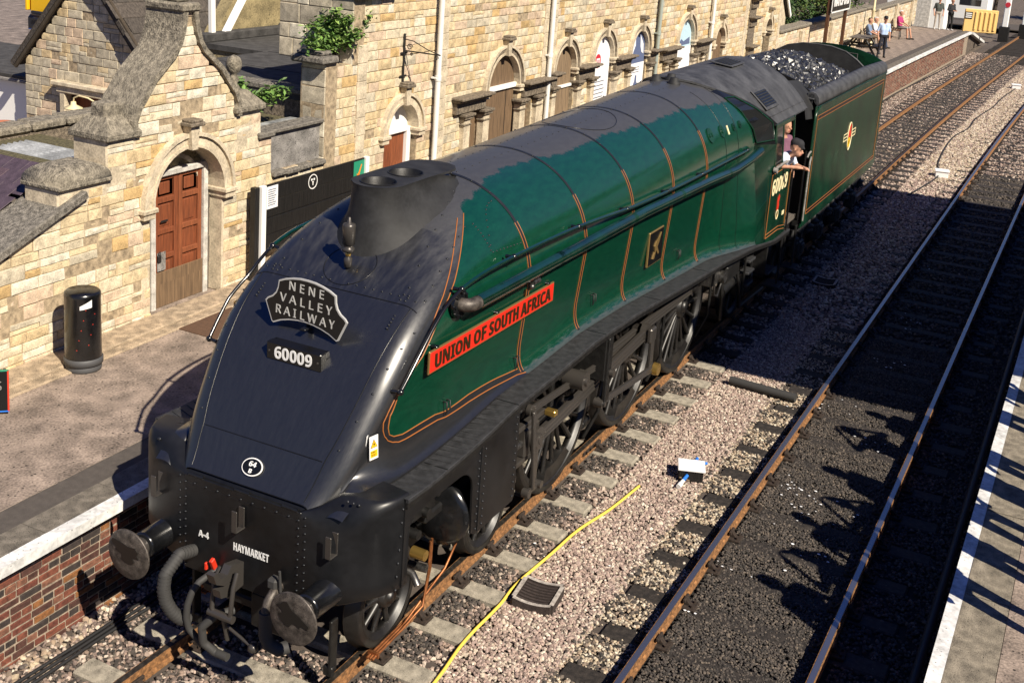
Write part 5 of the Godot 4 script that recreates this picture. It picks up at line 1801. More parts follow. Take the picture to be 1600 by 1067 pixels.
func build_wheel(w: Node3D, r: float, n: int, driver: bool, crank: float):
	# axis along x, outer face at x = +0.07
	var ax := Basis(Vector3(0, -1, 0), Vector3(1, 0, 0), Vector3(0, 0, 1))
	var ty := MB.new()
	var ri := r - 0.075
	ty.lathe([Vector2(ri, -0.07), Vector2(r + 0.028, -0.075), Vector2(r + 0.03, -0.06), Vector2(r + 0.004, -0.035), Vector2(r - 0.004, 0.06), Vector2(r - 0.012, 0.07), Vector2(ri, 0.07)], Vector3.ZERO, ax, 56)
	mi("tyre", ty.done(), "wheel_black", w)
	var rm := MB.new()
	rm.lathe([Vector2(ri + 0.002, -0.05), Vector2(ri - 0.055, -0.04), Vector2(ri - 0.06, 0.045), Vector2(ri + 0.002, 0.058), Vector2(ri + 0.002, 0.072)], Vector3.ZERO, ax, 48)
	mi("rim", rm.done(), "wheel_black", w)
	var edge := MB.new()
	edge.lathe([Vector2(ri - 0.006, 0.071), Vector2(ri + 0.004, 0.0735), Vector2(ri + 0.012, 0.071)], Vector3.ZERO, ax, 56)
	mi("tyre_edge", edge.done(), "tyre_steel", w)
	var hr := 0.16 if driver else 0.11
	var hb := MB.new()
	hb.lathe([Vector2(hr + 0.02, -0.08), Vector2(hr, 0.09), Vector2(hr * 0.8, 0.10), Vector2(hr * 0.55, 0.10), Vector2(hr * 0.55, 0.125), Vector2(0.0, 0.13)], Vector3.ZERO, ax, 24)
	mi("hub", hb.done(), "wheel_black", w)
	var key := "spoke_%d_%d" % [int(r * 1000), n]
	if not TX.has(key):
		var sp := MB.new()
		var rings := []
		for q in [[hr * 0.8, 0.040, 0.045], [(hr + ri) * 0.5, 0.026, 0.030], [ri - 0.03, 0.034, 0.030]]:
			var ring := []
			for k in 8:
				var t := TAU * k / 8.0
				ring.append(Vector3(sin(t) * q[2], q[0], cos(t) * q[1]))
			rings.append(ring)
		sp.loft(rings, true, true, true)
		TX[key] = sp.done()
	for k in n:
		mi("spoke", TX[key], "wheel_black", w, Transform3D(Basis(Vector3.RIGHT, TAU * (k + 0.5) / n), Vector3.ZERO))
	if driver:
		var bp := PackedVector2Array()
		for i in 11:
			var t := crank + PI - 0.42 + 0.84 * i / 10.0
			bp.append(Vector2(cos(t), sin(t)) * (ri - 0.02))
		for i in 7:
			var t := crank + PI + 0.34 - 0.68 * i / 6.0
			bp.append(Vector2(cos(t), sin(t)) * (ri - 0.20))
		var bw := MB.new()
		bw.prism(bp, Transform3D(Basis(Vector3(0, 0, -1), Vector3.UP, Vector3.RIGHT), Vector3.ZERO), -0.04, 0.055)
		mi("balance_weight", bw.done(), "wheel_black", w)
		var cb := MB.new()
		var pc := Vector3(0, sin(crank) * 0.33, -cos(crank) * 0.33)
		cb.cyl(pc + Vector3(-0.05, 0, 0), pc + Vector3(0.10, 0, 0), 0.12, 0.115, 20)
		cb.cyl(pc + Vector3(0.10, 0, 0), pc + Vector3(0.28, 0, 0), 0.065, 0.065, 16)
		mi("crank_boss", cb.done(), "wheel_black", w)

func rod(called: String, a: Vector3, b: Vector3, h: float, w: float, mat: String, ends := 0.11):
	var m := MB.new()
	var d := b - a
	var bs := Basis(Vector3.RIGHT, 0)
	var z := d.normalized()
	bs = Basis(Vector3.RIGHT, z.cross(Vector3.RIGHT).normalized(), z)
	m.box((a + b) * 0.5, Vector3(w, h, d.length()), 0.008, bs)
	var o := mi(called, m.done(), mat, loco)
	var f := MB.new()
	f.box((a + b) * 0.5 + bs.x * (w * 0.5 + 0.001), Vector3(0.012, h * 0.16, d.length() - ends * 2.4), 0.003, bs * Basis.IDENTITY)
	for s in [-1.0, 1.0]:
		f.box((a + b) * 0.5 + bs.x * (w * 0.5 + 0.002) + bs.y * s * h * 0.40, Vector3(0.014, h * 0.17, d.length() - ends * 1.6), 0.003, bs)
	mi("flange", f.done(), mat, o)
	for p in [a, b]:
		var e := MB.new()
		e.cyl(p - Vector3.RIGHT * w * 0.62, p + Vector3.RIGHT * w * 0.62, ends, ends, 22)
		e.cyl(p + Vector3.RIGHT * w * 0.62, p + Vector3.RIGHT * (w * 0.62 + 0.03), ends * 0.5, ends * 0.45, 14)
		mi("rod_end", e.done(), mat, o)

func build_loco():
	loco = thing("steam_locomotive", "streamlined black and green steam locomotive with wedge nose, headboard and number 60009", "locomotive")
	build_casing()
	mk("rivet", Color(0.016, 0.0175, 0.021), 0.35, 0.0, "", 1.0, 0.0, {"vc": true})
	# lining along the edge of the green
	surface_line("lining", OUTL.slice(1), 0.0055, "lining", loco, [1.0])
	surface_line("lining", INL.slice(1), 0.0055, "lining", loco, [1.0])
	surface_line("lining", OUTL.slice(6), 0.0055, "lining", loco, [-1.0])
	surface_line("lining", INL.slice(6), 0.0055, "lining", loco, [-1.0])
	# cleading bands with their lining
	for zb in [-2.06, -3.46, -4.88, -6.32, -7.72]:
		for s in [1.0, -1.0]:
			var rings := []
			for i in 55:
				var t := 0.97 * i / 54.0
				var a := skin(zb + 0.024, t, s, 0.004)
				var b := skin(zb - 0.024, t, s, 0.004)
				rings.append([a, b] if s > 0 else [b, a])
			var bm := MB.new()
			bm.loft(rings, false, false, true)
			mi("boiler_band", bm.done(), "casing_band" if MT.has("casing_band") else mk("casing_band", Color(0.018, 0.019, 0.021), 0.45, 0.0, "grime", 0.8), loco)
		for dz in [-0.027, 0.027]:
			surface_line("lining", [[zb + dz, 0.30], [zb + dz, 0.955]], 0.0042, "lining", loco, [1.0, -1.0], 0.004)
	# seams of the nose door and of the plates
	var seams := [[[1.0, 0.0], [0.999, 0.40]], [[0.78, 0.0], [0.78, 0.33]], [[-0.22, 0.0], [-0.22, 0.36]], [[-0.22, 0.33], [0.15, 0.335], [0.77, 0.34], [0.98, 0.37]]]
	for sm in seams:
		surface_line("plate_seam", sm, 0.0045, "plate_black", loco, [1.0, -1.0], 0.001)
	for zz in [-8.62, -9.2]:
		surface_line("plate_seam", [[zz, 0.12], [zz, 0.97]], 0.004, "plate_black", loco, [1.0, -1.0], 0.001)
	for hn in [-0.5, 0.0, 0.5]:
		var hm := MB.new()
		hm.cyl(Vector3(hn - 0.08, 1.72, 1.035), Vector3(hn + 0.08, 1.72, 1.035), 0.018, 0.018, 10)
		mi("hinge", hm.done(), "black_paint", loco)
	# rivets
	var rm := MB.new()
	rm.sphere(Vector3.ZERO, Vector3(1, 0.6, 1), 8, 4)
	var rmesh := rm.done()
	var xs := []; var cs := []
	var put := func(p: Vector3, k: float): 
		xs.append(Transform3D(Basis.from_scale(Vector3.ONE * k), p)); cs.append(Color(1, 1, 1))
	for s in [1.0, -1.0]:
		for i in 9: put.call(skin(-0.29, 0.04 + 0.036 * i, s, 0.0), 0.012)
		for i in 5: put.call(skin(-0.12, 0.29 + 0.0, s, 0.0) + Vector3(0, -0.02 * i, 0.03 * i), 0.012)
		for i in 7: put.call(skin(-0.35 - 0.16 * i, 0.355 - 0.02 * i, s, 0.0), 0.014)
		for i in 6: put.call(skin(-0.10 + 0.16 * i, 0.40 - 0.006 * i, s, 0.0), 0.014)
		for i in 7: put.call(skin(-0.38 - 0.22 * i, 0.27 - 0.028 * i, s, 0.0), 0.014)
		for i in 4: put.call(skin(-0.31 + 0.05 * (i % 2), 0.27 + 0.02 * (i / 2), s, 0.0), 0.013)
		for zb in [-2.06, -3.46, -4.88, -6.32, -7.72]:
			for i in 3: put.call(skin(zb, 0.03 + 0.07 * i, s, 0.004), 0.014)
		for i in 40: put.call(skin(-2.15 - i * 0.165, 0.035, s, 0.0), 0.011)
		for i in 9:       # plate outline on the smokebox side
			put.call(skin(-1.95 + 0.06 * i, 0.20 + 0.002 * i * i, s, 0.0), 0.012)
			put.call(skin(-1.44, 0.24 + 0.013 * i, s, 0.0), 0.012)
			put.call(skin(-1.46 - 0.065 * i, 0.352 + 0.002 * i, s, 0.0), 0.012)
	for i in 9: put.call(Vector3(-0.5 + 0.125 * i, 1.66, 1.055), 0.011)
	for s in [-1.0, 1.0]:
		for i in 12:
			put.call(Vector3(s * 0.60, 0.86 + 0.072 * i, 1.056), 0.011)
			put.call(Vector3(s * 0.665, 0.9 + 0.072 * i, 1.052), 0.011)
	multi("rivet", rmesh, "rivet", xs, cs, loco)
	build_front()
	build_running_board()
	build_chimney()
	build_fittings()
	build_cab()
	build_motion()

func build_front():
	# plate between the buffers
	var fp := MB.new()
	fp.box(Vector3(0, 1.27, 1.03), Vector3(1.24, 0.90, 0.04), 0.006)
	mi("front_plate", fp.done(), "black_paint", loco)
	var kn := MB.new()
	var k0 := []; var k1 := []; var k2 := []
	for i in 9:
		var x := -0.62 + 0.155 * i
		k0.append(Vector3(x, minf(skin_top(x, 0.97), 1.75), 0.975)); k1.append(Vector3(x, 1.70, 1.035)); k2.append(Vector3(x, 1.64, 1.051))
	kn.loft([k0, k1, k2], false, false, true)
	mi("knuckle_plate", kn.done(), "black_paint", loco)
	# swept corners that carry the running plate
	var plan := [Vector2(0.60, 1.052), Vector2(0.75, 1.045), Vector2(0.92, 1.015), Vector2(1.06, 0.965), Vector2(1.18, 0.89), Vector2(1.27, 0.79), Vector2(1.325, 0.67), Vector2(1.345, 0.52)]
	for s in [1.0, -1.0]:
		var rings := []
		for i in plan.size():
			var p: Vector2 = plan[i]
			var d: Vector2 = (plan[mini(i + 1, plan.size() - 1)] - plan[maxi(i - 1, 0)]).normalized()
			var n := Vector2(d.y, -d.x)      # inwards
			if n.dot(Vector2(0.6, 0.2) - p) < 0: n = -n
			var yt := lerpf(1.72, 1.885, smoothstep(0.6, 1.0, p.x))
			var low := lerpf(0.84, 1.0, smoothstep(0.6, 1.3, p.x))
			var ring := []
			var k := lerpf(0.62, 0.10, smoothstep(0.95, 1.34, p.x)) * lerpf(0.08, 1.0, smoothstep(0.6, 1.0, p.x))
			var h := lerpf(0.40, 0.06, smoothstep(0.95, 1.34, p.x)) * lerpf(0.15, 1.0, smoothstep(0.6, 1.0, p.x))
			var prof := [[0.05, low], [0.0, low + 0.04], [0.0, 1.15], [0.0, yt - h], [0.02 * k, yt - h * 0.72], [0.06 * k, yt - h * 0.48], [0.12 * k, yt - h * 0.28], [0.20 * k, yt - h * 0.12], [0.29 * k, yt - h * 0.03], [0.38 * k, yt], [0.38 * k + 0.16, yt + 0.005], [0.56, yt + 0.006]]
			for q in prof:
				ring.append(Vector3(s * (p.x + n.x * q[0]), q[1], p.y + n.y * q[0]))
			if s < 0: ring.reverse()
			rings.append(ring)
		var m := MB.new()
		m.loft(rings, false, false, true)
		mi("corner_fairing", m.done(), "black_paint", loco)
		# side sheet with the arched inspection opening
		var pl := PackedVector2Array([Vector2(0.56, 1.86), Vector2(0.16, 1.83), Vector2(-0.40, 1.85), Vector2(-0.74, 1.88), Vector2(-1.40, 1.955), Vector2(-1.52, 1.962), Vector2(-1.52, 0.98), Vector2(-1.48, 0.92), Vector2(-0.70, 0.92), Vector2(-0.62, 0.97)])
		for i in 8:
			var t := float(i) / 7.0 * PI * 0.5
			pl.append(Vector2(-0.60 + 0.26 * (1 - cos(t)), 1.44 + 0.22 * sin(t)))
		for q in [Vector2(0.30, 1.665), Vector2(0.46, 1.63), Vector2(0.54, 1.54), Vector2(0.565, 1.4), Vector2(0.565, 1.04), Vector2(0.60, 1.04), Vector2(0.60, 1.86)]:
			pl.append(q)
		var sd := MB.new()
		sd.prism(pl, Transform3D(Basis(Vector3(0, 0, 1), Vector3.UP, Vector3(-1, 0, 0)), Vector3.ZERO), -s * 1.345, -s * 1.325)
		mi("side_sheet", sd.done(), "black_paint", loco)
		var st := MB.new()
		st.box(Vector3(s * 1.347, 1.40, -0.76), Vector3(0.012, 0.92, 0.05), 0.002)
		mi("cover_strip", st.done(), "black_paint", loco)
		var rx := []; var rc := []
		var rv := MB.new()
		rv.sphere(Vector3.ZERO, Vector3(1, 1, 1), 6, 4)
		for i in 12:
			for dz in [-0.70, -0.82, -1.46]:
				rx.append(Transform3D(Basis.from_scale(Vector3.ONE * 0.011), Vector3(s * 1.347, 0.98 + i * 0.077, dz))); rc.append(Color.WHITE)
		for i in 8:
			rx.append(Transform3D(Basis.from_scale(Vector3.ONE * 0.013), Vector3(s * (1.0 + 0.035 * i), 1.80 - 0.02 * i, 0.92 - 0.03 * i) + Vector3(0, 0.09, 0.02))); rc.append(Color.WHITE)
		for i in 7:
			rx.append(Transform3D(Basis.from_scale(Vector3.ONE * 0.012), Vector3(s * 1.335, 1.78 - i * 0.12, 0.62 + 0.01 * i))); rc.append(Color.WHITE)
		multi("rivet", rv.done(), "rivet", rx, rc, loco)
	# buffers
	for s in [1.0, -1.0]:
		var at := Vector3(s * 0.87, 1.055, 1.0)
		var ax := Basis(Vector3(1, 0, 0), Vector3(0, 0, 1), Vector3(0, -1, 0))
		var bo := MB.new()
		bo.lathe([Vector2(0.0, -0.25), Vector2(0.145, -0.25), Vector2(0.145, -0.02), Vector2(0.125, 0.0), Vector2(0.118, 0.27), Vector2(0.122, 0.29), Vector2(0.10, 0.30), Vector2(0.0, 0.30)], at, ax, 24)
		mi("buffer_housing", bo.done(), "black_gloss", loco)
		var ra := MB.new()
		ra.cyl(at + Vector3(0, 0, 0.29), at + Vector3(0, 0, 0.44), 0.085, 0.085, 18)
		mi("buffer_ram", ra.done(), "steel_oily", loco)
		var hd := MB.new()
		hd.lathe([Vector2(0.0, 0.425), Vector2(0.20, 0.435), Vector2(0.229, 0.45), Vector2(0.229, 0.463), Vector2(0.222, 0.468), Vector2(0.15, 0.476), Vector2(0.0, 0.482)], at, ax, 40)
		mi("buffer_head", hd.done(), "buffer_face", loco)
		# smear of grease on the face
		var gp := PackedVector2Array()
		for i in 22:
			var t := TAU * i / 22.0
			var r := 0.098 + 0.030 * sin(3.0 * t + s) + 0.014 * sin(7.0 * t) + 0.008 * sin(13.0 * t + 2.0 * s)
			gp.append(Vector2(cos(t) * r * 1.35, sin(t) * r * 0.8 + 0.03))
		var gm := MB.new()
		gm.prism(gp, Transform3D(Basis(Vector3(0, 0, 1), -0.35), at + Vector3(-0.02, 0, 0)), 0.478, 0.4845)
		mi("grease_patch", gm.done(), "grease", loco)
	# lamp irons
	for q in [Vector3(0.02, 1.50, 1.06), Vector3(0.93, 1.52, 0.995), Vector3(-0.93, 1.52, 0.995)]:
		var m := MB.new()
		m.box(q + Vector3(0, 0.0, 0.10), Vector3(0.055, 0.20, 0.012), 0.003)
		m.box(q + Vector3(0, -0.095, 0.04), Vector3(0.055, 0.012, 0.13), 0.003)
		m.box(q + Vector3(0, 0.0, 0.005), Vector3(0.06, 0.20, 0.012), 0.003)
		mi("lamp_iron", m.done(), "steel_oily", loco)
	# painted letters
	var fz := 1.0515
	text_part("lettering", "A-4", loco, Transform3D(Basis.IDENTITY, Vector3(-0.40, 1.20, fz)), 0.062, 0.115, "white_paint", 0.003)
	text_part("lettering", "HAYMARKET", loco, Transform3D(Basis.IDENTITY, Vector3(0.115, 1.195, fz)), 0.072, 0.375, "white_paint", 0.003)
	# shed plate
	var sl := atan2(0.43, 0.33)
	var sb := Basis(Vector3.RIGHT, -(PI * 0.5 - sl))
	var c0 := Vector3(0, skin_top(0, 0.90) + 0.012, 0.905)
	var pm := MB.new()
	var el := PackedVector2Array(); var el2 := PackedVector2Array()
	for i in 32:
		var t := TAU * i / 32.0
		el.append(Vector2(cos(t) * 0.105, sin(t) * 0.078)); el2.append(Vector2(cos(t) * 0.095, sin(t) * 0.068))
	pm.prism(el, Transform3D.IDENTITY, 0.0, 0.008)
	var spn := mi("shed_plate", pm.done(), "white_paint", loco, Transform3D(sb, c0))
	var pm2 := MB.new()
	pm2.prism(el2, Transform3D.IDENTITY, 0.006, 0.011)
	mi("plate_face", pm2.done(), "plate_black", spn)
	text_part("lettering", "64", spn, Transform3D(Basis.IDENTITY, Vector3(0, 0.023, 0.012)), 0.045, 0.075, "white_paint", 0.003)
	text_part("lettering", "B", spn, Transform3D(Basis.IDENTITY, Vector3(0, -0.036, 0.012)), 0.036, 0.030, "white_paint", 0.003)
	# number panel
	var np := MB.new()
	np.box(Vector3(0, 2.725, 0.33), Vector3(0.585, 0.165, 0.09), 0.01)
	for s in [-1.0, 1.0]:
		np.prism(PackedVector2Array([Vector2(0.33, 2.80), Vector2(0.33, 2.65), Vector2(0.30, 2.65), Vector2(0.12, 2.80)]), Transform3D(Basis(Vector3(0, 0, 1), Vector3.UP, Vector3(-1, 0, 0)), Vector3.ZERO), -s * 0.285, -s * 0.27)
	np.box(Vector3(0, 2.79, 0.24), Vector3(0.56, 0.02, 0.18), 0.004)
	var npn := mi("number_panel", np.done(), "plate_black", loco)
	text_part("lettering", "60009", npn, Transform3D(Basis.IDENTITY, Vector3(0, 2.725, 0.376)), 0.115, 0.40, "white_paint", 0.006)
	for s in [-1.0, 1.0]:
		var sc := MB.new()
		sc.cyl(Vector3(s * 0.26, 2.725, 0.374), Vector3(s * 0.26, 2.725, 0.380), 0.012, 0.01, 8)
		mi("screw", sc.done(), "steel_oily", npn)
	# coupling and hoses
	var hk := MB.new()
	hk.prism(PackedVector2Array([Vector2(1.04, 1.10), Vector2(1.30, 1.10), Vector2(1.40, 1.16), Vector2(1.44, 1.26), Vector2(1.40, 1.27), Vector2(1.35, 1.19), Vector2(1.26, 1.18), Vector2(1.21, 1.24), Vector2(1.04, 1.20), Vector2(1.04, 0.98), Vector2(1.22, 0.96), Vector2(1.34, 1.0), Vector2(1.36, 1.08)]), Transform3D(Basis(Vector3(0, 0, 1), Vector3.UP, Vector3(-1, 0, 0)), Vector3(0, -0.12, 0)), -0.04, 0.04)
	mi("draw_hook", hk.done(), "steel_oily", loco)
	for s in [-1.0, 1.0]:
		var cm := MB.new()
		cm.tube([Vector3(s * 0.09 - 0.0, 1.07, 1.20), Vector3(s * 0.10, 0.95, 1.26), Vector3(s * 0.10, 0.72, 1.29), Vector3(s * 0.06, 0.66, 1.29), Vector3(0, 0.66, 1.29)], 0.022, 8)
		mi("coupling_link", cm.done(), "steel_oily", loco)
	var sm := MB.new()
	sm.cyl(Vector3(-0.13, 0.68, 1.29), Vector3(0.13, 0.68, 1.29), 0.035, 0.035, 12)
	sm.cyl(Vector3(0, 0.68, 1.27), Vector3(0, 0.40, 1.20), 0.022, 0.022, 10)
	sm.cyl(Vector3(0.05, 0.55, 1.24), Vector3(0.30, 0.48, 1.26), 0.014, 0.014, 8)
	sm.sphere(Vector3(0.32, 0.47, 1.26), Vector3(0.045, 0.045, 0.045))
	mi("coupling_screw", sm.done(), "steel_oily", loco)
	for h in [[[Vector3(-0.50, 1.02, 1.06), Vector3(-0.52, 1.05, 1.22), Vector3(-0.55, 0.92, 1.36), Vector3(-0.53, 0.68, 1.38), Vector3(-0.45, 0.50, 1.30), Vector3(-0.42, 0.45, 1.22)], 0.055], [[Vector3(-0.24, 0.92, 1.06), Vector3(-0.30, 0.86, 1.22), Vector3(-0.36, 0.66, 1.30), Vector3(-0.36, 0.42, 1.28), Vector3(-0.26, 0.26, 1.22)], 0.03], [[Vector3(-0.02, 0.62, 1.10), Vector3(-0.10, 0.62, 1.24), Vector3(-0.20, 0.50, 1.30), Vector3(-0.20, 0.34, 1.28), Vector3(-0.12, 0.24, 1.22), Vector3(0.02, 0.24, 1.22)], 0.036]]:
		var c := Curve3D.new()
		var pts: Array = h[0]
		for i in pts.size():
			var t: Vector3 = (pts[mini(i + 1, pts.size() - 1)] - pts[maxi(i - 1, 0)]) * 0.2
			c.add_point(pts[i], -t, t)
		var q := []
		var L := c.get_baked_length()
		for i in 29: q.append(c.sample_baked(L * i / 28.0))
		var m := MB.new()
		m.tube(q, h[1], 12)
		var o := mi("brake_hose", m.done(), "rubber", loco)
		if h[1] > 0.05:
			for i in 26:
				var rr := MB.new()
				rr.tube([q[i + 1], q[i + 1].lerp(q[i + 2], 0.5)], 0.0595, 10)
				mi("hose_rib", rr.done(), "rubber", o)
	var cl := MB.new()
	cl.box(Vector3(-0.25, 0.99, 1.10), Vector3(0.035, 0.11, 0.05), 0.006, Basis(Vector3(1, 0, 0), 0.4))
	cl.box(Vector3(-0.31, 0.96, 1.12), Vector3(0.025, 0.07, 0.03), 0.006)
	mi("red_tap", cl.done(), "red_mark", loco)
	# steam heat pipe beside the right-hand buffer
	var sh := MB.new()
	sh.tube([Vector3(0.42, 0.98, 1.05), Vector3(0.44, 0.98, 1.15), Vector3(0.44, 0.93, 1.22), Vector3(0.43, 0.82, 1.24)], 0.045, 10)
	mi("steam_pipe", sh.done(), "buffer_face", loco)
	var s2 := MB.new()
	s2.tube([Vector3(0.43, 0.84, 1.24), Vector3(0.43, 0.62, 1.24), Vector3(0.46, 0.54, 1.23), Vector3(0.54, 0.50, 1.20), Vector3(0.60, 0.52, 1.14)], 0.058, 12)
	s2.box(Vector3(0.42, 1.05, 1.12), Vector3(0.10, 0.10, 0.10), 0.02)
	s2.cyl(Vector3(0.50, 1.0, 1.14), Vector3(0.50, 1.2, 1.16), 0.014, 0.012, 8)
	mi("steam_cock", s2.done(), "rubber", loco)
	var gd := MB.new()
	gd.box(Vector3(0.0, 0.62, 0.5), Vector3(1.0, 0.10, 0.9), 0.02)
	gd.box(Vector3(0.25, 0.62, 0.98), Vector3(0.34, 0.34, 0.05), 0.02)
	mi("bogie_stretcher", gd.done(), "black_frame", loco)
	for s in [-1.0, 1.0]:
		var gi := MB.new()
		gi.box(Vector3(s * 0.76, 0.34, 0.72), Vector3(0.03, 0.52, 0.10), 0.006)
		gi.box(Vector3(s * 0.74, 0.10, 0.74), Vector3(0.10, 0.10, 0.05), 0.01)
		mi("guard_iron", gi.done(), "black_frame", loco)
	# headboard is a thing of its own
	var hb := thing("headboard", "black NENE VALLEY RAILWAY headboard with silver rim on the locomotive's nose", "headboard", Vector3(0, 3.10, 0.205))
	hb.rotation.z = -0.035
	var right := [Vector2(0.0, 0.285), Vector2(0.08, 0.282), Vector2(0.16, 0.268), Vector2(0.24, 0.245), Vector2(0.305, 0.215), Vector2(0.312, 0.15), Vector2(0.33, 0.10), Vector2(0.365, 0.06), Vector2(0.415, 0.03), Vector2(0.44, 0.0), Vector2(0.36, -0.185), Vector2(0.34, -0.195), Vector2(0.26, -0.155), Vector2(0.17, -0.128), Vector2(0.08, -0.113), Vector2(0.0, -0.108)]
	var full := PackedVector2Array(); var innr := PackedVector2Array()
	var all := []
	for v in right: all.append(v)
	for i in range(right.size() - 2, 0, -1): all.append(Vector2(-right[i].x, right[i].y))
	for v in all: full.append(v)
	var off := Geometry2D.offset_polygon(full, -0.014)
	innr = off[0]
	var hm := MB.new()
	hm.prism(full, Transform3D.IDENTITY, -0.012, 0.006)
	mi("rim", hm.done(), "silver_letter", hb)
	var hf := MB.new()
	hf.prism(innr, Transform3D.IDENTITY, -0.004, 0.0085)
	mi("board_face", hf.done(), "plate_black", hb)
	text_part("lettering", "N E N E", hb, Transform3D(Basis.IDENTITY, Vector3(0.0, 0.195, 0.010)), 0.078, 0.37, "silver_letter", 0.008, "Droid Sans", false)
	text_part("lettering", "V A L L E Y", hb, Transform3D(Basis.IDENTITY, Vector3(0.0, 0.070, 0.010)), 0.078, 0.56, "silver_letter", 0.008, "Droid Sans", false)
	text_part("lettering", "R A I L W A Y", hb, Transform3D(Basis.IDENTITY, Vector3(0.0, -0.050, 0.010)), 0.078, 0.63, "silver_letter", 0.008, "Droid Sans", false)
	var hs := MB.new()
	hs.box(Vector3(0.0, -0.05, -0.06), Vector3(0.05, 0.26, 0.02), 0.004)
	hs.box(Vector3(0.0, -0.17, -0.02), Vector3(0.055, 0.02, 0.11), 0.004)
	mi("bracket", hs.done(), "black_paint", hb)

func build_running_board():
	for s in [1.0, -1.0]:
		var rings := []
		var z := 0.60
		while z > -12.2:
			var y := tab(YB, z)
			var xi := tab(XF, z) - 0.10 if z > -9.0 else 1.15
			var xo := 1.372
			var r := [Vector3(s * xi, y - 0.03, z), Vector3(s * xo, y - 0.03, z), Vector3(s * xo, y, z), Vector3(s * (xo - 0.006), y + 0.004, z), Vector3(s * xi, y + 0.004, z)]
			if s > 0: r.reverse()
			rings.append(r)
			z -= 0.12
		var m := MB.new()
		m.loft(rings, true, true, false)
		mi("running_board", m.done(), "board_grey", loco)
		var lip := []
		z = 0.60
		while z > -12.2:
			var y := tab(YB, z)
			var r := [Vector3(s * 1.350, y - 0.085, z), Vector3(s * 1.366, y - 0.085, z), Vector3(s * 1.366, y - 0.031, z), Vector3(s * 1.350, y - 0.031, z)]
			if s > 0: r.reverse()
			lip.append(r)
			z -= 0.12
		var lm := MB.new()
		lm.loft(lip, true, true, false)
		mi("board_angle", lm.done(), "black_frame", loco)
		# raised tread bars on the front half
		var tb := MB.new()
		var k := 0
		z = 0.54
		while z > -1.35:
			var y := tab(YB, z) + 0.007
			var slope := (tab(YB, z - 0.1) - tab(YB, z + 0.1)) / 0.2
			tb.box(Vector3(s * 1.235, y, z), Vector3(0.22, 0.006, 0.009), 0.0, Basis(Vector3.UP, s * (0.35 if int(k / 7) % 2 == 0 else 0.12)) * Basis(Vector3.RIGHT, slope))
			z -= 0.098
			k += 1
		var tn := mi("tread_bars", tb.done(), "board_grey", loco)
		tn.set_meta("kind", "stuff")
		for q in [-0.05, -1.42, -3.6, -5.4, -7.4, -8.9]:
			var jm := MB.new()
			var jy := tab(YB, q)
			jm.box(Vector3(s * 1.25, jy + 0.004, q), Vector3(0.24, 0.006, 0.012))
			mi("board_joint", jm.done(), "plate_black", loco)
		var ed := []
		z = 0.62
		while z > -1.5:
			ed.append(Vector3(s * (tab(XF, z) + 0.0), tab(YB, z) + 0.012, z))
			z -= 0.1
		var em := MB.new()
		em.tube(ed, 0.007, 6)
		mi("board_bead", em.done(), "black_frame", loco)

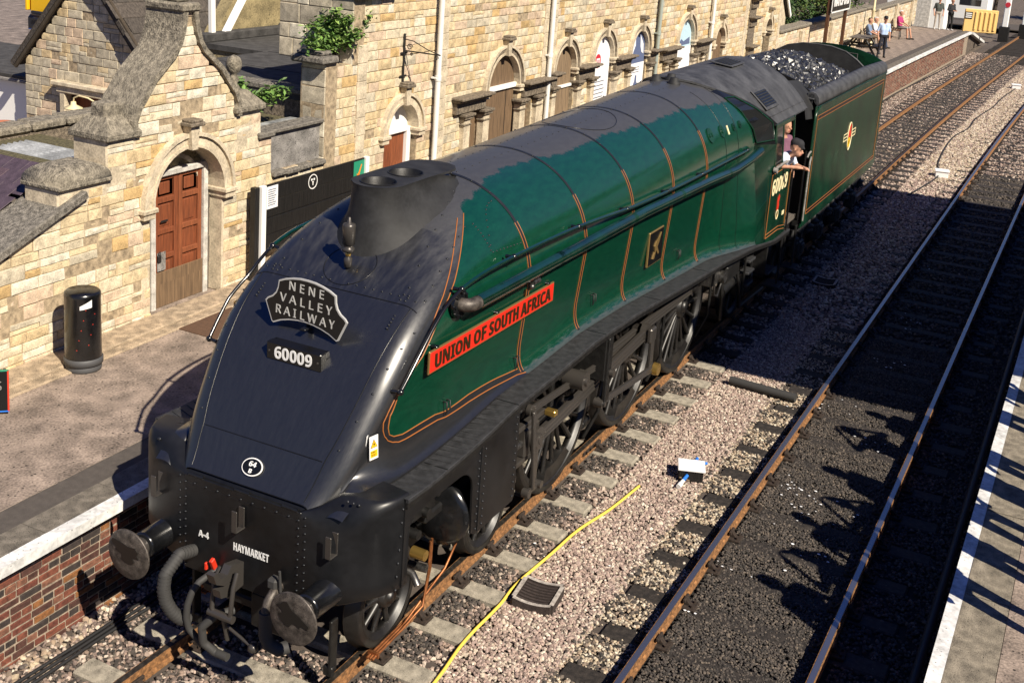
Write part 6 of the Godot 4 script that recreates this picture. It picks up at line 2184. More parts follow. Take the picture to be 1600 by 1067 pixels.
func build_chimney():
	# top outline of the chimney, half of it, front to back
	var half := []
	for i in 9:
		var t := PI * 0.5 * i / 8.0
		half.append(Vector2(0.262 * sin(t), -0.90 + 0.255 * cos(t)))
	for q in [[0.262, -1.1], [0.262, -1.35], [0.268, -1.55], [0.272, -1.75], [0.265, -1.88], [0.20, -1.98], [0.10, -2.03], [0.0, -2.045]]:
		half.append(Vector2(q[0], q[1]))
	var out := []
	for v in half: out.append(v)
	for i in range(half.size() - 2, 0, -1): out.append(Vector2(-half[i].x, half[i].y))
	var ytop := func(z: float) -> float: return 4.075 - 0.105 * smoothstep(0.0, 1.0, clampf((-1.45 - z) / 0.59, 0.0, 1.0))
	var rings := []
	var n := out.size()
	var fl := [0.0, 0.06, 0.2, 0.4, 0.6, 0.75, 0.87, 0.95, 1.0]
	for k in fl.size():
		var s: float = fl[k]
		var ring := []
		for i in n:
			var p: Vector2 = out[i]
			var a: Vector2 = out[posmod(i - 1, n)]
			var b: Vector2 = out[(i + 1) % n]
			var d := (b - a).normalized()
			var nn := Vector2(d.y, -d.x)
			if nn.dot(p - Vector2(0, -1.35)) < 0: nn = -nn
			var flare := lerpf(0.10, 0.26, clampf((-0.66 - p.y) / 0.64, 0.0, 1.0)) * lerpf(1.0, 0.5, clampf((-1.75 - p.y) / 0.3, 0.0, 1.0))
			var e := p + nn * flare
			var yb := skin_top(e.x, e.y) - 0.012
			var q := p + nn * flare * pow(s, 2.6) + nn * (0.012 if k == 0 else 0.0)
			var yt: float = ytop.call(p.y)
			ring.append(Vector3(q.x, lerpf(yt - (0.0 if k == 0 else 0.01), minf(yb, yt - 0.02), s), q.y))
		rings.append(ring)
	for r in rings: r.reverse()
	rings.reverse()
	var m := MB.new()
	m.loft(rings, true, false, true)
	var ch := mi("chimney", m.done(), "soot", loco)
	# top plate in two halves round the flues
	for s in [1.0, -1.0]:
		var pl := PackedVector2Array()
		for v in half: pl.append(Vector2(v.x * s, v.y))
		for c in [-1.36, -0.88]:
			for i in 13:
				var t := -PI * 0.5 + PI * i / 12.0
				pl.append(Vector2(cos(t) * 0.172 * s, c + sin(t) * 0.172))
		var tp := MB.new()
		tp.prism(pl, Transform3D(Basis(Vector3.RIGHT, Vector3(0, 0, 1), Vector3(0, -1, 0)), Vector3(0, 4.067, 0)), -0.004, 0.02)
		mi("chimney_top", tp.done(), "soot", ch)
	for c in [-1.36, -0.88]:
		var f := MB.new()
		f.lathe([Vector2(0.178, 0.006), Vector2(0.172, 0.012), Vector2(0.166, 0.006), Vector2(0.160, -0.3), Vector2(0.15, -0.55), Vector2(0.0, -0.56)], Vector3(0, 4.07, c), Basis.IDENTITY, 32)
		mi("flue", f.done(), "black_frame", ch)
	# chime whistle in front of the chimney
	var w := MB.new()
	w.lathe([Vector2(0.0, -0.05), Vector2(0.035, -0.05), Vector2(0.04, 0.03), Vector2(0.022, 0.05), Vector2(0.022, 0.09), Vector2(0.055, 0.10), Vector2(0.058, 0.13), Vector2(0.045, 0.14), Vector2(0.045, 0.165), Vector2(0.058, 0.17), Vector2(0.060, 0.34), Vector2(0.055, 0.36), Vector2(0.02, 0.372), Vector2(0.012, 0.42), Vector2(0.0, 0.425)], Vector3(0, 3.40, -0.42), Basis.IDENTITY, 20)
	mi("whistle", w.done(), "steel_oily", loco)
	var wb := MB.new()
	wb.lathe([Vector2(0.0, 0.0), Vector2(0.026, 0.0), Vector2(0.028, 0.035), Vector2(0.0, 0.036)], Vector3(0, 3.455, -0.42), Basis.IDENTITY, 14)
	mi("whistle_collar", wb.done(), "brass", loco)
	# round plate that the whistle stands on
	var rp := []
	for i in 41:
		var t := TAU * i / 40.0
		var x := cos(t) * 0.26
		var z := -0.46 + sin(t) * 0.20
		rp.append(Vector3(x, skin_top(x, z) + 0.001, z))
	var rm := MB.new()
	rm.tube(rp, 0.004, 5)
	mi("plate_seam", rm.done(), "plate_black", loco)

func build_fittings():
	for s in [1.0, -1.0]:
		# handrail: up the corner of the nose, then along the boiler
		var key := [[0.27, 2.60, 1.035], [0.13, 2.75, 1.05], [-0.05, 2.93, 1.06], [-0.28, 3.13, 1.065], [-0.50, 3.26, 1.075], [-0.8, 3.345, 1.10], [-1.4, 3.395, 1.13], [-3.0, 3.375, 1.15], [-4.7, 3.27, 1.16], [-6.4, 3.22, 1.165], [-8.0, 3.205, 1.165], [-9.5, 3.20, 1.17]]
		var c := Curve3D.new()
		for i in key.size():
			var p := Vector3(s * (key[i][2] - (0.07 if s < 0 and i > 2 else 0.0)), key[i][1], key[i][0])
			var a = key[maxi(i - 1, 0)]; var b = key[mini(i + 1, key.size() - 1)]
			var t := (Vector3(s * b[2], b[1], b[0]) - Vector3(s * a[2], a[1], a[0])) * 0.16
			c.add_point(p, -t, t)
		var L := c.get_baked_length()
		var fr := []; var bk := []
		for i in 14: fr.append(c.sample_baked(1.16 * i / 13.0))
		for i in 60: bk.append(c.sample_baked(lerpf(1.16, L, i / 59.0)))
		var m1 := MB.new()
		m1.tube(fr, 0.0165, 8)
		mi("handrail", m1.done(), "black_gloss", loco)
		var m2 := MB.new()
		m2.tube(bk, 0.021, 8)
		mi("handrail", m2.done(), "green_paint", loco)
		for q in [0.02, 1.16, 2.1, 3.6, 5.0, 6.4, 7.8, L - 0.05]:
			var p := c.sample_baked(q)
			var kn := MB.new()
			kn.sphere(p, Vector3(0.030, 0.030, 0.030), 10, 6)
			kn.cyl(p, p - Vector3(s * 0.085, 0.01, 0), 0.013, 0.02, 8)
			mi("handrail_knob", kn.done(), "black_gloss", loco)
		# ejector pipe (left side of the engine only)
		if s > 0:
			var ep := [Vector3(1.17, 3.155, -0.80), Vector3(1.18, 3.15, -2.8), Vector3(1.19, 3.14, -5.0), Vector3(1.20, 3.07, -7.4), Vector3(1.22, 3.02, -8.7), Vector3(1.24, 3.06, -9.35), Vector3(1.25, 3.13, -9.92)]
			var em := MB.new()
			em.tube(ep, 0.066, 14)
			mi("ejector_pipe", em.done(), "green_paint", loco)
			for z in [-2.55, -4.6, -6.3, -8.35]:
				var t := 0
				for i in ep.size() - 1:
					if z <= ep[i].z and z > ep[i + 1].z: t = i
				var f: float = (ep[t].z - z) / (ep[t].z - ep[t + 1].z)
				var p: Vector3 = ep[t].lerp(ep[t + 1], f)
				var dv: Vector3 = (ep[t + 1] - ep[t]).normalized()
				var cm := MB.new()
				cm.cyl(p - dv * 0.05, p + dv * 0.05, 0.066, 0.066, 14)
				cm.box(p + Vector3(-0.08, -0.03, 0), Vector3(0.14, 0.03, 0.04))
				mi("pipe_clip", cm.done(), "green_tender", loco)
			var el := MB.new()
			el.tube([Vector3(1.17, 3.155, -0.84), Vector3(1.165, 3.155, -0.72), Vector3(1.12, 3.155, -0.66), Vector3(1.03, 3.155, -0.655)], 0.063, 12)
			mi("pipe_elbow", el.done(), "buffer_face", loco)
			var fl := MB.new()
			fl.cyl(Vector3(1.045, 3.155, -0.655), Vector3(1.075, 3.155, -0.655), 0.135, 0.135, 20)
			for i in 8:
				var a := TAU * i / 8.0
				fl.cyl(Vector3(1.07, 3.155 + 0.11 * sin(a), -0.655 + 0.11 * cos(a)), Vector3(1.095, 3.155 + 0.11 * sin(a), -0.655 + 0.11 * cos(a)), 0.016, 0.014, 6)
			mi("pipe_flange", fl.done(), "black_gloss", loco)
			var vc := MB.new()
			vc.cyl(Vector3(1.15, 3.02, -2.0), Vector3(1.15, 3.02, -2.14), 0.03, 0.03, 10)
			vc.sphere(Vector3(1.17, 3.0, -1.95), Vector3(0.03, 0.03, 0.03), 8, 6)
			vc.tube([Vector3(1.15, 3.05, -2.05), Vector3(1.17, 3.12, -2.06)], 0.014, 6)
			mi("valve", vc.done(), "steel", loco)
		# nameplate
		var at := Vector3(s * 1.085, 2.755, -1.38)
		var nb := Basis(Vector3(0, 0, -s), Vector3.UP, Vector3(s, 0, 0)) 
		nb = Basis(Vector3.UP, -s * 0.012) * nb
		var pl := MB.new()
		pl.box(Vector3.ZERO, Vector3(2.50, 0.215, 0.02), 0.004)
		var pn := mi("nameplate", pl.done(), "brass_edge", loco, Transform3D(nb, at))
		var pf := MB.new()
		pf.box(Vector3(0, 0, 0.008), Vector3(2.474, 0.189, 0.010), 0.002)
		mi("plate_face", pf.done(), "red_plate", pn)
		text_part("lettering", "UNION OF SOUTH AFRICA", pn, Transform3D(Basis.IDENTITY, Vector3(0.0, 0.0, 0.015)), 0.132, 2.32, "letter_dark" if MT.has("letter_dark") else mk("letter_dark", Color(0.045, 0.030, 0.012), 0.35, 0.4).resource_name, 0.016)
		for q in [-1.12, 0.0, 1.12]:
			var bm := MB.new()
			bm.box(Vector3(q, 0.118, -0.03), Vector3(0.05, 0.02, 0.09), 0.004)
			mi("plate_bracket", bm.done(), "black_gloss", pn)
		# warning sign on the black flank
		var wp := skin(0.53, 0.86, s, 0.0)
		var wn := mi("warning_sign", box_mesh(Vector3(0.10, 0.21, 0.004), 0.0), "white_paint", loco, Transform3D(Basis(Vector3(0, 0, -s), Vector3.UP, Vector3(s, 0, 0)) * Basis(Vector3.RIGHT, -0.06) * Basis(Vector3.UP, -0.22 * s), Vector3(s * (wp.x + 0.03), 2.18, 0.50)))
		var tr := MB.new()
		tr.prism(PackedVector2Array([Vector2(-0.042, 0.0), Vector2(0.042, 0.0), Vector2(0, 0.078)]), Transform3D.IDENTITY, 0.001, 0.004)
		mi("warning_triangle", tr.done(), "plate_black", wn)
		var tr2 := MB.new()
		tr2.prism(PackedVector2Array([Vector2(-0.034, 0.005), Vector2(0.034, 0.005), Vector2(0, 0.068)]), Transform3D.IDENTITY, 0.003, 0.0055)
		mi("warning_triangle", tr2.done(), "yellow_sign", wn)
		var bo := MB.new()
		bo.prism(PackedVector2Array([Vector2(0.004, 0.056), Vector2(-0.012, 0.028), Vector2(0.0, 0.028), Vector2(-0.006, 0.010), Vector2(0.012, 0.034), Vector2(0.0, 0.034)]), Transform3D.IDENTITY, 0.005, 0.007)
		mi("flash_mark", bo.done(), "plate_black", wn)
		mi("text_panel", box_mesh(Vector3(0.084, 0.062, 0.003), 0.0, Vector3(0, -0.055, 0.002)), "yellow_sign", wn)
		text_part("lettering", "Danger", wn, Transform3D(Basis.IDENTITY, Vector3(-0.01, -0.040, 0.004)), 0.018, 0.055, "plate_black", 0.001)
		for k in 2: mi("text_line", box_mesh(Vector3(0.06 - 0.015 * k, 0.004, 0.001), 0.0, Vector3(-0.006, -0.060 - 0.010 * k, 0.0042)), "plate_black", wn)
		# badge panel: a leaping antelope in a frame
		var bp := Transform3D(Basis(Vector3(0, 0, -s), Vector3.UP, Vector3(s, 0, 0)), Vector3(s * 1.062, 2.48, -5.87))
		var fm := MB.new()
		fm.box(Vector3(0, 0, 0), Vector3(0.52, 0.46, 0.03), 0.006)
		var bn := mi("badge_panel", fm.done(), "brass_edge", loco, bp)
		mi("badge_face", box_mesh(Vector3(0.49, 0.43, 0.012), 0.0, Vector3(0, 0, 0.012)), "plate_black", bn)
		var an := MB.new()
		an.prism(PackedVector2Array([Vector2(-0.12, -0.14), Vector2(-0.06, -0.06), Vector2(-0.08, 0.02), Vector2(-0.02, 0.08), Vector2(0.06, 0.11), Vector2(0.14, 0.17), Vector2(0.07, 0.05), Vector2(0.02, 0.0), Vector2(0.10, -0.10), Vector2(0.06, -0.11), Vector2(-0.01, -0.04), Vector2(-0.07, -0.15)]), Transform3D.IDENTITY, 0.016, 0.032)
		mi("antelope_relief", an.done(), "brass_edge", bn)
		# small hooks and hand-hole covers along the side
		for q in [[-0.55, 0.80], [-1.95, 0.845], [-3.9, 0.80], [-6.9, 0.80]]:
			var p := skin(q[0], q[1], s, 0.0)
			var hm := MB.new()
			hm.tube([p, p + Vector3(s * 0.04, 0.0, 0), p + Vector3(s * 0.045, -0.09, 0.0), p + Vector3(s * 0.03, -0.12, 0.0)], 0.008, 6)
			hm.tube([p + Vector3(0, 0, -0.06), p + Vector3(s * 0.04, 0.0, -0.06), p + Vector3(s * 0.045, -0.09, -0.06)], 0.008, 6)
			mi("step_hook", hm.done(), "black_frame", loco)
		for q in [[-8.08, 0.343, 0.115], [-8.58, 0.350, 0.095], [-9.12, 0.357, 0.06], [-9.40, 0.357, 0.06]]:
			var p := skin(q[0], q[1], s, 0.0)
			var nrm := (skin(q[0], q[1], s, 0.1) - p).normalized()
			var wm := MB.new()
			wm.cyl(p - nrm * 0.01, p + nrm * 0.012, q[2], q[2], 20)
			if q[2] > 0.1:
				for d in [-0.045, 0.045]:
					wm.cyl(p + nrm * 0.012 + Vector3(0, 0, d), p + nrm * 0.028 + Vector3(0, 0, d), 0.03, 0.026, 10)
			else: wm.cyl(p + nrm * 0.012, p + nrm * 0.026, q[2] * 0.4, q[2] * 0.35, 10)
			mi("washout_cover", wm.done(), "green_tender", loco)
		var yp := skin(-8.86, 0.357, s, 0.0)
		var yn := (skin(-8.86, 0.357, s, 0.1) - yp).normalized()
		var yb := Basis(Vector3(0, 0, -s), yn.cross(Vector3(0, 0, -s)), yn)
		mi("yellow_label", box_mesh(Vector3(0.05, 0.14, 0.006), 0.0), "cream_letter", loco, Transform3D(yb, yp + yn * 0.002))
	# dome plate and hatch on the crest
	var dm := []
	for i in 41:
		var t := TAU * i / 40.0
		dm.append(skin(-5.55 + sin(t) * 0.62, absf(cos(t)) * 0.125, signf(cos(t)) if cos(t) != 0.0 else 1.0, 0.002))
	var dmm := MB.new()
	dmm.tube(dm, 0.005, 5)
	mi("plate_seam", dmm.done(), "plate_black", loco)
	# safety valves just ahead of the cab
	for q in [[-0.2, -8.85], [0.12, -8.75], [-0.02, -9.02]]:
		var sv := MB.new()
		var y := skin_top(q[0], q[1])
		sv.lathe([Vector2(0.10, -0.03), Vector2(0.10, 0.02), Vector2(0.07, 0.04), Vector2(0.06, 0.09), Vector2(0.0, 0.1)], Vector3(q[0], y, q[1]), Basis.IDENTITY, 14)
		mi("safety_valve", sv.done(), "soot", loco)

func build_cab():
	var xs := [0.0, 0.3, 0.55, 0.8, 0.95, 1.1, 1.19, 1.285]
	var ys := [4.225, 4.195, 4.105, 3.965, 3.845, 3.695, 3.585, 3.47]
	var zf := [-8.95, -9.05, -9.3, -9.75, -10.05, -10.35, -10.5, -10.64]
	var m := MB.new()
	var rings := []
	for k in 3:
		var ring := []
		for i in range(-7, 8):
			var j := absi(i)
			var zz: float = lerpf(zf[j], -12.68, k / 2.0)
			ring.append(Vector3(xs[j] * signf(i), ys[j], zz))
		rings.append(ring)
	m.loft(rings, false, false, true)
	var under := []
	for r in rings:
		var u := []
		for v in r: u.append(v + Vector3(0, -0.03, 0) * Vector3(1, 1, 1) - Vector3(v.x * 0.015, 0, 0))
		u.reverse()
		under.append(u)
	m.loft(under, false, false, true)
	for k in [0, 2]:
		for i in 14:
			var a: Vector3 = rings[k][i]; var b: Vector3 = rings[k][i + 1]
			var c: Vector3 = under[k][13 - i]; var d: Vector3 = under[k][14 - i]
			if k == 0: m.quad(a, d, c, b)
			else: m.quad(a, b, c, d)
	mi("cab_roof", m.done(), "roof_grey", loco)
	for s in [1.0, -1.0]:
		# rain strip, gutter edge and roof vents
		var rs := MB.new()
		rs.tube([Vector3(s * 1.195, 3.585, -10.5), Vector3(s * 1.195, 3.585, -12.68)], 0.009, 6)
		mi("rain_strip", rs.done(), "roof_grey", loco)
		var sl := atan2(0.27, 0.29)
		for v in [[0.99, 3.815, -10.78, 0.30, 0.62], [0.12, 4.235, -11.42, 0.30, 0.62]]:
			if v[0] < 0.5 and s < 0: continue
			var vb := Basis(Vector3(0, 0, 1), -s * (0.72 if v[0] > 0.5 else 0.12))
			var at := Vector3(s * v[0], v[1], v[2])
			var fr := MB.new()
			fr.box(Vector3(0, 0.012, 0), Vector3(v[3] + 0.1, 0.02, v[4] + 0.1), 0.005)
			var vn := mi("roof_ventilator", fr.done(), "roof_grey", loco, Transform3D(vb, at))
			mi("vent_opening", box_mesh(Vector3(v[3], 0.006, v[4]), 0.0, Vector3(0, 0.024, 0)), "plate_black", vn)
			for k in 6:
				mi("vent_slat", box_mesh(Vector3(0.018, 0.01, v[4]), 0.0, Vector3(-v[3] * 0.5 + 0.025 + k * (v[3] - 0.05) / 5.0, 0.03, 0)), "soot", vn)
		# wedge front of the cab, from the boiler line to the eaves
		var ca := [Vector3(0.56, 4.06, -9.22), Vector3(0.84, 3.86, -9.50), Vector3(1.02, 3.58, -9.74), Vector3(1.10, 3.36, -9.88), Vector3(1.125, 3.17, -9.965)]
		var cb := [Vector3(0.60, 4.075, -9.36), Vector3(0.95, 3.835, -10.05), Vector3(1.19, 3.575, -10.5), Vector3(1.285, 3.46, -10.64), Vector3(1.345, 3.15, -10.52)]
		var A := []; var B := []
		for i in 5:
			A.append(ca[i] * Vector3(s, 1, 1)); B.append(cb[i] * Vector3(s, 1, 1))
		var fm := MB.new()
		fm.loft([B, A] if s > 0 else [A, B], false, false, false)
		mi("cab_front", fm.done(), "black_gloss", loco)
		var gl := MB.new()
		var Ai := []; var Bi := []
		for i in 4:
			var f := [0.55, 1.4, 2.6, 3.75]
			var k := int(f[i])
			var fr: float = f[i] - k
			var pa: Vector3 = A[k].lerp(A[mini(k + 1, 4)], fr)
			var pb: Vector3 = B[k].lerp(B[mini(k + 1, 4)], fr)
			var o := Vector3(s * 0.008, 0.006, 0.012)
			Ai.append(pa.lerp(pb, 0.10) + o); Bi.append(pa.lerp(pb, 0.90) + o)
		gl.loft([Bi, Ai] if s > 0 else [Ai, Bi], false, false, false)
		mi("cab_window", gl.done(), "glass_dark", loco)
		var fe := MB.new()
		var loop := []
		for v in Ai: loop.append(v + Vector3(s * 0.004, 0.004, 0.004))
		for i in range(3, -1, -1): loop.append(Bi[i] + Vector3(s * 0.004, 0.004, 0.004))
		loop.append(loop[0])
		fe.tube(loop, 0.011, 6)
		mi("window_frame", fe.done(), "green_tender", loco)
		# green sheet from the boiler side to the cab corner
		var L := []; var R := []
		for i in 9:
			var t := lerpf(0.475, 1.0, i / 8.0)
			var q := skin(-9.97, t, s, 0.0)
			L.append(q)
			R.append(Vector3(s * lerpf(1.345, 1.362, i / 8.0), lerpf(3.16, 1.50, i / 8.0), -10.5))
		var gs := MB.new()
		gs.loft([R, L] if s > 0 else [L, R], false, false, true)
		mi("cab_corner_sheet", gs.done(), "green_paint", loco)
		# cab side
		var sd := MB.new()
		sd.box(Vector3(s * 1.35, 2.09, -11.10), Vector3(0.025, 1.28, 1.22), 0.004)
		mi("cab_side", sd.done(), "green_tender", loco)
		var up := MB.new()
		var tb := Basis(Vector3(0, 0, 1), s * 0.075)
		up.box(Vector3(s * 1.33, 3.09, -10.55), Vector3(0.022, 0.76, 0.10), 0.004, tb)
		up.box(Vector3(s * 1.33, 3.09, -11.00), Vector3(0.022, 0.76, 0.06), 0.004, tb)
		up.box(Vector3(s * 1.305, 3.43, -11.10), Vector3(0.022, 0.07, 1.2), 0.004, tb)
		up.box(Vector3(s * 1.33, 3.09, -11.70), Vector3(0.03, 0.76, 0.04), 0.004, tb)
		mi("cab_window_frame", up.done(), "green_tender", loco)
		mi("side_window", box_mesh(Vector3(0.008, 0.66, 0.38), 0.0), "glass_dark", loco, Transform3D(tb, Vector3(s * 1.33, 3.08, -10.79)))
		var hr := MB.new()
		hr.tube([Vector3(s * 1.40, 2.78, -10.46), Vector3(s * 1.40, 2.785, -11.70)], 0.022, 8)
		hr.cyl(Vector3(s * 1.36, 2.74, -10.48), Vector3(s * 1.42, 2.74, -10.48), 0.05, 0.05, 10)
		mi("arm_rest", hr.done(), "panel_grey", loco)
		for z in [-11.78, -12.62]:
			var vr := MB.new()
			vr.tube([Vector3(s * 1.37, 1.45, z), Vector3(s * 1.37, 2.72, z)], 0.017, 8)
			mi("cab_handrail", vr.done(), "black_gloss", loco)
		# lining, number and crest
		for ln in [[-10.42, 1.66, -11.63, 1.58], [-10.42, 1.60, -11.63, 1.52]]:
			var lm := MB.new()
			lm.tube([Vector3(s * 1.366, ln[1], ln[0]), Vector3(s * 1.366, ln[1] - 0.01, -11.2), Vector3(s * 1.366, ln[3], ln[2])], 0.006, 5)
			mi("lining", lm.done(), "lining", loco)
		for z in [-10.42, -11.63]:
			var lm := MB.new()
			lm.tube([Vector3(s * 1.366, 1.60, z), Vector3(s * 1.366, 2.66, z)], 0.006, 5)
			mi("lining", lm.done(), "lining", loco)
		var tl := MB.new()
		tl.tube([Vector3(s * 1.366, 2.66, -10.42), Vector3(s * 1.366, 2.66, -11.63)], 0.006, 5)
		mi("lining", tl.done(), "lining", loco)
		var nb := Basis(Vector3(0, 0, -s), Vector3.UP, Vector3(s, 0, 0))
		text_part("lettering", "60009", loco, Transform3D(nb, Vector3(s * 1.3645, 2.42, -11.0)), 0.27, 0.95, "cream_letter", 0.004)
		var cr := mi("crest", box_mesh(Vector3(0.11, 0.15, 0.004), 0.0, Vector3(0, -0.12, 0.0)), "brass", loco, Transform3D(nb, Vector3(s * 1.3645, 2.02, -11.02)))
		var lion := MB.new()
		lion.prism(PackedVector2Array([Vector2(-0.06, -0.06), Vector2(0.05, -0.06), Vector2(0.07, 0.02), Vector2(0.04, 0.08), Vector2(0.08, 0.16), Vector2(0.03, 0.22), Vector2(0.0, 0.14), Vector2(-0.04, 0.2), Vector2(-0.07, 0.1)]), Transform3D.IDENTITY, 0.0, 0.004)
		mi("crest_lion", lion.done(), "red_mark", cr)
		var cw := MB.new()
		ring_seg(cw, 0.0, -0.13, 0.06, 0.085, 0.002, 0.006, 0.0, TAU, 20)
		mi("crest_wheel", cw.done(), "cream_letter", cr)
		mi("works_plate", box_mesh(Vector3(0.13, 0.07, 0.006), 0.0), "cream_letter", loco, Transform3D(nb, Vector3(s * 1.3645, 1.84, -11.44)))
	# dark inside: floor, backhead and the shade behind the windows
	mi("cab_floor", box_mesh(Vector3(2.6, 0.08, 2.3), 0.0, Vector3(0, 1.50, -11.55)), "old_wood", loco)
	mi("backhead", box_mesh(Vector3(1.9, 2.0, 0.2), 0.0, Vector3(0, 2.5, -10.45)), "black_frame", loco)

func build_motion():
	# frames, cylinders, wheels and rods
	for s in [1.0, -1.0]:
		var fr := MB.new()
		fr.prism(PackedVector2Array([Vector2(0.85, 0.95), Vector2(0.85, 1.5), Vector2(-11.6, 1.32), Vector2(-11.6, 0.85), Vector2(-9.2, 0.85), Vector2(-8.8, 0.62), Vector2(-2.6, 0.62), Vector2(-2.3, 0.95)]), Transform3D(Basis(Vector3(0, 0, 1), Vector3.UP, Vector3(-1, 0, 0)), Vector3.ZERO), -s * 0.66, -s * 0.62)
		mi("main_frame", fr.done(), "black_frame", loco)
		for z in [0.0, -1.905]:
			wheel(0.4825, 10, false, Vector3(s * 0.785, 0.4825, z), s)
		for i in 3:
			wheel(1.016, 20, true, Vector3(s * 0.785, 1.016, [-3.581, -5.791, -8.001][i]), s, 1.75 if s > 0 else 0.2)
		wheel(0.559, 12, false, Vector3(s * 0.76, 0.559, -10.9), s)
		# bogie side frame
		var bf := MB.new()
		bf.box(Vector3(s * 0.60, 0.62, -0.95), Vector3(0.06, 0.22, 2.5), 0.02)
		mi("bogie_frame", bf.done(), "black_frame", loco)
		# cylinder and valve chest
		var cy := MB.new()
		cy.cyl(Vector3(s * 1.0, 1.09, -0.62), Vector3(s * 1.0, 1.11, -1.62), 0.31, 0.31, 32)
		cy.cyl(Vector3(s * 0.98, 1.52, -0.35), Vector3(s * 0.98, 1.54, -1.9), 0.15, 0.15, 20)
		cy.box(Vector3(s * 0.85, 1.3, -1.1), Vector3(0.4, 0.6, 0.9), 0.03)
		mi("cylinder", cy.done(), "black_gloss", loco)
		var cc := MB.new()
		cc.lathe([Vector2(0.0, 0.09), Vector2(0.12, 0.085), Vector2(0.27, 0.05), Vector2(0.325, 0.02), Vector2(0.325, 0.0), Vector2(0.0, 0.0)], Vector3(s * 1.0, 1.09, -0.62), Basis(Vector3(1, 0, 0), Vector3(0, 0, 1), Vector3(0, -1, 0)), 32)
		mi("cylinder_cover", cc.done(), "black_gloss", loco)
		var dc := MB.new()
		dc.box(Vector3(s * 1.12, 1.50, 0.02), Vector3(0.16, 0.22, 0.42), 0.03)
		dc.box(Vector3(s * 1.12, 1.32, -0.20), Vector3(0.13, 0.10, 0.30), 0.02)
		for k in 3: dc.cyl(Vector3(s * 1.12, 1.30 + 0.14 * k, 0.18 - 0.16 * k), Vector3(s * 1.25, 1.30 + 0.14 * k, 0.18 - 0.16 * k), 0.05, 0.045, 12)
		mi("cylinder_fitting", dc.done(), "black_frame", loco)
		var bv := MB.new()
		bv.cyl(Vector3(s * 1.10, 1.02, 0.02), Vector3(s * 1.24, 1.02, 0.02), 0.055, 0.05, 14)
		mi("relief_valve", bv.done(), "brass", loco)
		var b2 := MB.new()
		b2.tube([Vector3(s * 1.0, 0.86, 0.08), Vector3(s * 1.15, 0.84, 0.08), Vector3(s * 1.22, 0.76, 0.10)], 0.035, 10)
		b2.tube([Vector3(s * 1.0, 0.80, -0.1), Vector3(s * 1.18, 0.80, -0.12)], 0.04, 10)
		mi("drain_cock", b2.done(), "steel", loco)
		# copper drain pipes running forward along the rail
		for k in 3:
			var cp := MB.new()
			var o := 0.028 * k
			cp.tube([Vector3(s * (1.02 + o * 0.5), 0.90, [-0.98, -0.45, -0.40][k]), Vector3(s * (1.02 + o * 0.6), 0.60, [-0.96, -0.44, -0.38][k]), Vector3(s * (1.0 + o), 0.40 - 0.06 * k, [-0.80, -0.38, -0.30][k]), Vector3(s * (0.955 + o), 0.17, [-0.25, -0.08, 0.0][k]), Vector3(s * (0.925 + o), 0.105, 0.42)], 0.013, 8)
			mi("drain_pipe", cp.done(), "copper", loco)
		mi("pipe_clip", box_mesh(Vector3(0.11, 0.05, 0.025), 0.0, Vector3(s * 0.955, 0.12, 0.36)), "copper", loco)
		# slide bars and crosshead
		for y in [1.335, 0.935]:
			mi("slide_bar", box_mesh(Vector3(0.10, 0.06, 1.15), 0.008, Vector3(s * 1.02, y, -2.2)), "steel_oily", loco)
		var xh := MB.new()
		xh.box(Vector3(s * 1.02, 1.13, -2.45), Vector3(0.12, 0.34, 0.34), 0.02)
		xh.cyl(Vector3(s * 0.95, 1.13, -2.45), Vector3(s * 1.16, 1.13, -2.45), 0.08, 0.08, 16)
		xh.box(Vector3(s * 1.10, 0.80, -2.50), Vector3(0.06, 0.55, 0.07), 0.01)
		mi("crosshead", xh.done(), "steel_oily", loco)
		mi("crosshead_shoe", box_mesh(Vector3(0.13, 0.07, 0.09), 0.01, Vector3(s * 1.13, 1.33, -2.78)), "brass", loco)
		var cl := MB.new()
		cl.box(Vector3(s * 1.17, 1.08, -2.30), Vector3(0.035, 0.95, 0.06), 0.008, Basis(Vector3.RIGHT, 0.13))
		cl.box(Vector3(s * 1.15, 0.60, -2.38), Vector3(0.04, 0.06, 0.36), 0.008)
		cl.cyl(Vector3(s * 1.12, 0.60, -2.52), Vector3(s * 1.2, 0.60, -2.52), 0.045, 0.045, 12)
		cl.cyl(Vector3(s * 1.12, 0.62, -2.22), Vector3(s * 1.2, 0.62, -2.22), 0.05, 0.05, 12)
		mi("combination_lever", cl.done(), "steel_oily", loco)
		var pr := MB.new()
		pr.cyl(Vector3(s * 1.02, 1.13, -1.6), Vector3(s * 1.02, 1.13, -2.4), 0.04, 0.04, 14)
		mi("piston_rod", pr.done(), "steel", loco)
		# motion bracket and expansion link
		var mb := MB.new()
		mb.box(Vector3(s * 1.06, 1.62, -3.98), Vector3(0.40, 0.62, 0.06), 0.01)
		mb.box(Vector3(s * 1.27, 1.45, -4.02), Vector3(0.05, 0.8, 0.12), 0.01)
		mb.box(Vector3(s * 1.04, 1.62, -2.95), Vector3(0.05, 0.62, 0.07), 0.01)
		mi("motion_bracket", mb.done(), "black_frame", loco)
		var lk := []
		for i in 9:
			var t := -0.5 + i / 8.0
			lk.append(Vector3(s * 1.20, 1.38 + t * 0.70, -4.06 + 0.10 * t * t * 4.0 - 0.05))
		var lm := MB.new()
		lm.tube(lk, 0.042, 8)
		lm.cyl(Vector3(s * 1.16, 1.03, -3.98), Vector3(s * 1.27, 1.03, -3.98), 0.055, 0.055, 14)
		lm.cyl(Vector3(s * 1.1, 1.40, -4.06), Vector3(s * 1.34, 1.40, -4.06), 0.05, 0.05, 14)
		mi("expansion_link", lm.done(), "steel_oily", loco)
		var rl := MB.new()
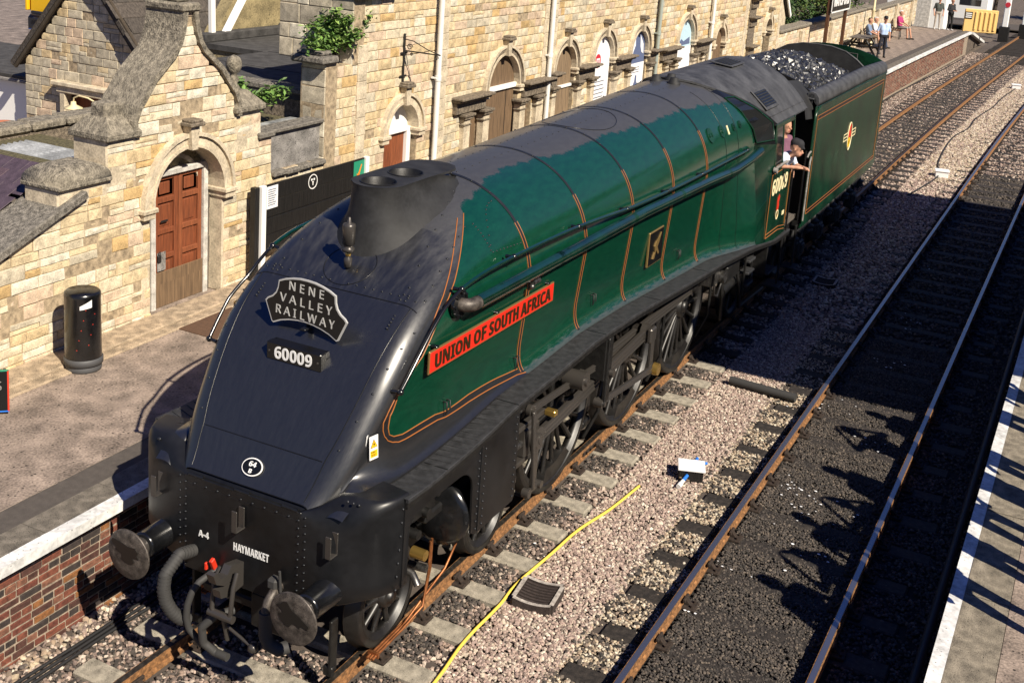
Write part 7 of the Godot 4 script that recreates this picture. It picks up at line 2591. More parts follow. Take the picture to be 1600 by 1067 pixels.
		rl.cyl(Vector3(s * 1.16, 1.03, -3.98), Vector3(s * 1.30, 1.03, -3.98), 0.04, 0.035, 10)
		mi("link_pin", rl.done(), "steel", loco)
		var pin := Vector3(s * 0.98, 1.016 + 0.33 * sin(1.75), -5.791 - 0.33 * cos(1.75)) if s > 0 else Vector3(s * 0.98, 1.016 + 0.33 * sin(0.2), -5.791 - 0.33 * cos(0.2))
		for i in 2:
			var a := pin + Vector3(0, 0, 2.21 * (1 - i))
			rod("coupling_rod", a, a + Vector3(0, 0, -2.21), 0.125, 0.06, "steel_oily", 0.11)
		rod("connecting_rod", Vector3(s * 1.10, 1.13, -2.5), Vector3(s * 1.10, pin.y, pin.z), 0.14, 0.06, "steel_oily", 0.13)
		var ra := Vector3(s * 1.22, 0.86, -5.80)
		var rcm := MB.new()
		rcm.box((Vector3(s * 1.19, pin.y, pin.z) + Vector3(s * 1.19, 0.86, -5.80)) * 0.5, Vector3(0.05, 0.55, 0.10), 0.012)
		rcm.box(Vector3(s * 1.19, pin.y, pin.z), Vector3(0.07, 0.2, 0.2), 0.02)
		mi("return_crank", rcm.done(), "steel_oily", loco)
		rod("eccentric_rod", Vector3(s * 1.22, 1.03, -4.02), ra, 0.075, 0.045, "steel_oily", 0.075)
		var bc := MB.new()
		bc.cyl(ra + Vector3(s * 0.02, 0, 0), ra + Vector3(s * 0.09, 0, 0), 0.085, 0.08, 20)
		mi("crank_cap", bc.done(), "brass", loco)
		rod("radius_rod", Vector3(s * 1.12, 1.55, -2.25), Vector3(s * 1.12, 1.45, -4.05), 0.07, 0.04, "steel_oily", 0.06)
		# reversing shaft arm, lubricators and sand pipes
		var lu := MB.new()
		lu.box(Vector3(s * 1.18, 1.52, -8.15), Vector3(0.20, 0.26, 0.34), 0.02)
		lu.cyl(Vector3(s * 1.28, 1.48, -8.35), Vector3(s * 1.36, 1.48, -8.35), 0.09, 0.09, 18)
		lu.tube([Vector3(s * 1.30, 1.62, -7.98), Vector3(s * 1.32, 1.30, -7.96), Vector3(s * 1.32, 1.24, -8.12), Vector3(s * 1.31, 1.38, -8.3)], 0.016, 8)
		mi("lubricator", lu.done(), "steel", loco)
		var bx := MB.new()
		bx.cyl(Vector3(s * 1.05, 1.55, -3.3), Vector3(s * 1.30, 1.55, -3.3), 0.11, 0.11, 20)
		bx.cyl(Vector3(s * 1.30, 1.55, -3.3), Vector3(s * 1.325, 1.55, -3.3), 0.05, 0.045, 14)
		mi("oil_box", bx.done(), "steel_oily", loco)
		for z in [-4.68, -6.9, -9.05]:
			var sp := MB.new()
			sp.tube([Vector3(s * 0.95, 1.75, z), Vector3(s * 0.95, 0.6, z), Vector3(s * 0.80, 0.22, z + 0.06)], 0.024, 8)
			mi("sand_pipe", sp.done(), "black_frame", loco)
		for z in [-4.66, -6.88, -2.40]:
			var br := MB.new()
			br.box(Vector3(s * 0.78, 0.85, z), Vector3(0.09, 0.62, 0.12), 0.03)
			br.box(Vector3(s * 0.76, 0.40, z), Vector3(0.12, 0.10, 0.25), 0.02)
			mi("brake_hanger", br.done(), "black_frame", loco)
		# injector, steps and pipes under the cab
		var un := MB.new()
		un.box(Vector3(s * 1.0, 1.30, -9.35), Vector3(0.4, 0.30, 0.7), 0.04)
		un.cyl(Vector3(s * 1.05, 0.95, -9.2), Vector3(s * 1.05, 1.0, -9.9), 0.10, 0.10, 14)
		un.tube([Vector3(s * 1.15, 1.45, -8.8), Vector3(s * 1.2, 1.0, -8.85), Vector3(s * 1.18, 0.6, -8.95)], 0.035, 8)
		un.tube([Vector3(s * 1.1, 1.4, -9.7), Vector3(s * 1.22, 0.9, -9.75), Vector3(s * 1.2, 0.55, -9.9), Vector3(s * 1.2, 0.5, -11.3)], 0.03, 8)
		mi("injector", un.done(), "black_frame", loco)
		for k in 3:
			mi("firehole_pipe", box_mesh(Vector3(0.18, 0.05, 0.34), 0.012, Vector3(s * 1.22, 1.32 - k * 0.2, -10.05)), "board_grey", loco)
		var ls := MB.new()
		for z in [-9.86, -10.24]: ls.box(Vector3(s * 1.24, 1.12, z), Vector3(0.03, 0.72, 0.03), 0.005)
		mi("side_ladder", ls.done(), "black_frame", loco)
		mi("cab_step", box_mesh(Vector3(0.30, 0.03, 0.55), 0.006, Vector3(s * 1.22, 0.86, -11.2)), "board_grey", loco)
		mi("cab_step", box_mesh(Vector3(0.30, 0.03, 0.42), 0.006, Vector3(s * 1.24, 0.42, -11.9)), "board_grey", loco)
		mi("step_hanger", box_mesh(Vector3(0.03, 0.95, 0.06), 0.006, Vector3(s * 1.30, 0.88, -11.92)), "black_frame", loco)
		mi("step_hanger", box_mesh(Vector3(0.24, 0.5, 0.03), 0.006, Vector3(s * 1.2, 1.12, -10.9)), "black_frame", loco)
		var ob := MB.new()
		ob.box(Vector3(s * 0.95, 0.62, -10.9), Vector3(0.14, 0.22, 0.9), 0.03)
		ob.box(Vector3(s * 1.02, 0.62, -10.9), Vector3(0.10, 0.26, 0.30), 0.03)
		mi("trailing_axlebox", ob.done(), "black_frame", loco)
	var ax := MB.new()
	for z in [0.0, -1.905]: ax.cyl(Vector3(-0.75, 0.4825, z), Vector3(0.75, 0.4825, z), 0.08, 0.08, 12)
	for z in [-3.581, -5.791, -8.001]: ax.cyl(Vector3(-0.75, 1.016, z), Vector3(0.75, 1.016, z), 0.11, 0.11, 12)
	mi("axle", ax.done(), "steel_oily", loco)
	var fb := MB.new()
	fb.box(Vector3(0, 1.35, -9.2), Vector3(1.1, 0.9, 2.2), 0.05)
	fb.box(Vector3(0, 1.55, -4.5), Vector3(1.2, 0.7, 7.0), 0.05)
	mi("ashpan", fb.done(), "black_frame", loco)

# ================================================================ the tender
func build_tender():
	var t := thing("locomotive_tender", "green tender with orange lining and a round lion crest, coupled behind the locomotive", "tender")
	var z0 := -13.15
	var z1 := -20.1
	for s in [1.0, -1.0]:
		var sd := MB.new()
		sd.box(Vector3(s * 1.325, 2.34, (z0 + z1) * 0.5), Vector3(0.02, 2.18, z0 - z1), 0.004)
		mi("tank_side", sd.done(), "green_tender", t)
		var prof := [Vector2(1.336, 3.42), Vector2(1.342, 3.50), Vector2(1.325, 3.585), Vector2(1.275, 3.65), Vector2(1.20, 3.675), Vector2(1.13, 3.66), Vector2(1.125, 3.2), Vector2(1.15, 3.2), Vector2(1.155, 3.63), Vector2(1.20, 3.645), Vector2(1.25, 3.62), Vector2(1.305, 3.5), Vector2(1.315, 3.42)]
		var rings := []
		for z in [z0 - 0.12, -15.5, -18.0, z1]:
			var r := []
			for p in prof: r.append(Vector3(s * p.x, p.y - (0.0 if z > -18.5 else 0.06), z))
			if s > 0: r.reverse()
			rings.append(r)
		var m := MB.new()
		m.loft(rings, true, true, true)
		mi("top_roll", m.done(), "roof_grey", t)
		var bd := MB.new()
		bd.tube([Vector3(s * 1.34, 3.415, z0 - 0.1), Vector3(s * 1.34, 3.40, -17.0), Vector3(s * 1.34, 3.37, z1)], 0.012, 6)
		mi("beading", bd.done(), "green_tender", t)
		var fe := MB.new()
		fe.tube([Vector3(s * 1.335, 1.3, z0 + 0.01), Vector3(s * 1.335, 3.12, z0 + 0.01), Vector3(s * 1.335, 3.26, z0 - 0.03), Vector3(s * 1.335, 3.36, z0 - 0.12), Vector3(s * 1.335, 3.41, z0 - 0.3)], 0.022, 8)
		mi("front_beading", fe.done(), "green_tender", t)
		var hr := MB.new()
		hr.tube([Vector3(s * 1.37, 1.35, z0 + 0.12), Vector3(s * 1.37, 2.45, z0 + 0.12), Vector3(s * 1.36, 2.52, z0 + 0.02)], 0.017, 8)
		hr.tube([Vector3(s * 1.34, 2.62, z0 + 0.02), Vector3(s * 1.36, 2.62, z0 + 0.22), Vector3(s * 1.36, 2.56, z0 + 0.34)], 0.018, 8)
		mi("tender_handrail", hr.done(), "panel_grey", t)
		# lining round the panel
		for ln in [[3.235, 0.0], [3.165, 0.0], [1.46, 0.0], [1.40, 0.0]]:
			var lm := MB.new()
			lm.tube([Vector3(s * 1.337, ln[0], z0 - 0.22), Vector3(s * 1.337, ln[0] + 0.0, -16.5), Vector3(s * 1.337, ln[0], -19.85)], 0.0052, 5)
			mi("lining", lm.done(), "lining", t)
		mi("lining_black", box_mesh(Vector3(0.003, 0.055, 6.48), 0.0, Vector3(s * 1.336, 3.20, -16.61)), "plate_black", t)
		mi("lining_black", box_mesh(Vector3(0.003, 0.045, 6.48), 0.0, Vector3(s * 1.336, 1.43, -16.61)), "plate_black", t)
		for z in [z0 - 0.22, -19.85]:
			var lm := MB.new()
			lm.tube([Vector3(s * 1.337, 1.40, z), Vector3(s * 1.337, 3.235, z)], 0.0052, 5)
			mi("lining", lm.done(), "lining", t)
		# crest: gold oval, red lion over a yellow wheel, with bars to either side
		var nb := Transform3D(Basis(Vector3(0, 0, -s), Vector3.UP, Vector3(s, 0, 0)), Vector3(s * 1.336, 2.39, -16.62))
		var ov := PackedVector2Array()
		var ring := []
		for i in 33:
			var a := TAU * i / 32.0
			ring.append(Vector3(cos(a) * 0.19, sin(a) * 0.29, 0.004))
		var om := MB.new()
		om.tube(ring, 0.010, 5)
		var cr := mi("crest", om.done(), "cream_letter", t, nb)
		var li := MB.new()
		li.prism(PackedVector2Array([Vector2(-0.12, -0.02), Vector2(0.12, -0.02), Vector2(0.14, 0.06), Vector2(0.07, 0.12), Vector2(0.12, 0.2), Vector2(0.03, 0.26), Vector2(-0.03, 0.18), Vector2(-0.08, 0.24), Vector2(-0.13, 0.12)]), Transform3D.IDENTITY, 0.0, 0.004)
		mi("crest_lion", li.done(), "red_mark", cr)
		var cwm := MB.new()
		ring_seg(cwm, 0.0, -0.13, 0.05, 0.105, 0.0, 0.005, 0.0, TAU, 24)
		mi("crest_wheel", cwm.done(), "yellow_sign", cr)
		for q in [-1.0, 1.0]:
			for y in [0.10, 0.03, -0.04]:
				mi("crest_bar", box_mesh(Vector3(0.36, 0.018, 0.004), 0.0, Vector3(q * 0.40, y, 0.002)), "cream_letter", cr)
			mi("crest_bar", box_mesh(Vector3(0.018, 0.15, 0.004), 0.0, Vector3(q * 0.57, 0.03, 0.0025)), "cream_letter", cr)
		# running gear
		var fr := MB.new()
		fr.box(Vector3(s * 1.10, 1.02, -16.4), Vector3(0.04, 0.46, 6.9), 0.008)
		mi("tender_frame", fr.done(), "black_frame", t)
		mi("valance", box_mesh(Vector3(0.05, 0.09, 6.9), 0.01, Vector3(s * 1.30, 1.215, -16.6)), "green_tender", t)
		for z in [-13.72, -15.33, -16.95, -18.56]:
			var ab := MB.new()
			ab.box(Vector3(s * 1.17, 0.64, z), Vector3(0.20, 0.34, 0.32), 0.03)
			ab.box(Vector3(s * 1.28, 0.66, z), Vector3(0.05, 0.20, 0.20), 0.02)
			ab.box(Vector3(s * 1.15, 0.95, z - 0.20), Vector3(0.12, 0.62, 0.07), 0.01)
			ab.box(Vector3(s * 1.15, 0.95, z + 0.20), Vector3(0.12, 0.62, 0.07), 0.01)
			mi("axlebox", ab.done(), "board_grey", t)
			var sp := MB.new()
			for k in 6:
				sp.box(Vector3(s * 1.20, 1.10 - k * 0.022, z), Vector3(0.10, 0.018, 1.05 - k * 0.14), 0.002)
			sp.box(Vector3(s * 1.20, 1.06, z), Vector3(0.13, 0.20, 0.12), 0.01)
			mi("leaf_spring", sp.done(), "board_grey", t)
			for d in [-0.58, 0.58]:
				var hg := MB.new()
				hg.lathe([Vector2(0.0, 0.0), Vector2(0.10, 0.0), Vector2(0.11, 0.03), Vector2(0.085, 0.05), Vector2(0.085, 0.07), Vector2(0.11, 0.09), Vector2(0.11, 0.12), Vector2(0.05, 0.14), Vector2(0.03, 0.26), Vector2(0.0, 0.26)], Vector3(s * 1.22, 0.86, z + d), Basis.IDENTITY, 14)
				hg.box(Vector3(s * 1.18, 0.84, z + d), Vector3(0.16, 0.05, 0.2), 0.01)
				mi("spring_hanger", hg.done(), "board_grey", t)
			var w := Node3D.new()
			w.name = "tender_wheel"
			t.add_child(w, true)
			w.transform = Transform3D(Basis(Vector3.UP, 0.0 if s > 0 else PI), Vector3(s * 0.785, 0.635, z))
			build_wheel(w, 0.635, 12, false, 0.0)
		mi("tender_step", box_mesh(Vector3(0.26, 0.03, 0.36), 0.006, Vector3(s * 1.24, 0.48, -13.0)), "board_grey", t)
		mi("step_hanger", box_mesh(Vector3(0.03, 0.8, 0.10), 0.006, Vector3(s * 1.28, 0.86, -13.0)), "black_frame", t)
		var bf := MB.new()
		bf.cyl(Vector3(s * 0.87, 1.05, -20.1), Vector3(s * 0.87, 1.05, -20.5), 0.11, 0.11, 16)
		bf.cyl(Vector3(s * 0.87, 1.05, -20.5), Vector3(s * 0.87, 1.05, -20.54), 0.22, 0.22, 24)
		mi("buffer", bf.done(), "black_frame", t)
	# back, floor, bulkheads
	var arch := func(pts: Array, z: float, th: float) -> ArrayMesh:
		var pl := PackedVector2Array()
		for p in pts: pl.append(p)
		for i in range(pts.size() - 1, -1, -1):
			if pts[i].x > 0.001: pl.append(Vector2(-pts[i].x, pts[i].y))
		var m := MB.new()
		m.prism(pl, Transform3D(Basis.IDENTITY, Vector3(0, 0, z)), -th * 0.5, th * 0.5)
		return m.done()
	mi("tank_back", arch.call([Vector2(0, 3.88), Vector2(0.33, 3.87), Vector2(0.67, 3.81), Vector2(1.0, 3.72), Vector2(1.2, 3.62), Vector2(1.33, 3.50), Vector2(1.335, 1.25)].duplicate(), z1 + 0.02, 0.03), "green_tender", t)
	mi("rear_bulkhead", arch.call([Vector2(0, 3.98), Vector2(0.32, 3.965), Vector2(0.65, 3.885), Vector2(0.9, 3.74), Vector2(1.12, 3.56), Vector2(1.12, 3.0)], -18.6, 0.03), "soot", t)
	var be := []
	for p in [Vector2(-1.12, 3.56), Vector2(-0.9, 3.74), Vector2(-0.65, 3.885), Vector2(-0.32, 3.965), Vector2(0, 3.98), Vector2(0.32, 3.965), Vector2(0.65, 3.885), Vector2(0.9, 3.74), Vector2(1.12, 3.56)]:
		be.append(Vector3(p.x, p.y, -18.6))
	var bm := MB.new()
	bm.tube(be, 0.022, 6)
	mi("bulkhead_beading", bm.done(), "roof_grey", t)
	mi("front_bulkhead", arch.call([Vector2(0, 3.95), Vector2(0.4, 3.92), Vector2(0.8, 3.80), Vector2(1.1, 3.62), Vector2(1.3, 3.36), Vector2(1.31, 1.3)], z0 - 0.5, 0.03), "black_frame", t)
	mi("tank_floor", box_mesh(Vector3(2.6, 0.10, 6.9), 0.0, Vector3(0, 1.25, -16.6)), "black_frame", t)
	mi("tank_top", box_mesh(Vector3(2.3, 0.05, 1.5), 0.0, Vector3(0, 3.25, -19.35)), "black_frame", t)
	mi("coal_space_floor", box_mesh(Vector3(2.3, 0.05, 5.0), 0.0, Vector3(0, 3.05, -16.1)), "black_frame", t)
	var fil := MB.new()
	fil.box(Vector3(0.42, 3.42, -19.5), Vector3(0.42, 0.30, 0.5), 0.02)
	fil.tube([Vector3(0.22, 3.74, -19.9), Vector3(0.66, 3.72, -19.9), Vector3(0.66, 3.50, -19.9)], 0.018, 6)
	mi("filler_hatch", fil.done(), "soot", t)
	mi("front_plate", box_mesh(Vector3(0.5, 0.03, 0.9), 0.006, Vector3(1.0, 3.55, -13.7)), "roof_grey", t)
	# bellows and draught sheet between the cab and the tender
	var bl := MB.new()
	bl.box(Vector3(0, 2.9, -12.95), Vector3(1.5, 1.9, 0.36), 0.05)
	mi("gangway_bellows", bl.done(), "rubber", t)
	var ds := MB.new()
	var ra := []; var rb := []
	for q in [Vector2(0.85, 3.94), Vector2(1.08, 3.74), Vector2(1.22, 3.52), Vector2(1.27, 3.3)]:
		ra.append(Vector3(q.x, q.y - 0.05, -12.70)); rb.append(Vector3(q.x + 0.02, q.y - 0.12, -13.5))
	ds.loft([ra, rb], false, false, true)
	mi("draught_sheet", ds.done(), "soot", t)
	# coal
	var xs := []; var cs := []
	var r := RandomNumberGenerator.new()
	r.seed = 91
	for i in 3400:
		var x := r.randf_range(-1.1, 1.1)
		var z := r.randf_range(-18.5, -13.5)
		var f := clampf((-13.4 - z) / 0.8, 0.0, 1.0)
		var back := clampf((z + 18.55) / 1.8, 0.0, 1.0)
		var y := 3.36 + 0.62 * (1.0 - pow(absf(x + 0.1) / 1.2, 2.0)) * (0.35 + 0.65 * back) * (0.5 + 0.5 * f) - 0.05 + r.randf_range(-0.03, 0.03)
		var s := r.randf_range(0.035, 0.075) * (1.6 if r.randf() < 0.1 else 1.0)
		xs.append(Transform3D(Basis.from_euler(Vector3(r.randf() * TAU, r.randf() * TAU, r.randf() * TAU)).scaled(Vector3.ONE * s), Vector3(x, y, z)))
		cs.append(Color(1, 1, 1) * r.randf_range(0.6, 1.5))
	var co := multi("coal_heap", rock_mesh(7, 0.9), "coal", xs, cs)
	co.set_meta("label", "heap of shiny black coal lumps in the tender")
	co.set_meta("category", "coal")

# ================================================================ small things
func spline(pts: Array, n: int) -> Array:
	var c := Curve3D.new()
	for i in pts.size():
		var t: Vector3 = (pts[mini(i + 1, pts.size() - 1)] - pts[maxi(i - 1, 0)]) * 0.18
		c.add_point(pts[i], -t, t)
	var out := []
	var L := c.get_baked_length()
	for i in n + 1: out.append(c.sample_baked(L * i / n))
	return out

func drain_grate(label: String, at: Vector3, yaw: float):
	var g := thing("drain_grate", label, "drain grate", at, "drain grates between the tracks")
	g.rotation.y = yaw
	var w := 0.40; var d := 0.42
	for s in [-1.0, 1.0]:
		var rings := []
		for i in 9:
			var u := -1.0 + i / 4.0
			var y := 0.028 * u * u + 0.012
			var z: float = s * d * 0.5
			rings.append([Vector3(u * w * 0.5, -0.06, z - 0.022), Vector3(u * w * 0.5, -0.06, z + 0.022), Vector3(u * w * 0.5, y, z + 0.022), Vector3(u * w * 0.5, y, z - 0.022)])
		var m := MB.new()
		m.loft(rings, true, true, false)
		mi("side", m.done(), "grate", g)
		var rt := MB.new()
		var rr := []
		for q in rings: rr.append([q[3] + Vector3(0, 0.004, 0), q[2] + Vector3(0, 0.004, 0)])
		for q in rr: q.reverse()
		rt.loft(rr, false, false, false)
		mi("rim", rt.done(), "grate_rim", g)
		mi("side", box_mesh(Vector3(0.045, 0.10, d - 0.045), 0.005, Vector3(s * w * 0.5, -0.012, 0)), "grate", g)
		mi("rim", box_mesh(Vector3(0.043, 0.004, d - 0.046), 0.0, Vector3(s * w * 0.5, 0.0405, 0)), "grate_rim", g)
	for k in 7:
		var z := -d * 0.5 + 0.058 + k * (d - 0.116) / 6.0
		var rings := []
		for i in 7:
			var u := -1.0 + i / 3.0
			var y := 0.022 * u * u + 0.004
			rings.append([Vector3(u * (w * 0.5 - 0.025), y - 0.03, z - 0.014), Vector3(u * (w * 0.5 - 0.025), y - 0.03, z + 0.014), Vector3(u * (w * 0.5 - 0.025), y, z + 0.014), Vector3(u * (w * 0.5 - 0.025), y, z - 0.014)])
		var m := MB.new()
		m.loft(rings, true, true, false)
		mi("slat", m.done(), "grate", g)
	mi("pit", box_mesh(Vector3(w - 0.05, 0.01, d - 0.05), 0.0, Vector3(0, -0.052, 0)), "plate_black", g)

func water_box(label: String, at: Vector3, yaw: float, s: float, taps: bool):
	var b := thing("water_box", label, "hydrant box", at, "white lidded boxes between the tracks")
	b.rotation.y = yaw
	mi("lid", box_mesh(Vector3(0.34, 0.03, 0.30) * s, 0.006, Vector3(0, 0.16 * s, 0)), "pvc_white", b)
	mi("box", box_mesh(Vector3(0.30, 0.15, 0.26) * s, 0.01, Vector3(0, 0.075 * s, 0)), "tar_board" if taps else "pvc_white", b)
	if taps:
		for q in [[Vector3(-0.05, 0.09, 0.14), Vector3(-0.10, 0.06, 0.24), "blue_tap", 0.022], [Vector3(-0.10, 0.06, 0.24), Vector3(-0.13, 0.045, 0.30), "pvc_white", 0.024], [Vector3(-0.13, 0.045, 0.30), Vector3(-0.155, 0.035, 0.36), "pvc_white", 0.032], [Vector3(0.05, 0.14, -0.14), Vector3(0.08, 0.14, -0.26), "blue_tap", 0.022], [Vector3(0.12, 0.13, -0.13), Vector3(0.20, 0.12, -0.20), "blue_tap", 0.018], [Vector3(-0.14, 0.05, 0.14), Vector3(-0.02, 0.05, 0.20), "ply_pale", 0.010]]:
			var m := MB.new()
			m.cyl(q[0], q[1], q[3], q[3], 12)
			mi("tap_pipe", m.done(), q[2], b)

func build_small():
	# yellow hose
	var hp := spline([Vector3(1.52, -0.150, 1.3), Vector3(1.44, -0.150, 0.06), Vector3(1.37, -0.148, -0.6), Vector3(1.375, -0.148, -1.3), Vector3(1.345, -0.15, -1.75), Vector3(1.40, -0.15, -2.5), Vector3(1.44, -0.15, -3.12), Vector3(1.56, -0.15, -3.75), Vector3(1.64, -0.15, -4.5)], 60)
	var hm := MB.new()
	hm.tube(hp, 0.017, 8)
	tag1(mi("hose", hm.done(), "yellow_hose"), "yellow hose lying on the ballast beside the locomotive", "hose")
	drain_grate("rusty drain grate with pale rim beside the yellow hose", Vector3(1.635, -0.125, -1.66), 0.12)
	drain_grate("drain grate in the shade near the tender steps", Vector3(1.65, -0.15, -14.5), 0.05)
	water_box("white lidded box with blue taps on the sunny ballast", Vector3(2.08, -0.18, -5.15), 0.35, 1.0, true)
	water_box("small white box at the end of the black cable, middle distance", Vector3(2.12, -0.18, -26.9), 0.2, 1.15, false)
	water_box("farthest white box between the tracks, by the cable's far end", Vector3(2.2, -0.18, -49.5), 0.2, 1.2, false)
	var pm := MB.new()
	pm.cyl(Vector3(1.60, -0.11, -8.40), Vector3(2.62, -0.10, -8.30), 0.065, 0.065, 16)
	tag1(mi("pipe", pm.done(), "rubber"), "short dark pipe lying across the ballast at the edge of the shadow", "pipe")
	for q in [["black cable snaking over the ballast from the small white box to the farthest one", [Vector3(1.72, -0.15, -23.6), Vector3(1.9, -0.15, -25.0), Vector3(2.05, -0.14, -27.0), Vector3(1.75, -0.15, -29.0), Vector3(1.55, -0.15, -33.5), Vector3(1.75, -0.15, -36.2), Vector3(1.72, -0.15, -38.8), Vector3(1.95, -0.15, -42.5), Vector3(2.0, -0.15, -45.5), Vector3(2.2, -0.15, -49.3)], 0.022], ["black cable running along the foot of the far brick platform wall", [Vector3(-1.75, -0.15, -24.0), Vector3(-1.78, -0.1, -32.0), Vector3(-1.72, -0.05, -36.0), Vector3(-1.78, -0.08, -42.0), Vector3(-1.45, -0.12, -52.0), Vector3(-1.25, -0.12, -60.0)], 0.02]]:
		var m := MB.new()
		m.tube(spline(q[1], 70), q[2], 6)
		tag1(mi("cable", m.done(), "cable_black"), q[0], "cable")
	var labs := ["black cable nearest the brick wall below the platform", "middle black cable beside the near rail and platform wall", "black cable nearest the rail in the left corner"]
	for k in 3:
		var m := MB.new()
		m.tube(spline([Vector3(-1.66 + 0.06 * k, -0.16, 3.0), Vector3(-1.62 + 0.07 * k, -0.155 + 0.01 * k, 1.9), Vector3(-1.60 + 0.05 * k, -0.16, 1.0), Vector3(-1.64 + 0.09 * k, -0.16, -0.4), Vector3(-1.7 + 0.05 * k, -0.16, -4.0)], 40), 0.017, 6)
		tag1(mi("cable", m.done(), "cable_black"), labs[k], "cable", "cables by the platform wall")
	# litter bin
	var b := thing("litter_bin", "round black litter bin with a white label by the rubble wall", "litter bin", Vector3(-4.42, PL, -1.47))
	var bs := MB.new()
	bs.lathe([Vector2(0.0, 0.0), Vector2(0.205, 0.0), Vector2(0.212, 0.03), Vector2(0.205, 0.065), Vector2(0.200, 0.075), Vector2(0.226, 0.085), Vector2(0.228, 0.15), Vector2(0.215, 0.165)], Vector3.ZERO, Basis.IDENTITY, 32)
	mi("base", bs.done(), "bin_base", b)
	var bb := MB.new()
	bb.lathe([Vector2(0.212, 0.155), Vector2(0.208, 0.90), Vector2(0.212, 0.93), Vector2(0.206, 0.965), Vector2(0.185, 0.982), Vector2(0.0, 0.985)], Vector3.ZERO, Basis.IDENTITY, 36)
	mi("body", bb.done(), "bin_black", b)
	var lab := Transform3D(Basis(Vector3.UP, 0.82), Vector3.ZERO)
	var rings := []
	for i in 7:
		var a := -0.33 + 0.11 * i
		rings.append([Vector3(sin(a) * 0.2125, 0.80 + i * 0.004, cos(a) * 0.2125), Vector3(sin(a) * 0.2125, 0.845 + i * 0.012, cos(a) * 0.2125)])
	for r in rings: r.reverse()
	var lm := MB.new()
	lm.loft(rings, false, false, false)
	mi("label", lm.done(), "post_white", b, Transform3D(Basis(Vector3.UP, 0.98), Vector3.ZERO))
	for k in 9:
		var a := 0.45 + 0.13 * (k * 7 % 9)
		var m := MB.new()
		m.cyl(Vector3(sin(a) * 0.209, 0.30 + 0.062 * (k * 5 % 9), cos(a) * 0.209), Vector3(sin(a) * 0.2115, 0.30 + 0.062 * (k * 5 % 9), cos(a) * 0.2115), 0.006, 0.006, 6)
		mi("paint_chip", m.done(), "red_mark", b)
	# blackboard sign
	var s := thing("blackboard_sign", "small chalked BOOKS blackboard with an arrow standing at the foot of the wall", "sign", Vector3(-4.33, PL, 0.12))
	s.rotation.y = 0.78
	var sb := Transform3D(Basis(Vector3.RIGHT, -0.12), Vector3(0, 0.27, 0))
	mi("board", box_mesh(Vector3(0.62, 0.44, 0.02), 0.0), "plate_black", s, sb)
	for q in [[0.0, 0.225, 0.64, 0.014, "green_notice"], [0.0, -0.225, 0.64, 0.014, "blue_tap"], [0.315, 0.0, 0.016, 0.45, "red_mark"], [-0.315, 0.0, 0.016, 0.45, "red_mark"]]:
		mi("edge", box_mesh(Vector3(q[2], q[3], 0.026), 0.0, Vector3(q[0], q[1], 0)), q[4], s, sb)
	text_part("lettering", "BOOKS", s, sb * Transform3D(Basis.IDENTITY, Vector3(0.02, 0.06, 0.012)), 0.10, 0.46, "panel_grey", 0.002, "Droid Sans", false)
	var ar := MB.new()
	ar.tube([Vector3(0.22, -0.10, 0.012), Vector3(0.08, -0.10, 0.012)], 0.006, 5)
	ar.tube([Vector3(0.13, -0.06, 0.012), Vector3(0.08, -0.10, 0.012), Vector3(0.13, -0.14, 0.012)], 0.006, 5)
	mi("arrow", ar.done(), "panel_grey", s, sb)
	for k in 2: mi("leg", box_mesh(Vector3(0.03, 0.5, 0.02), 0.0, Vector3(-0.28 + 0.56 * k, 0.25, -0.06)), "old_wood", s)
	# doormat
	tag1(mi("doormat", box_mesh(Vector3(0.62, 0.014, 1.05), 0.004, Vector3(-4.10, PL + 0.008, -3.62)), "mat_brown"), "brown mat on the platform in front of the porch door", "doormat")
	# scraps of white litter on the cinders
	var r := RandomNumberGenerator.new()
	r.seed = 17
	var xs := []; var cs := []
	for c in [[3.05, -2.30, 10, 0.10], [3.6, -5.2, 16, 0.5], [3.3, -5.6, 16, 0.35], [3.7, -7.6, 8, 0.35], [3.2, -8.4, 10, 0.5], [3.6, -13.0, 10, 0.5], [3.4, -11.0, 8, 0.5], [3.2, -17.0, 8, 0.6], [3.5, -1.0, 6, 0.4], [3.15, -3.3, 6, 0.3], [1.9, -2.5, 4, 0.8], [3.9, -4.0, 8, 0.5]]:
		for i in int(c[2]):
			var k := r.randf_range(0.006, 0.017)
			xs.append(Transform3D(Basis.from_euler(Vector3(r.randf_range(-0.4, 0.4), r.randf() * TAU, r.randf_range(-0.4, 0.4))).scaled(Vector3(k * 1.4, k * 0.35, k)), Vector3(c[0] + r.randfn() * c[3] * 0.5, -0.152, c[1] + r.randfn() * c[3] * 0.5)))
			cs.append(Color(0.75, 0.76, 0.78))
	var o := multi("white_scraps", rock_mesh(3), "ballast", xs, cs)
	o.set_meta("label", "scraps of white paper and bird lime on the dark cinders")
	# high canopy over the right-hand platform, outside the picture; its shade lies across both tracks
	var cn := thing("platform_canopy", "platform canopy whose shadow lies across the tracks beside the tender", "canopy")
	var cz0 := -6.0
	mi("roof", box_mesh(Vector3(9.0, 0.25, 15.0), 0.0, Vector3(10.85, 6.1, cz0 - 7.5)), "canopy_dark", cn)
	for k in 4:
		for x in [9.0, 14.0]:
			var m := MB.new()
			m.cyl(Vector3(x, PL, cz0 - 1.2 - k * 4.0), Vector3(x, 6.0, cz0 - 1.2 - k * 4.0), 0.11, 0.09, 14)
			m.cyl(Vector3(x, PL, cz0 - 1.2 - k * 4.0), Vector3(x, PL + 0.5, cz0 - 1.2 - k * 4.0), 0.2, 0.16, 14)
			mi("column", m.done(), "canopy_dark", cn)

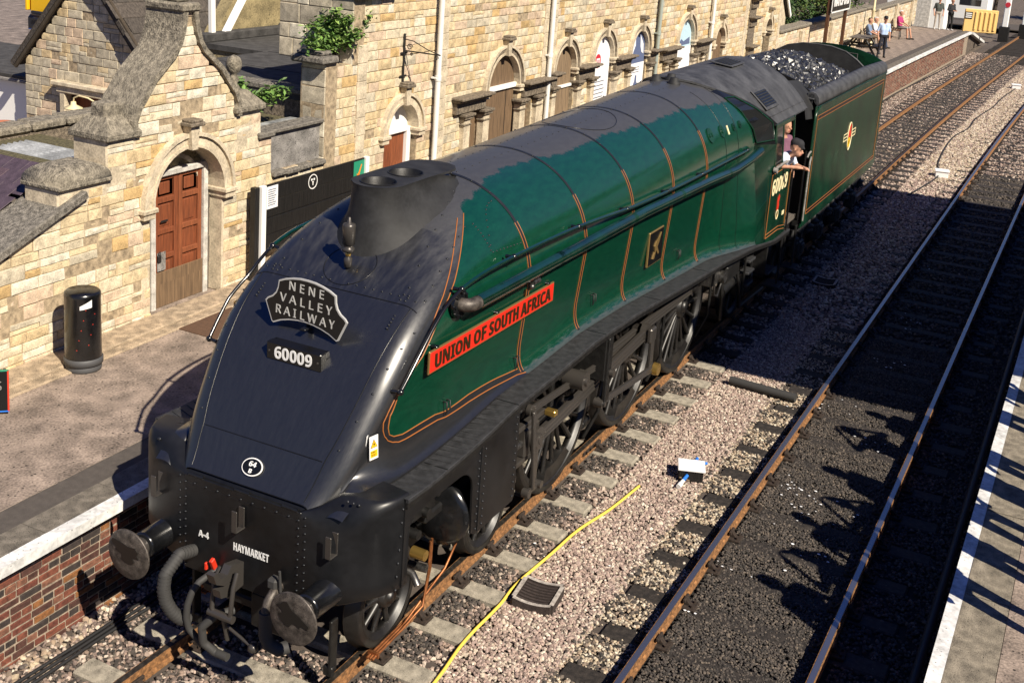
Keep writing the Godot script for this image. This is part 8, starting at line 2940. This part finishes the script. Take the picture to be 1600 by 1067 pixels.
# ================================================================ people
# a body is a field of tapered bones joined smoothly and meshed as surface nets; every bone carries its own cloth or skin colour
func body_mesh(bones: Array, cell: float) -> ArrayMesh:
	# bone: [a, b, ra, rb, colour]
	var lo := Vector3.ONE * 1e9; var hi := -lo
	for b in bones:
		for p in [b[0], b[1]]:
			var r := maxf(b[2], b[3]) + cell * 2.0
			lo = lo.min(p - Vector3.ONE * r); hi = hi.max(p + Vector3.ONE * r)
	var n := Vector3i(((hi - lo) / cell).ceil()) + Vector3i.ONE
	var nx := n.x; var ny := n.y; var nz := n.z
	var f := PackedFloat32Array(); f.resize(nx * ny * nz); f.fill(1.0)
	var own := PackedInt32Array(); own.resize(nx * ny * nz)
	var best := PackedFloat32Array(); best.resize(nx * ny * nz); best.fill(1e9)
	for bi in bones.size():
		var b = bones[bi]
		var pa: Vector3 = b[0]; var pb: Vector3 = b[1]
		var ra: float = b[2]; var rb: float = b[3]
		var R := maxf(ra, rb) + cell * 3.0
		var l := ((pa.min(pb) - Vector3.ONE * R - lo) / cell).floor()
		var h := ((pa.max(pb) + Vector3.ONE * R - lo) / cell).ceil()
		var ab := pb - pa
		var dd := maxf(ab.length_squared(), 1e-8)
		for k in range(maxi(int(l.z), 0), mini(int(h.z) + 1, nz)):
			for j in range(maxi(int(l.y), 0), mini(int(h.y) + 1, ny)):
				for i in range(maxi(int(l.x), 0), mini(int(h.x) + 1, nx)):
					var p := lo + Vector3(i, j, k) * cell
					var t := clampf((p - pa).dot(ab) / dd, 0.0, 1.0)
					var d := p.distance_to(pa + ab * t) - lerpf(ra, rb, t)
					var q := (k * ny + j) * nx + i
					var o := f[q]
					var kk := 0.022
					var hh := maxf(kk - absf(o - d), 0.0) / kk
					f[q] = minf(o, d) - hh * hh * kk * 0.25
					if d < best[q]:
						best[q] = d; own[q] = bi
	var vid := PackedInt32Array(); vid.resize(nx * ny * nz); vid.fill(-1)
	var pos := []; var col := []
	var corner := [0, 1, nx, nx + 1, nx * ny, nx * ny + 1, nx * ny + nx, nx * ny + nx + 1]
	var cv := [Vector3(0, 0, 0), Vector3(1, 0, 0), Vector3(0, 1, 0), Vector3(1, 1, 0), Vector3(0, 0, 1), Vector3(1, 0, 1), Vector3(0, 1, 1), Vector3(1, 1, 1)]
	var ed := [[0, 1], [2, 3], [4, 5], [6, 7], [0, 2], [1, 3], [4, 6], [5, 7], [0, 4], [1, 5], [2, 6], [3, 7]]
	for k in nz - 1:
		for j in ny - 1:
			for i in nx - 1:
				var q := (k * ny + j) * nx + i
				var m := 0
				for c in 8:
					if f[q + corner[c]] < 0.0: m += 1
				if m == 0 or m == 8: continue
				var s := Vector3.ZERO; var cnt := 0
				for e in ed:
					var a := f[q + corner[e[0]]]; var b := f[q + corner[e[1]]]
					if (a < 0.0) != (b < 0.0):
						s += cv[e[0]].lerp(cv[e[1]], a / (a - b)); cnt += 1
				vid[q] = pos.size()
				pos.append(lo + (Vector3(i, j, k) + s / cnt) * cell)
				var bo := 0; var bd := 1e9
				for c in 8:
					if best[q + corner[c]] < bd:
						bd = best[q + corner[c]]; bo = own[q + corner[c]]
				col.append(bones[bo][4])
	var st := SurfaceTool.new()
	st.begin(Mesh.PRIMITIVE_TRIANGLES)
	st.set_smooth_group(0)
	var dirs := [1, nx, nx * ny]
	for k in range(1, nz - 1):
		for j in range(1, ny - 1):
			for i in range(1, nx - 1):
				var q := (k * ny + j) * nx + i
				for a in 3:
					var in0 := f[q] < 0.0
					if in0 == (f[q + dirs[a]] < 0.0): continue
					var u: int = dirs[(a + 1) % 3]; var v: int = dirs[(a + 2) % 3]
					var w := [vid[q], vid[q - u], vid[q - u - v], vid[q - v]]
					if w.min() < 0: continue
					var order := [0, 2, 1, 0, 3, 2] if in0 else [0, 1, 2, 0, 2, 3]
					for o in order:
						st.set_color(col[w[o]])
						st.add_vertex(pos[w[o]])
	st.generate_normals()
	return st.commit()

const SKIN := Color(0.50, 0.27, 0.18)

func hand_bones(w: Vector3, d: Vector3, side: Vector3, c: Color) -> Array:
	var out := [[w, w + d * 0.09, 0.030, 0.034, c]]
	for k in 4:
		var o := side * (0.024 - 0.016 * k)
		var L: float = [0.075, 0.085, 0.08, 0.062][k]
		out.append([w + d * 0.09 + o, w + d * (0.09 + L * 0.55) + o, 0.011, 0.010, c])
		out.append([w + d * (0.09 + L * 0.55) + o, w + d * (0.09 + L) + o + Vector3(0, -0.012, 0), 0.010, 0.008, c])
	out.append([w + d * 0.03 + side * 0.03, w + d * 0.085 + side * 0.055, 0.012, 0.010, c])
	return out

func head_bones(c: Vector3, fwd: Vector3, hair: Color, cap := 0) -> Array:
	var up := Vector3.UP
	var rt := fwd.cross(up).normalized()
	var out := [[c + up * 0.03 - fwd * 0.015, c + up * 0.05 + fwd * 0.01, 0.088, 0.086, SKIN], [c - up * 0.045 + fwd * 0.03, c - up * 0.07 + fwd * 0.045, 0.062, 0.046, SKIN], [c + fwd * 0.10 + up * 0.012, c + fwd * 0.118 - up * 0.022, 0.012, 0.017, SKIN]]
	for s in [-1.0, 1.0]:
		out.append([c + rt * s * 0.088 + up * 0.015, c + rt * s * 0.092 - up * 0.02, 0.014, 0.012, SKIN])
		out.append([c + rt * s * 0.034 + fwd * 0.088 + up * 0.022, c + rt * s * 0.034 + fwd * 0.09 + up * 0.022, 0.012, 0.012, Color(0.05, 0.035, 0.03)])
	out.append([c - up * 0.055 + fwd * 0.088 + rt * 0.018, c - up * 0.055 + fwd * 0.088 - rt * 0.018, 0.010, 0.010, Color(0.35, 0.12, 0.10)])
	if cap > 0:
		var cc := Color(0.018, 0.018, 0.020)
		out.append([c + up * 0.095 - fwd * 0.03, c + up * 0.10 + fwd * 0.04, 0.085, 0.082, cc])
		out.append([c + up * 0.075 + fwd * 0.08, c + up * 0.06 + fwd * 0.13, 0.035, 0.02, cc])
		out.append([c + up * 0.01 - fwd * 0.07, c - up * 0.02 - fwd * 0.07, 0.05, 0.04, hair])
	else:
		out.append([c + up * 0.075 - fwd * 0.045, c + up * 0.085 + fwd * 0.015, 0.078, 0.066, hair])
		out.append([c + up * 0.03 - fwd * 0.06, c - up * 0.03 - fwd * 0.06, 0.072, 0.05, hair])
	return out

func person_bones(P: Dictionary) -> Array:
	# joints given in metres above the ground the person stands on; facing +z
	var b := []
	var top: Color = P.top; var leg: Color = P.leg
	var hip: Vector3 = P.hip; var neck: Vector3 = P.neck
	var fwd := Vector3(0, 0, 1)
	var sh := 0.185; var hp := 0.095
	var mid := hip.lerp(neck, 0.5)
	b.append([hip + Vector3(-0.07, 0.02, 0), hip + Vector3(0.07, 0.02, 0), 0.115, 0.115, leg])
	b.append([hip + Vector3(-0.05, 0.10, 0), mid + Vector3(-0.06, 0, 0), 0.115, 0.125, top])
	b.append([hip + Vector3(0.05, 0.10, 0), mid + Vector3(0.06, 0, 0), 0.115, 0.125, top])
	b.append([mid + Vector3(-0.07, 0, 0), neck + Vector3(-0.10, -0.10, 0), 0.125, 0.105, top])
	b.append([mid + Vector3(0.07, 0, 0), neck + Vector3(0.10, -0.10, 0), 0.125, 0.105, top])
	b.append([neck + Vector3(-sh, -0.055, 0), neck + Vector3(sh, -0.055, 0), 0.062, 0.062, top])
	b.append([neck + Vector3(0, -0.06, 0), P.head + Vector3(0, -0.08, 0), 0.055, 0.05, SKIN])
	for s in [0, 1]:
		var sg := -1.0 if s == 0 else 1.0
		var kn: Vector3 = P.knee[s]; var an: Vector3 = P.ankle[s]
		b.append([hip + Vector3(sg * hp, 0, 0), kn, 0.088, 0.058, leg])
		b.append([kn, an, 0.056, 0.042, SKIN if P.get("shorts", false) else leg])
		var toe: Vector3 = an + P.get("toe", Vector3(0, -0.055, 0.15))
		b.append([an + Vector3(0, -0.045, -0.03), toe, 0.042, 0.034, P.get("shoe", Color(0.03, 0.025, 0.02))])
		var shd := neck + Vector3(sg * sh, -0.06, 0)
		var el: Vector3 = P.elbow[s]; var wr: Vector3 = P.wrist[s]
		b.append([shd, el, 0.056, 0.044, top])
		if P.get("sleeves", false): b.append([el, wr, 0.043, 0.032, top])
		else: b.append([el, wr, 0.040, 0.027, SKIN])
		b.append_array(hand_bones(wr, (wr - el).normalized(), Vector3(-sg, 0, 0.3).normalized(), SKIN))
	b.append_array(head_bones(P.head, P.get("look", fwd), P.hair, P.get("cap", 0)))
	if P.has("extra"): b.append_array(P.extra)
	return b

func add_person(label: String, mesh: Mesh, at: Vector3, yaw: float, group := "") -> Node3D:
	var t := mi("person", mesh, "cloth")
	t.position = at
	t.rotation.y = yaw
	tag1(t, label, "person", group)
	return t

func standing(top: Color, leg: Color, hair: Color, h := 1.0, more := {}) -> Dictionary:
	var d := {"top": top, "leg": leg, "hair": hair, "hip": Vector3(0, 0.93, 0), "neck": Vector3(0, 1.47, -0.01), "head": Vector3(0, 1.63, 0.02), "knee": [Vector3(-0.11, 0.50, 0.02), Vector3(0.12, 0.50, 0.03)], "ankle": [Vector3(-0.12, 0.085, -0.02), Vector3(0.14, 0.085, 0.02)], "elbow": [Vector3(-0.27, 1.13, -0.04), Vector3(0.27, 1.13, -0.04)], "wrist": [Vector3(-0.25, 0.90, 0.07), Vector3(0.25, 0.90, 0.07)]}
	for k in more: d[k] = more[k]
	return d

func seated(top: Color, leg: Color, hair: Color, more := {}) -> Dictionary:
	var d := {"top": top, "leg": leg, "hair": hair, "hip": Vector3(0, 0.55, -0.05), "neck": Vector3(0, 1.10, -0.10), "head": Vector3(0, 1.26, -0.04), "knee": [Vector3(-0.13, 0.56, 0.40), Vector3(0.13, 0.56, 0.42)], "ankle": [Vector3(-0.13, 0.09, 0.48), Vector3(0.14, 0.09, 0.56)], "elbow": [Vector3(-0.27, 0.80, 0.02), Vector3(0.27, 0.80, 0.02)], "wrist": [Vector3(-0.15, 0.70, 0.26), Vector3(0.15, 0.70, 0.26)]}
	for k in more: d[k] = more[k]
	return d

func build_people():
	mk("cloth", Color(1, 1, 1), 0.85, 0.0, "", 1.0, 0.0, {"vc": true})
	var grey := Color(0.50, 0.49, 0.47); var brown := Color(0.06, 0.04, 0.025); var white := Color(0.66, 0.66, 0.64)
	# leaning driver
	var drv := {"top": Color(0.62, 0.70, 0.85), "leg": Color(0.06, 0.09, 0.20), "hair": grey, "cap": 1, "hip": Vector3(0, 0.93, 0), "neck": Vector3(0.02, 1.36, 0.24), "head": Vector3(0.03, 1.44, 0.40), "look": Vector3(0.1, -0.25, 0.96).normalized(), "knee": [Vector3(-0.11, 0.5, 0.02), Vector3(0.12, 0.5, 0.03)], "ankle": [Vector3(-0.12, 0.085, -0.02), Vector3(0.14, 0.085, 0.02)], "elbow": [Vector3(-0.30, 1.16, 0.24), Vector3(0.27, 1.12, 0.30)], "wrist": [Vector3(-0.18, 1.17, 0.46), Vector3(0.16, 1.12, 0.50)]}
	add_person("engine driver in white shirt and black cap leaning out of the cab", body_mesh(person_bones(drv), 0.018), Vector3(1.10, 1.54, -11.35), 1.35)
	var fm := standing(Color(0.16, 0.07, 0.11), Color(0.04, 0.04, 0.06), brown, 1.0, {"sleeves": true})
	add_person("person in dark plum shirt standing in the cab behind the driver", body_mesh(person_bones(fm), 0.022), Vector3(1.05, 1.54, -12.15), 1.2)
	# on the far platform
	var p1 := standing(Color(0.42, 0.55, 0.80), Color(0.015, 0.015, 0.02), brown, 1.0, {"cap": 1, "knee": [Vector3(-0.13, 0.50, 0.06), Vector3(0.12, 0.50, -0.03)], "ankle": [Vector3(-0.17, 0.085, 0.04), Vector3(0.14, 0.085, -0.02)]})
	add_person("man in pale blue shirt, black trousers and dark cap standing on the platform", body_mesh(person_bones(p1), 0.022), Vector3(-3.15, PL, -45.6), 0.5)
	var p2 := seated(Color(0.55, 0.60, 0.70), Color(0.06, 0.08, 0.13), grey)
	add_person("grey-haired person in jeans seated on the bench behind the standing man", body_mesh(person_bones(p2), 0.022), Vector3(-4.2, PL, -49.6), 1.5)
	var p2b := seated(Color(0.16, 0.22, 0.34), Color(0.20, 0.14, 0.09), brown)
	add_person("person in dark blue top seated at the near end of the bench", body_mesh(person_bones(p2b), 0.022), Vector3(-4.3, PL, -48.8), 1.6)
	var p3 := seated(Color(0.36, 0.03, 0.14), Color(0.30, 0.28, 0.26), white, {"shorts": true})
	add_person("white-haired man in purple shirt and shorts seated on the farther bench", body_mesh(person_bones(p3), 0.022), Vector3(-4.05, PL, -55.5), 1.35)
	var p4 := standing(Color(0.06, 0.07, 0.06), Color(0.42, 0.38, 0.33), grey, 1.0, {"shoe": Color(0.6, 0.6, 0.58)})
	add_person("person in dark waistcoat and pale trousers at the far end of the platform", body_mesh(person_bones(p4), 0.024), Vector3(-3.35, PL, -63.4), 0.4)
	var p5 := standing(Color(0.02, 0.02, 0.025), Color(0.012, 0.012, 0.014), brown, 1.0, {"sleeves": true, "shoe": Color(0.6, 0.6, 0.6), "elbow": [Vector3(-0.27, 1.14, 0.0), Vector3(0.26, 1.14, 0.0)], "wrist": [Vector3(-0.12, 1.12, 0.24), Vector3(0.12, 1.12, 0.24)]})
	add_person("person all in black with white shoes beside the yellow barrier", body_mesh(person_bones(p5), 0.024), Vector3(-2.70, PL, -63.6), 0.9)
	# waiting on the right-hand platform just outside the picture: only their shadows show
	var q := [body_mesh(person_bones(standing(Color(0.30, 0.32, 0.38), Color(0.05, 0.06, 0.09), brown)), 0.03), body_mesh(person_bones(standing(Color(0.45, 0.40, 0.35), Color(0.12, 0.11, 0.10), grey, 1.0, {"elbow": [Vector3(-0.34, 1.28, 0.12), Vector3(0.34, 1.28, 0.12)], "wrist": [Vector3(-0.14, 1.48, 0.24), Vector3(0.14, 1.48, 0.24)]})), 0.03)]
	var labs := ["spectator nearest the footbridge whose shadow reaches the second track", "spectator raising a camera, second along the right platform", "spectator third along the right platform edge", "spectator with camera, fourth along the right platform", "spectator fifth along the right platform edge", "spectator sixth along, near the canopy's shade", "spectator farthest along, at the edge of the shade"]
	var ps := [Vector3(6.42, PL, -1.95), Vector3(6.62, PL, -2.7), Vector3(6.46, PL, -3.5), Vector3(6.7, PL, -4.2), Vector3(6.46, PL, -5.0), Vector3(6.44, PL, -6.35), Vector3(6.55, PL, -7.2)]
	for i in 7:
		var o := add_person(labs[i], q[i % 2], ps[i], -1.6 + 0.3 * sin(i * 2.1), "spectators on the right-hand platform")
		o.scale = Vector3(1.12, 1.05 + 0.02 * (i % 3), 1.15)
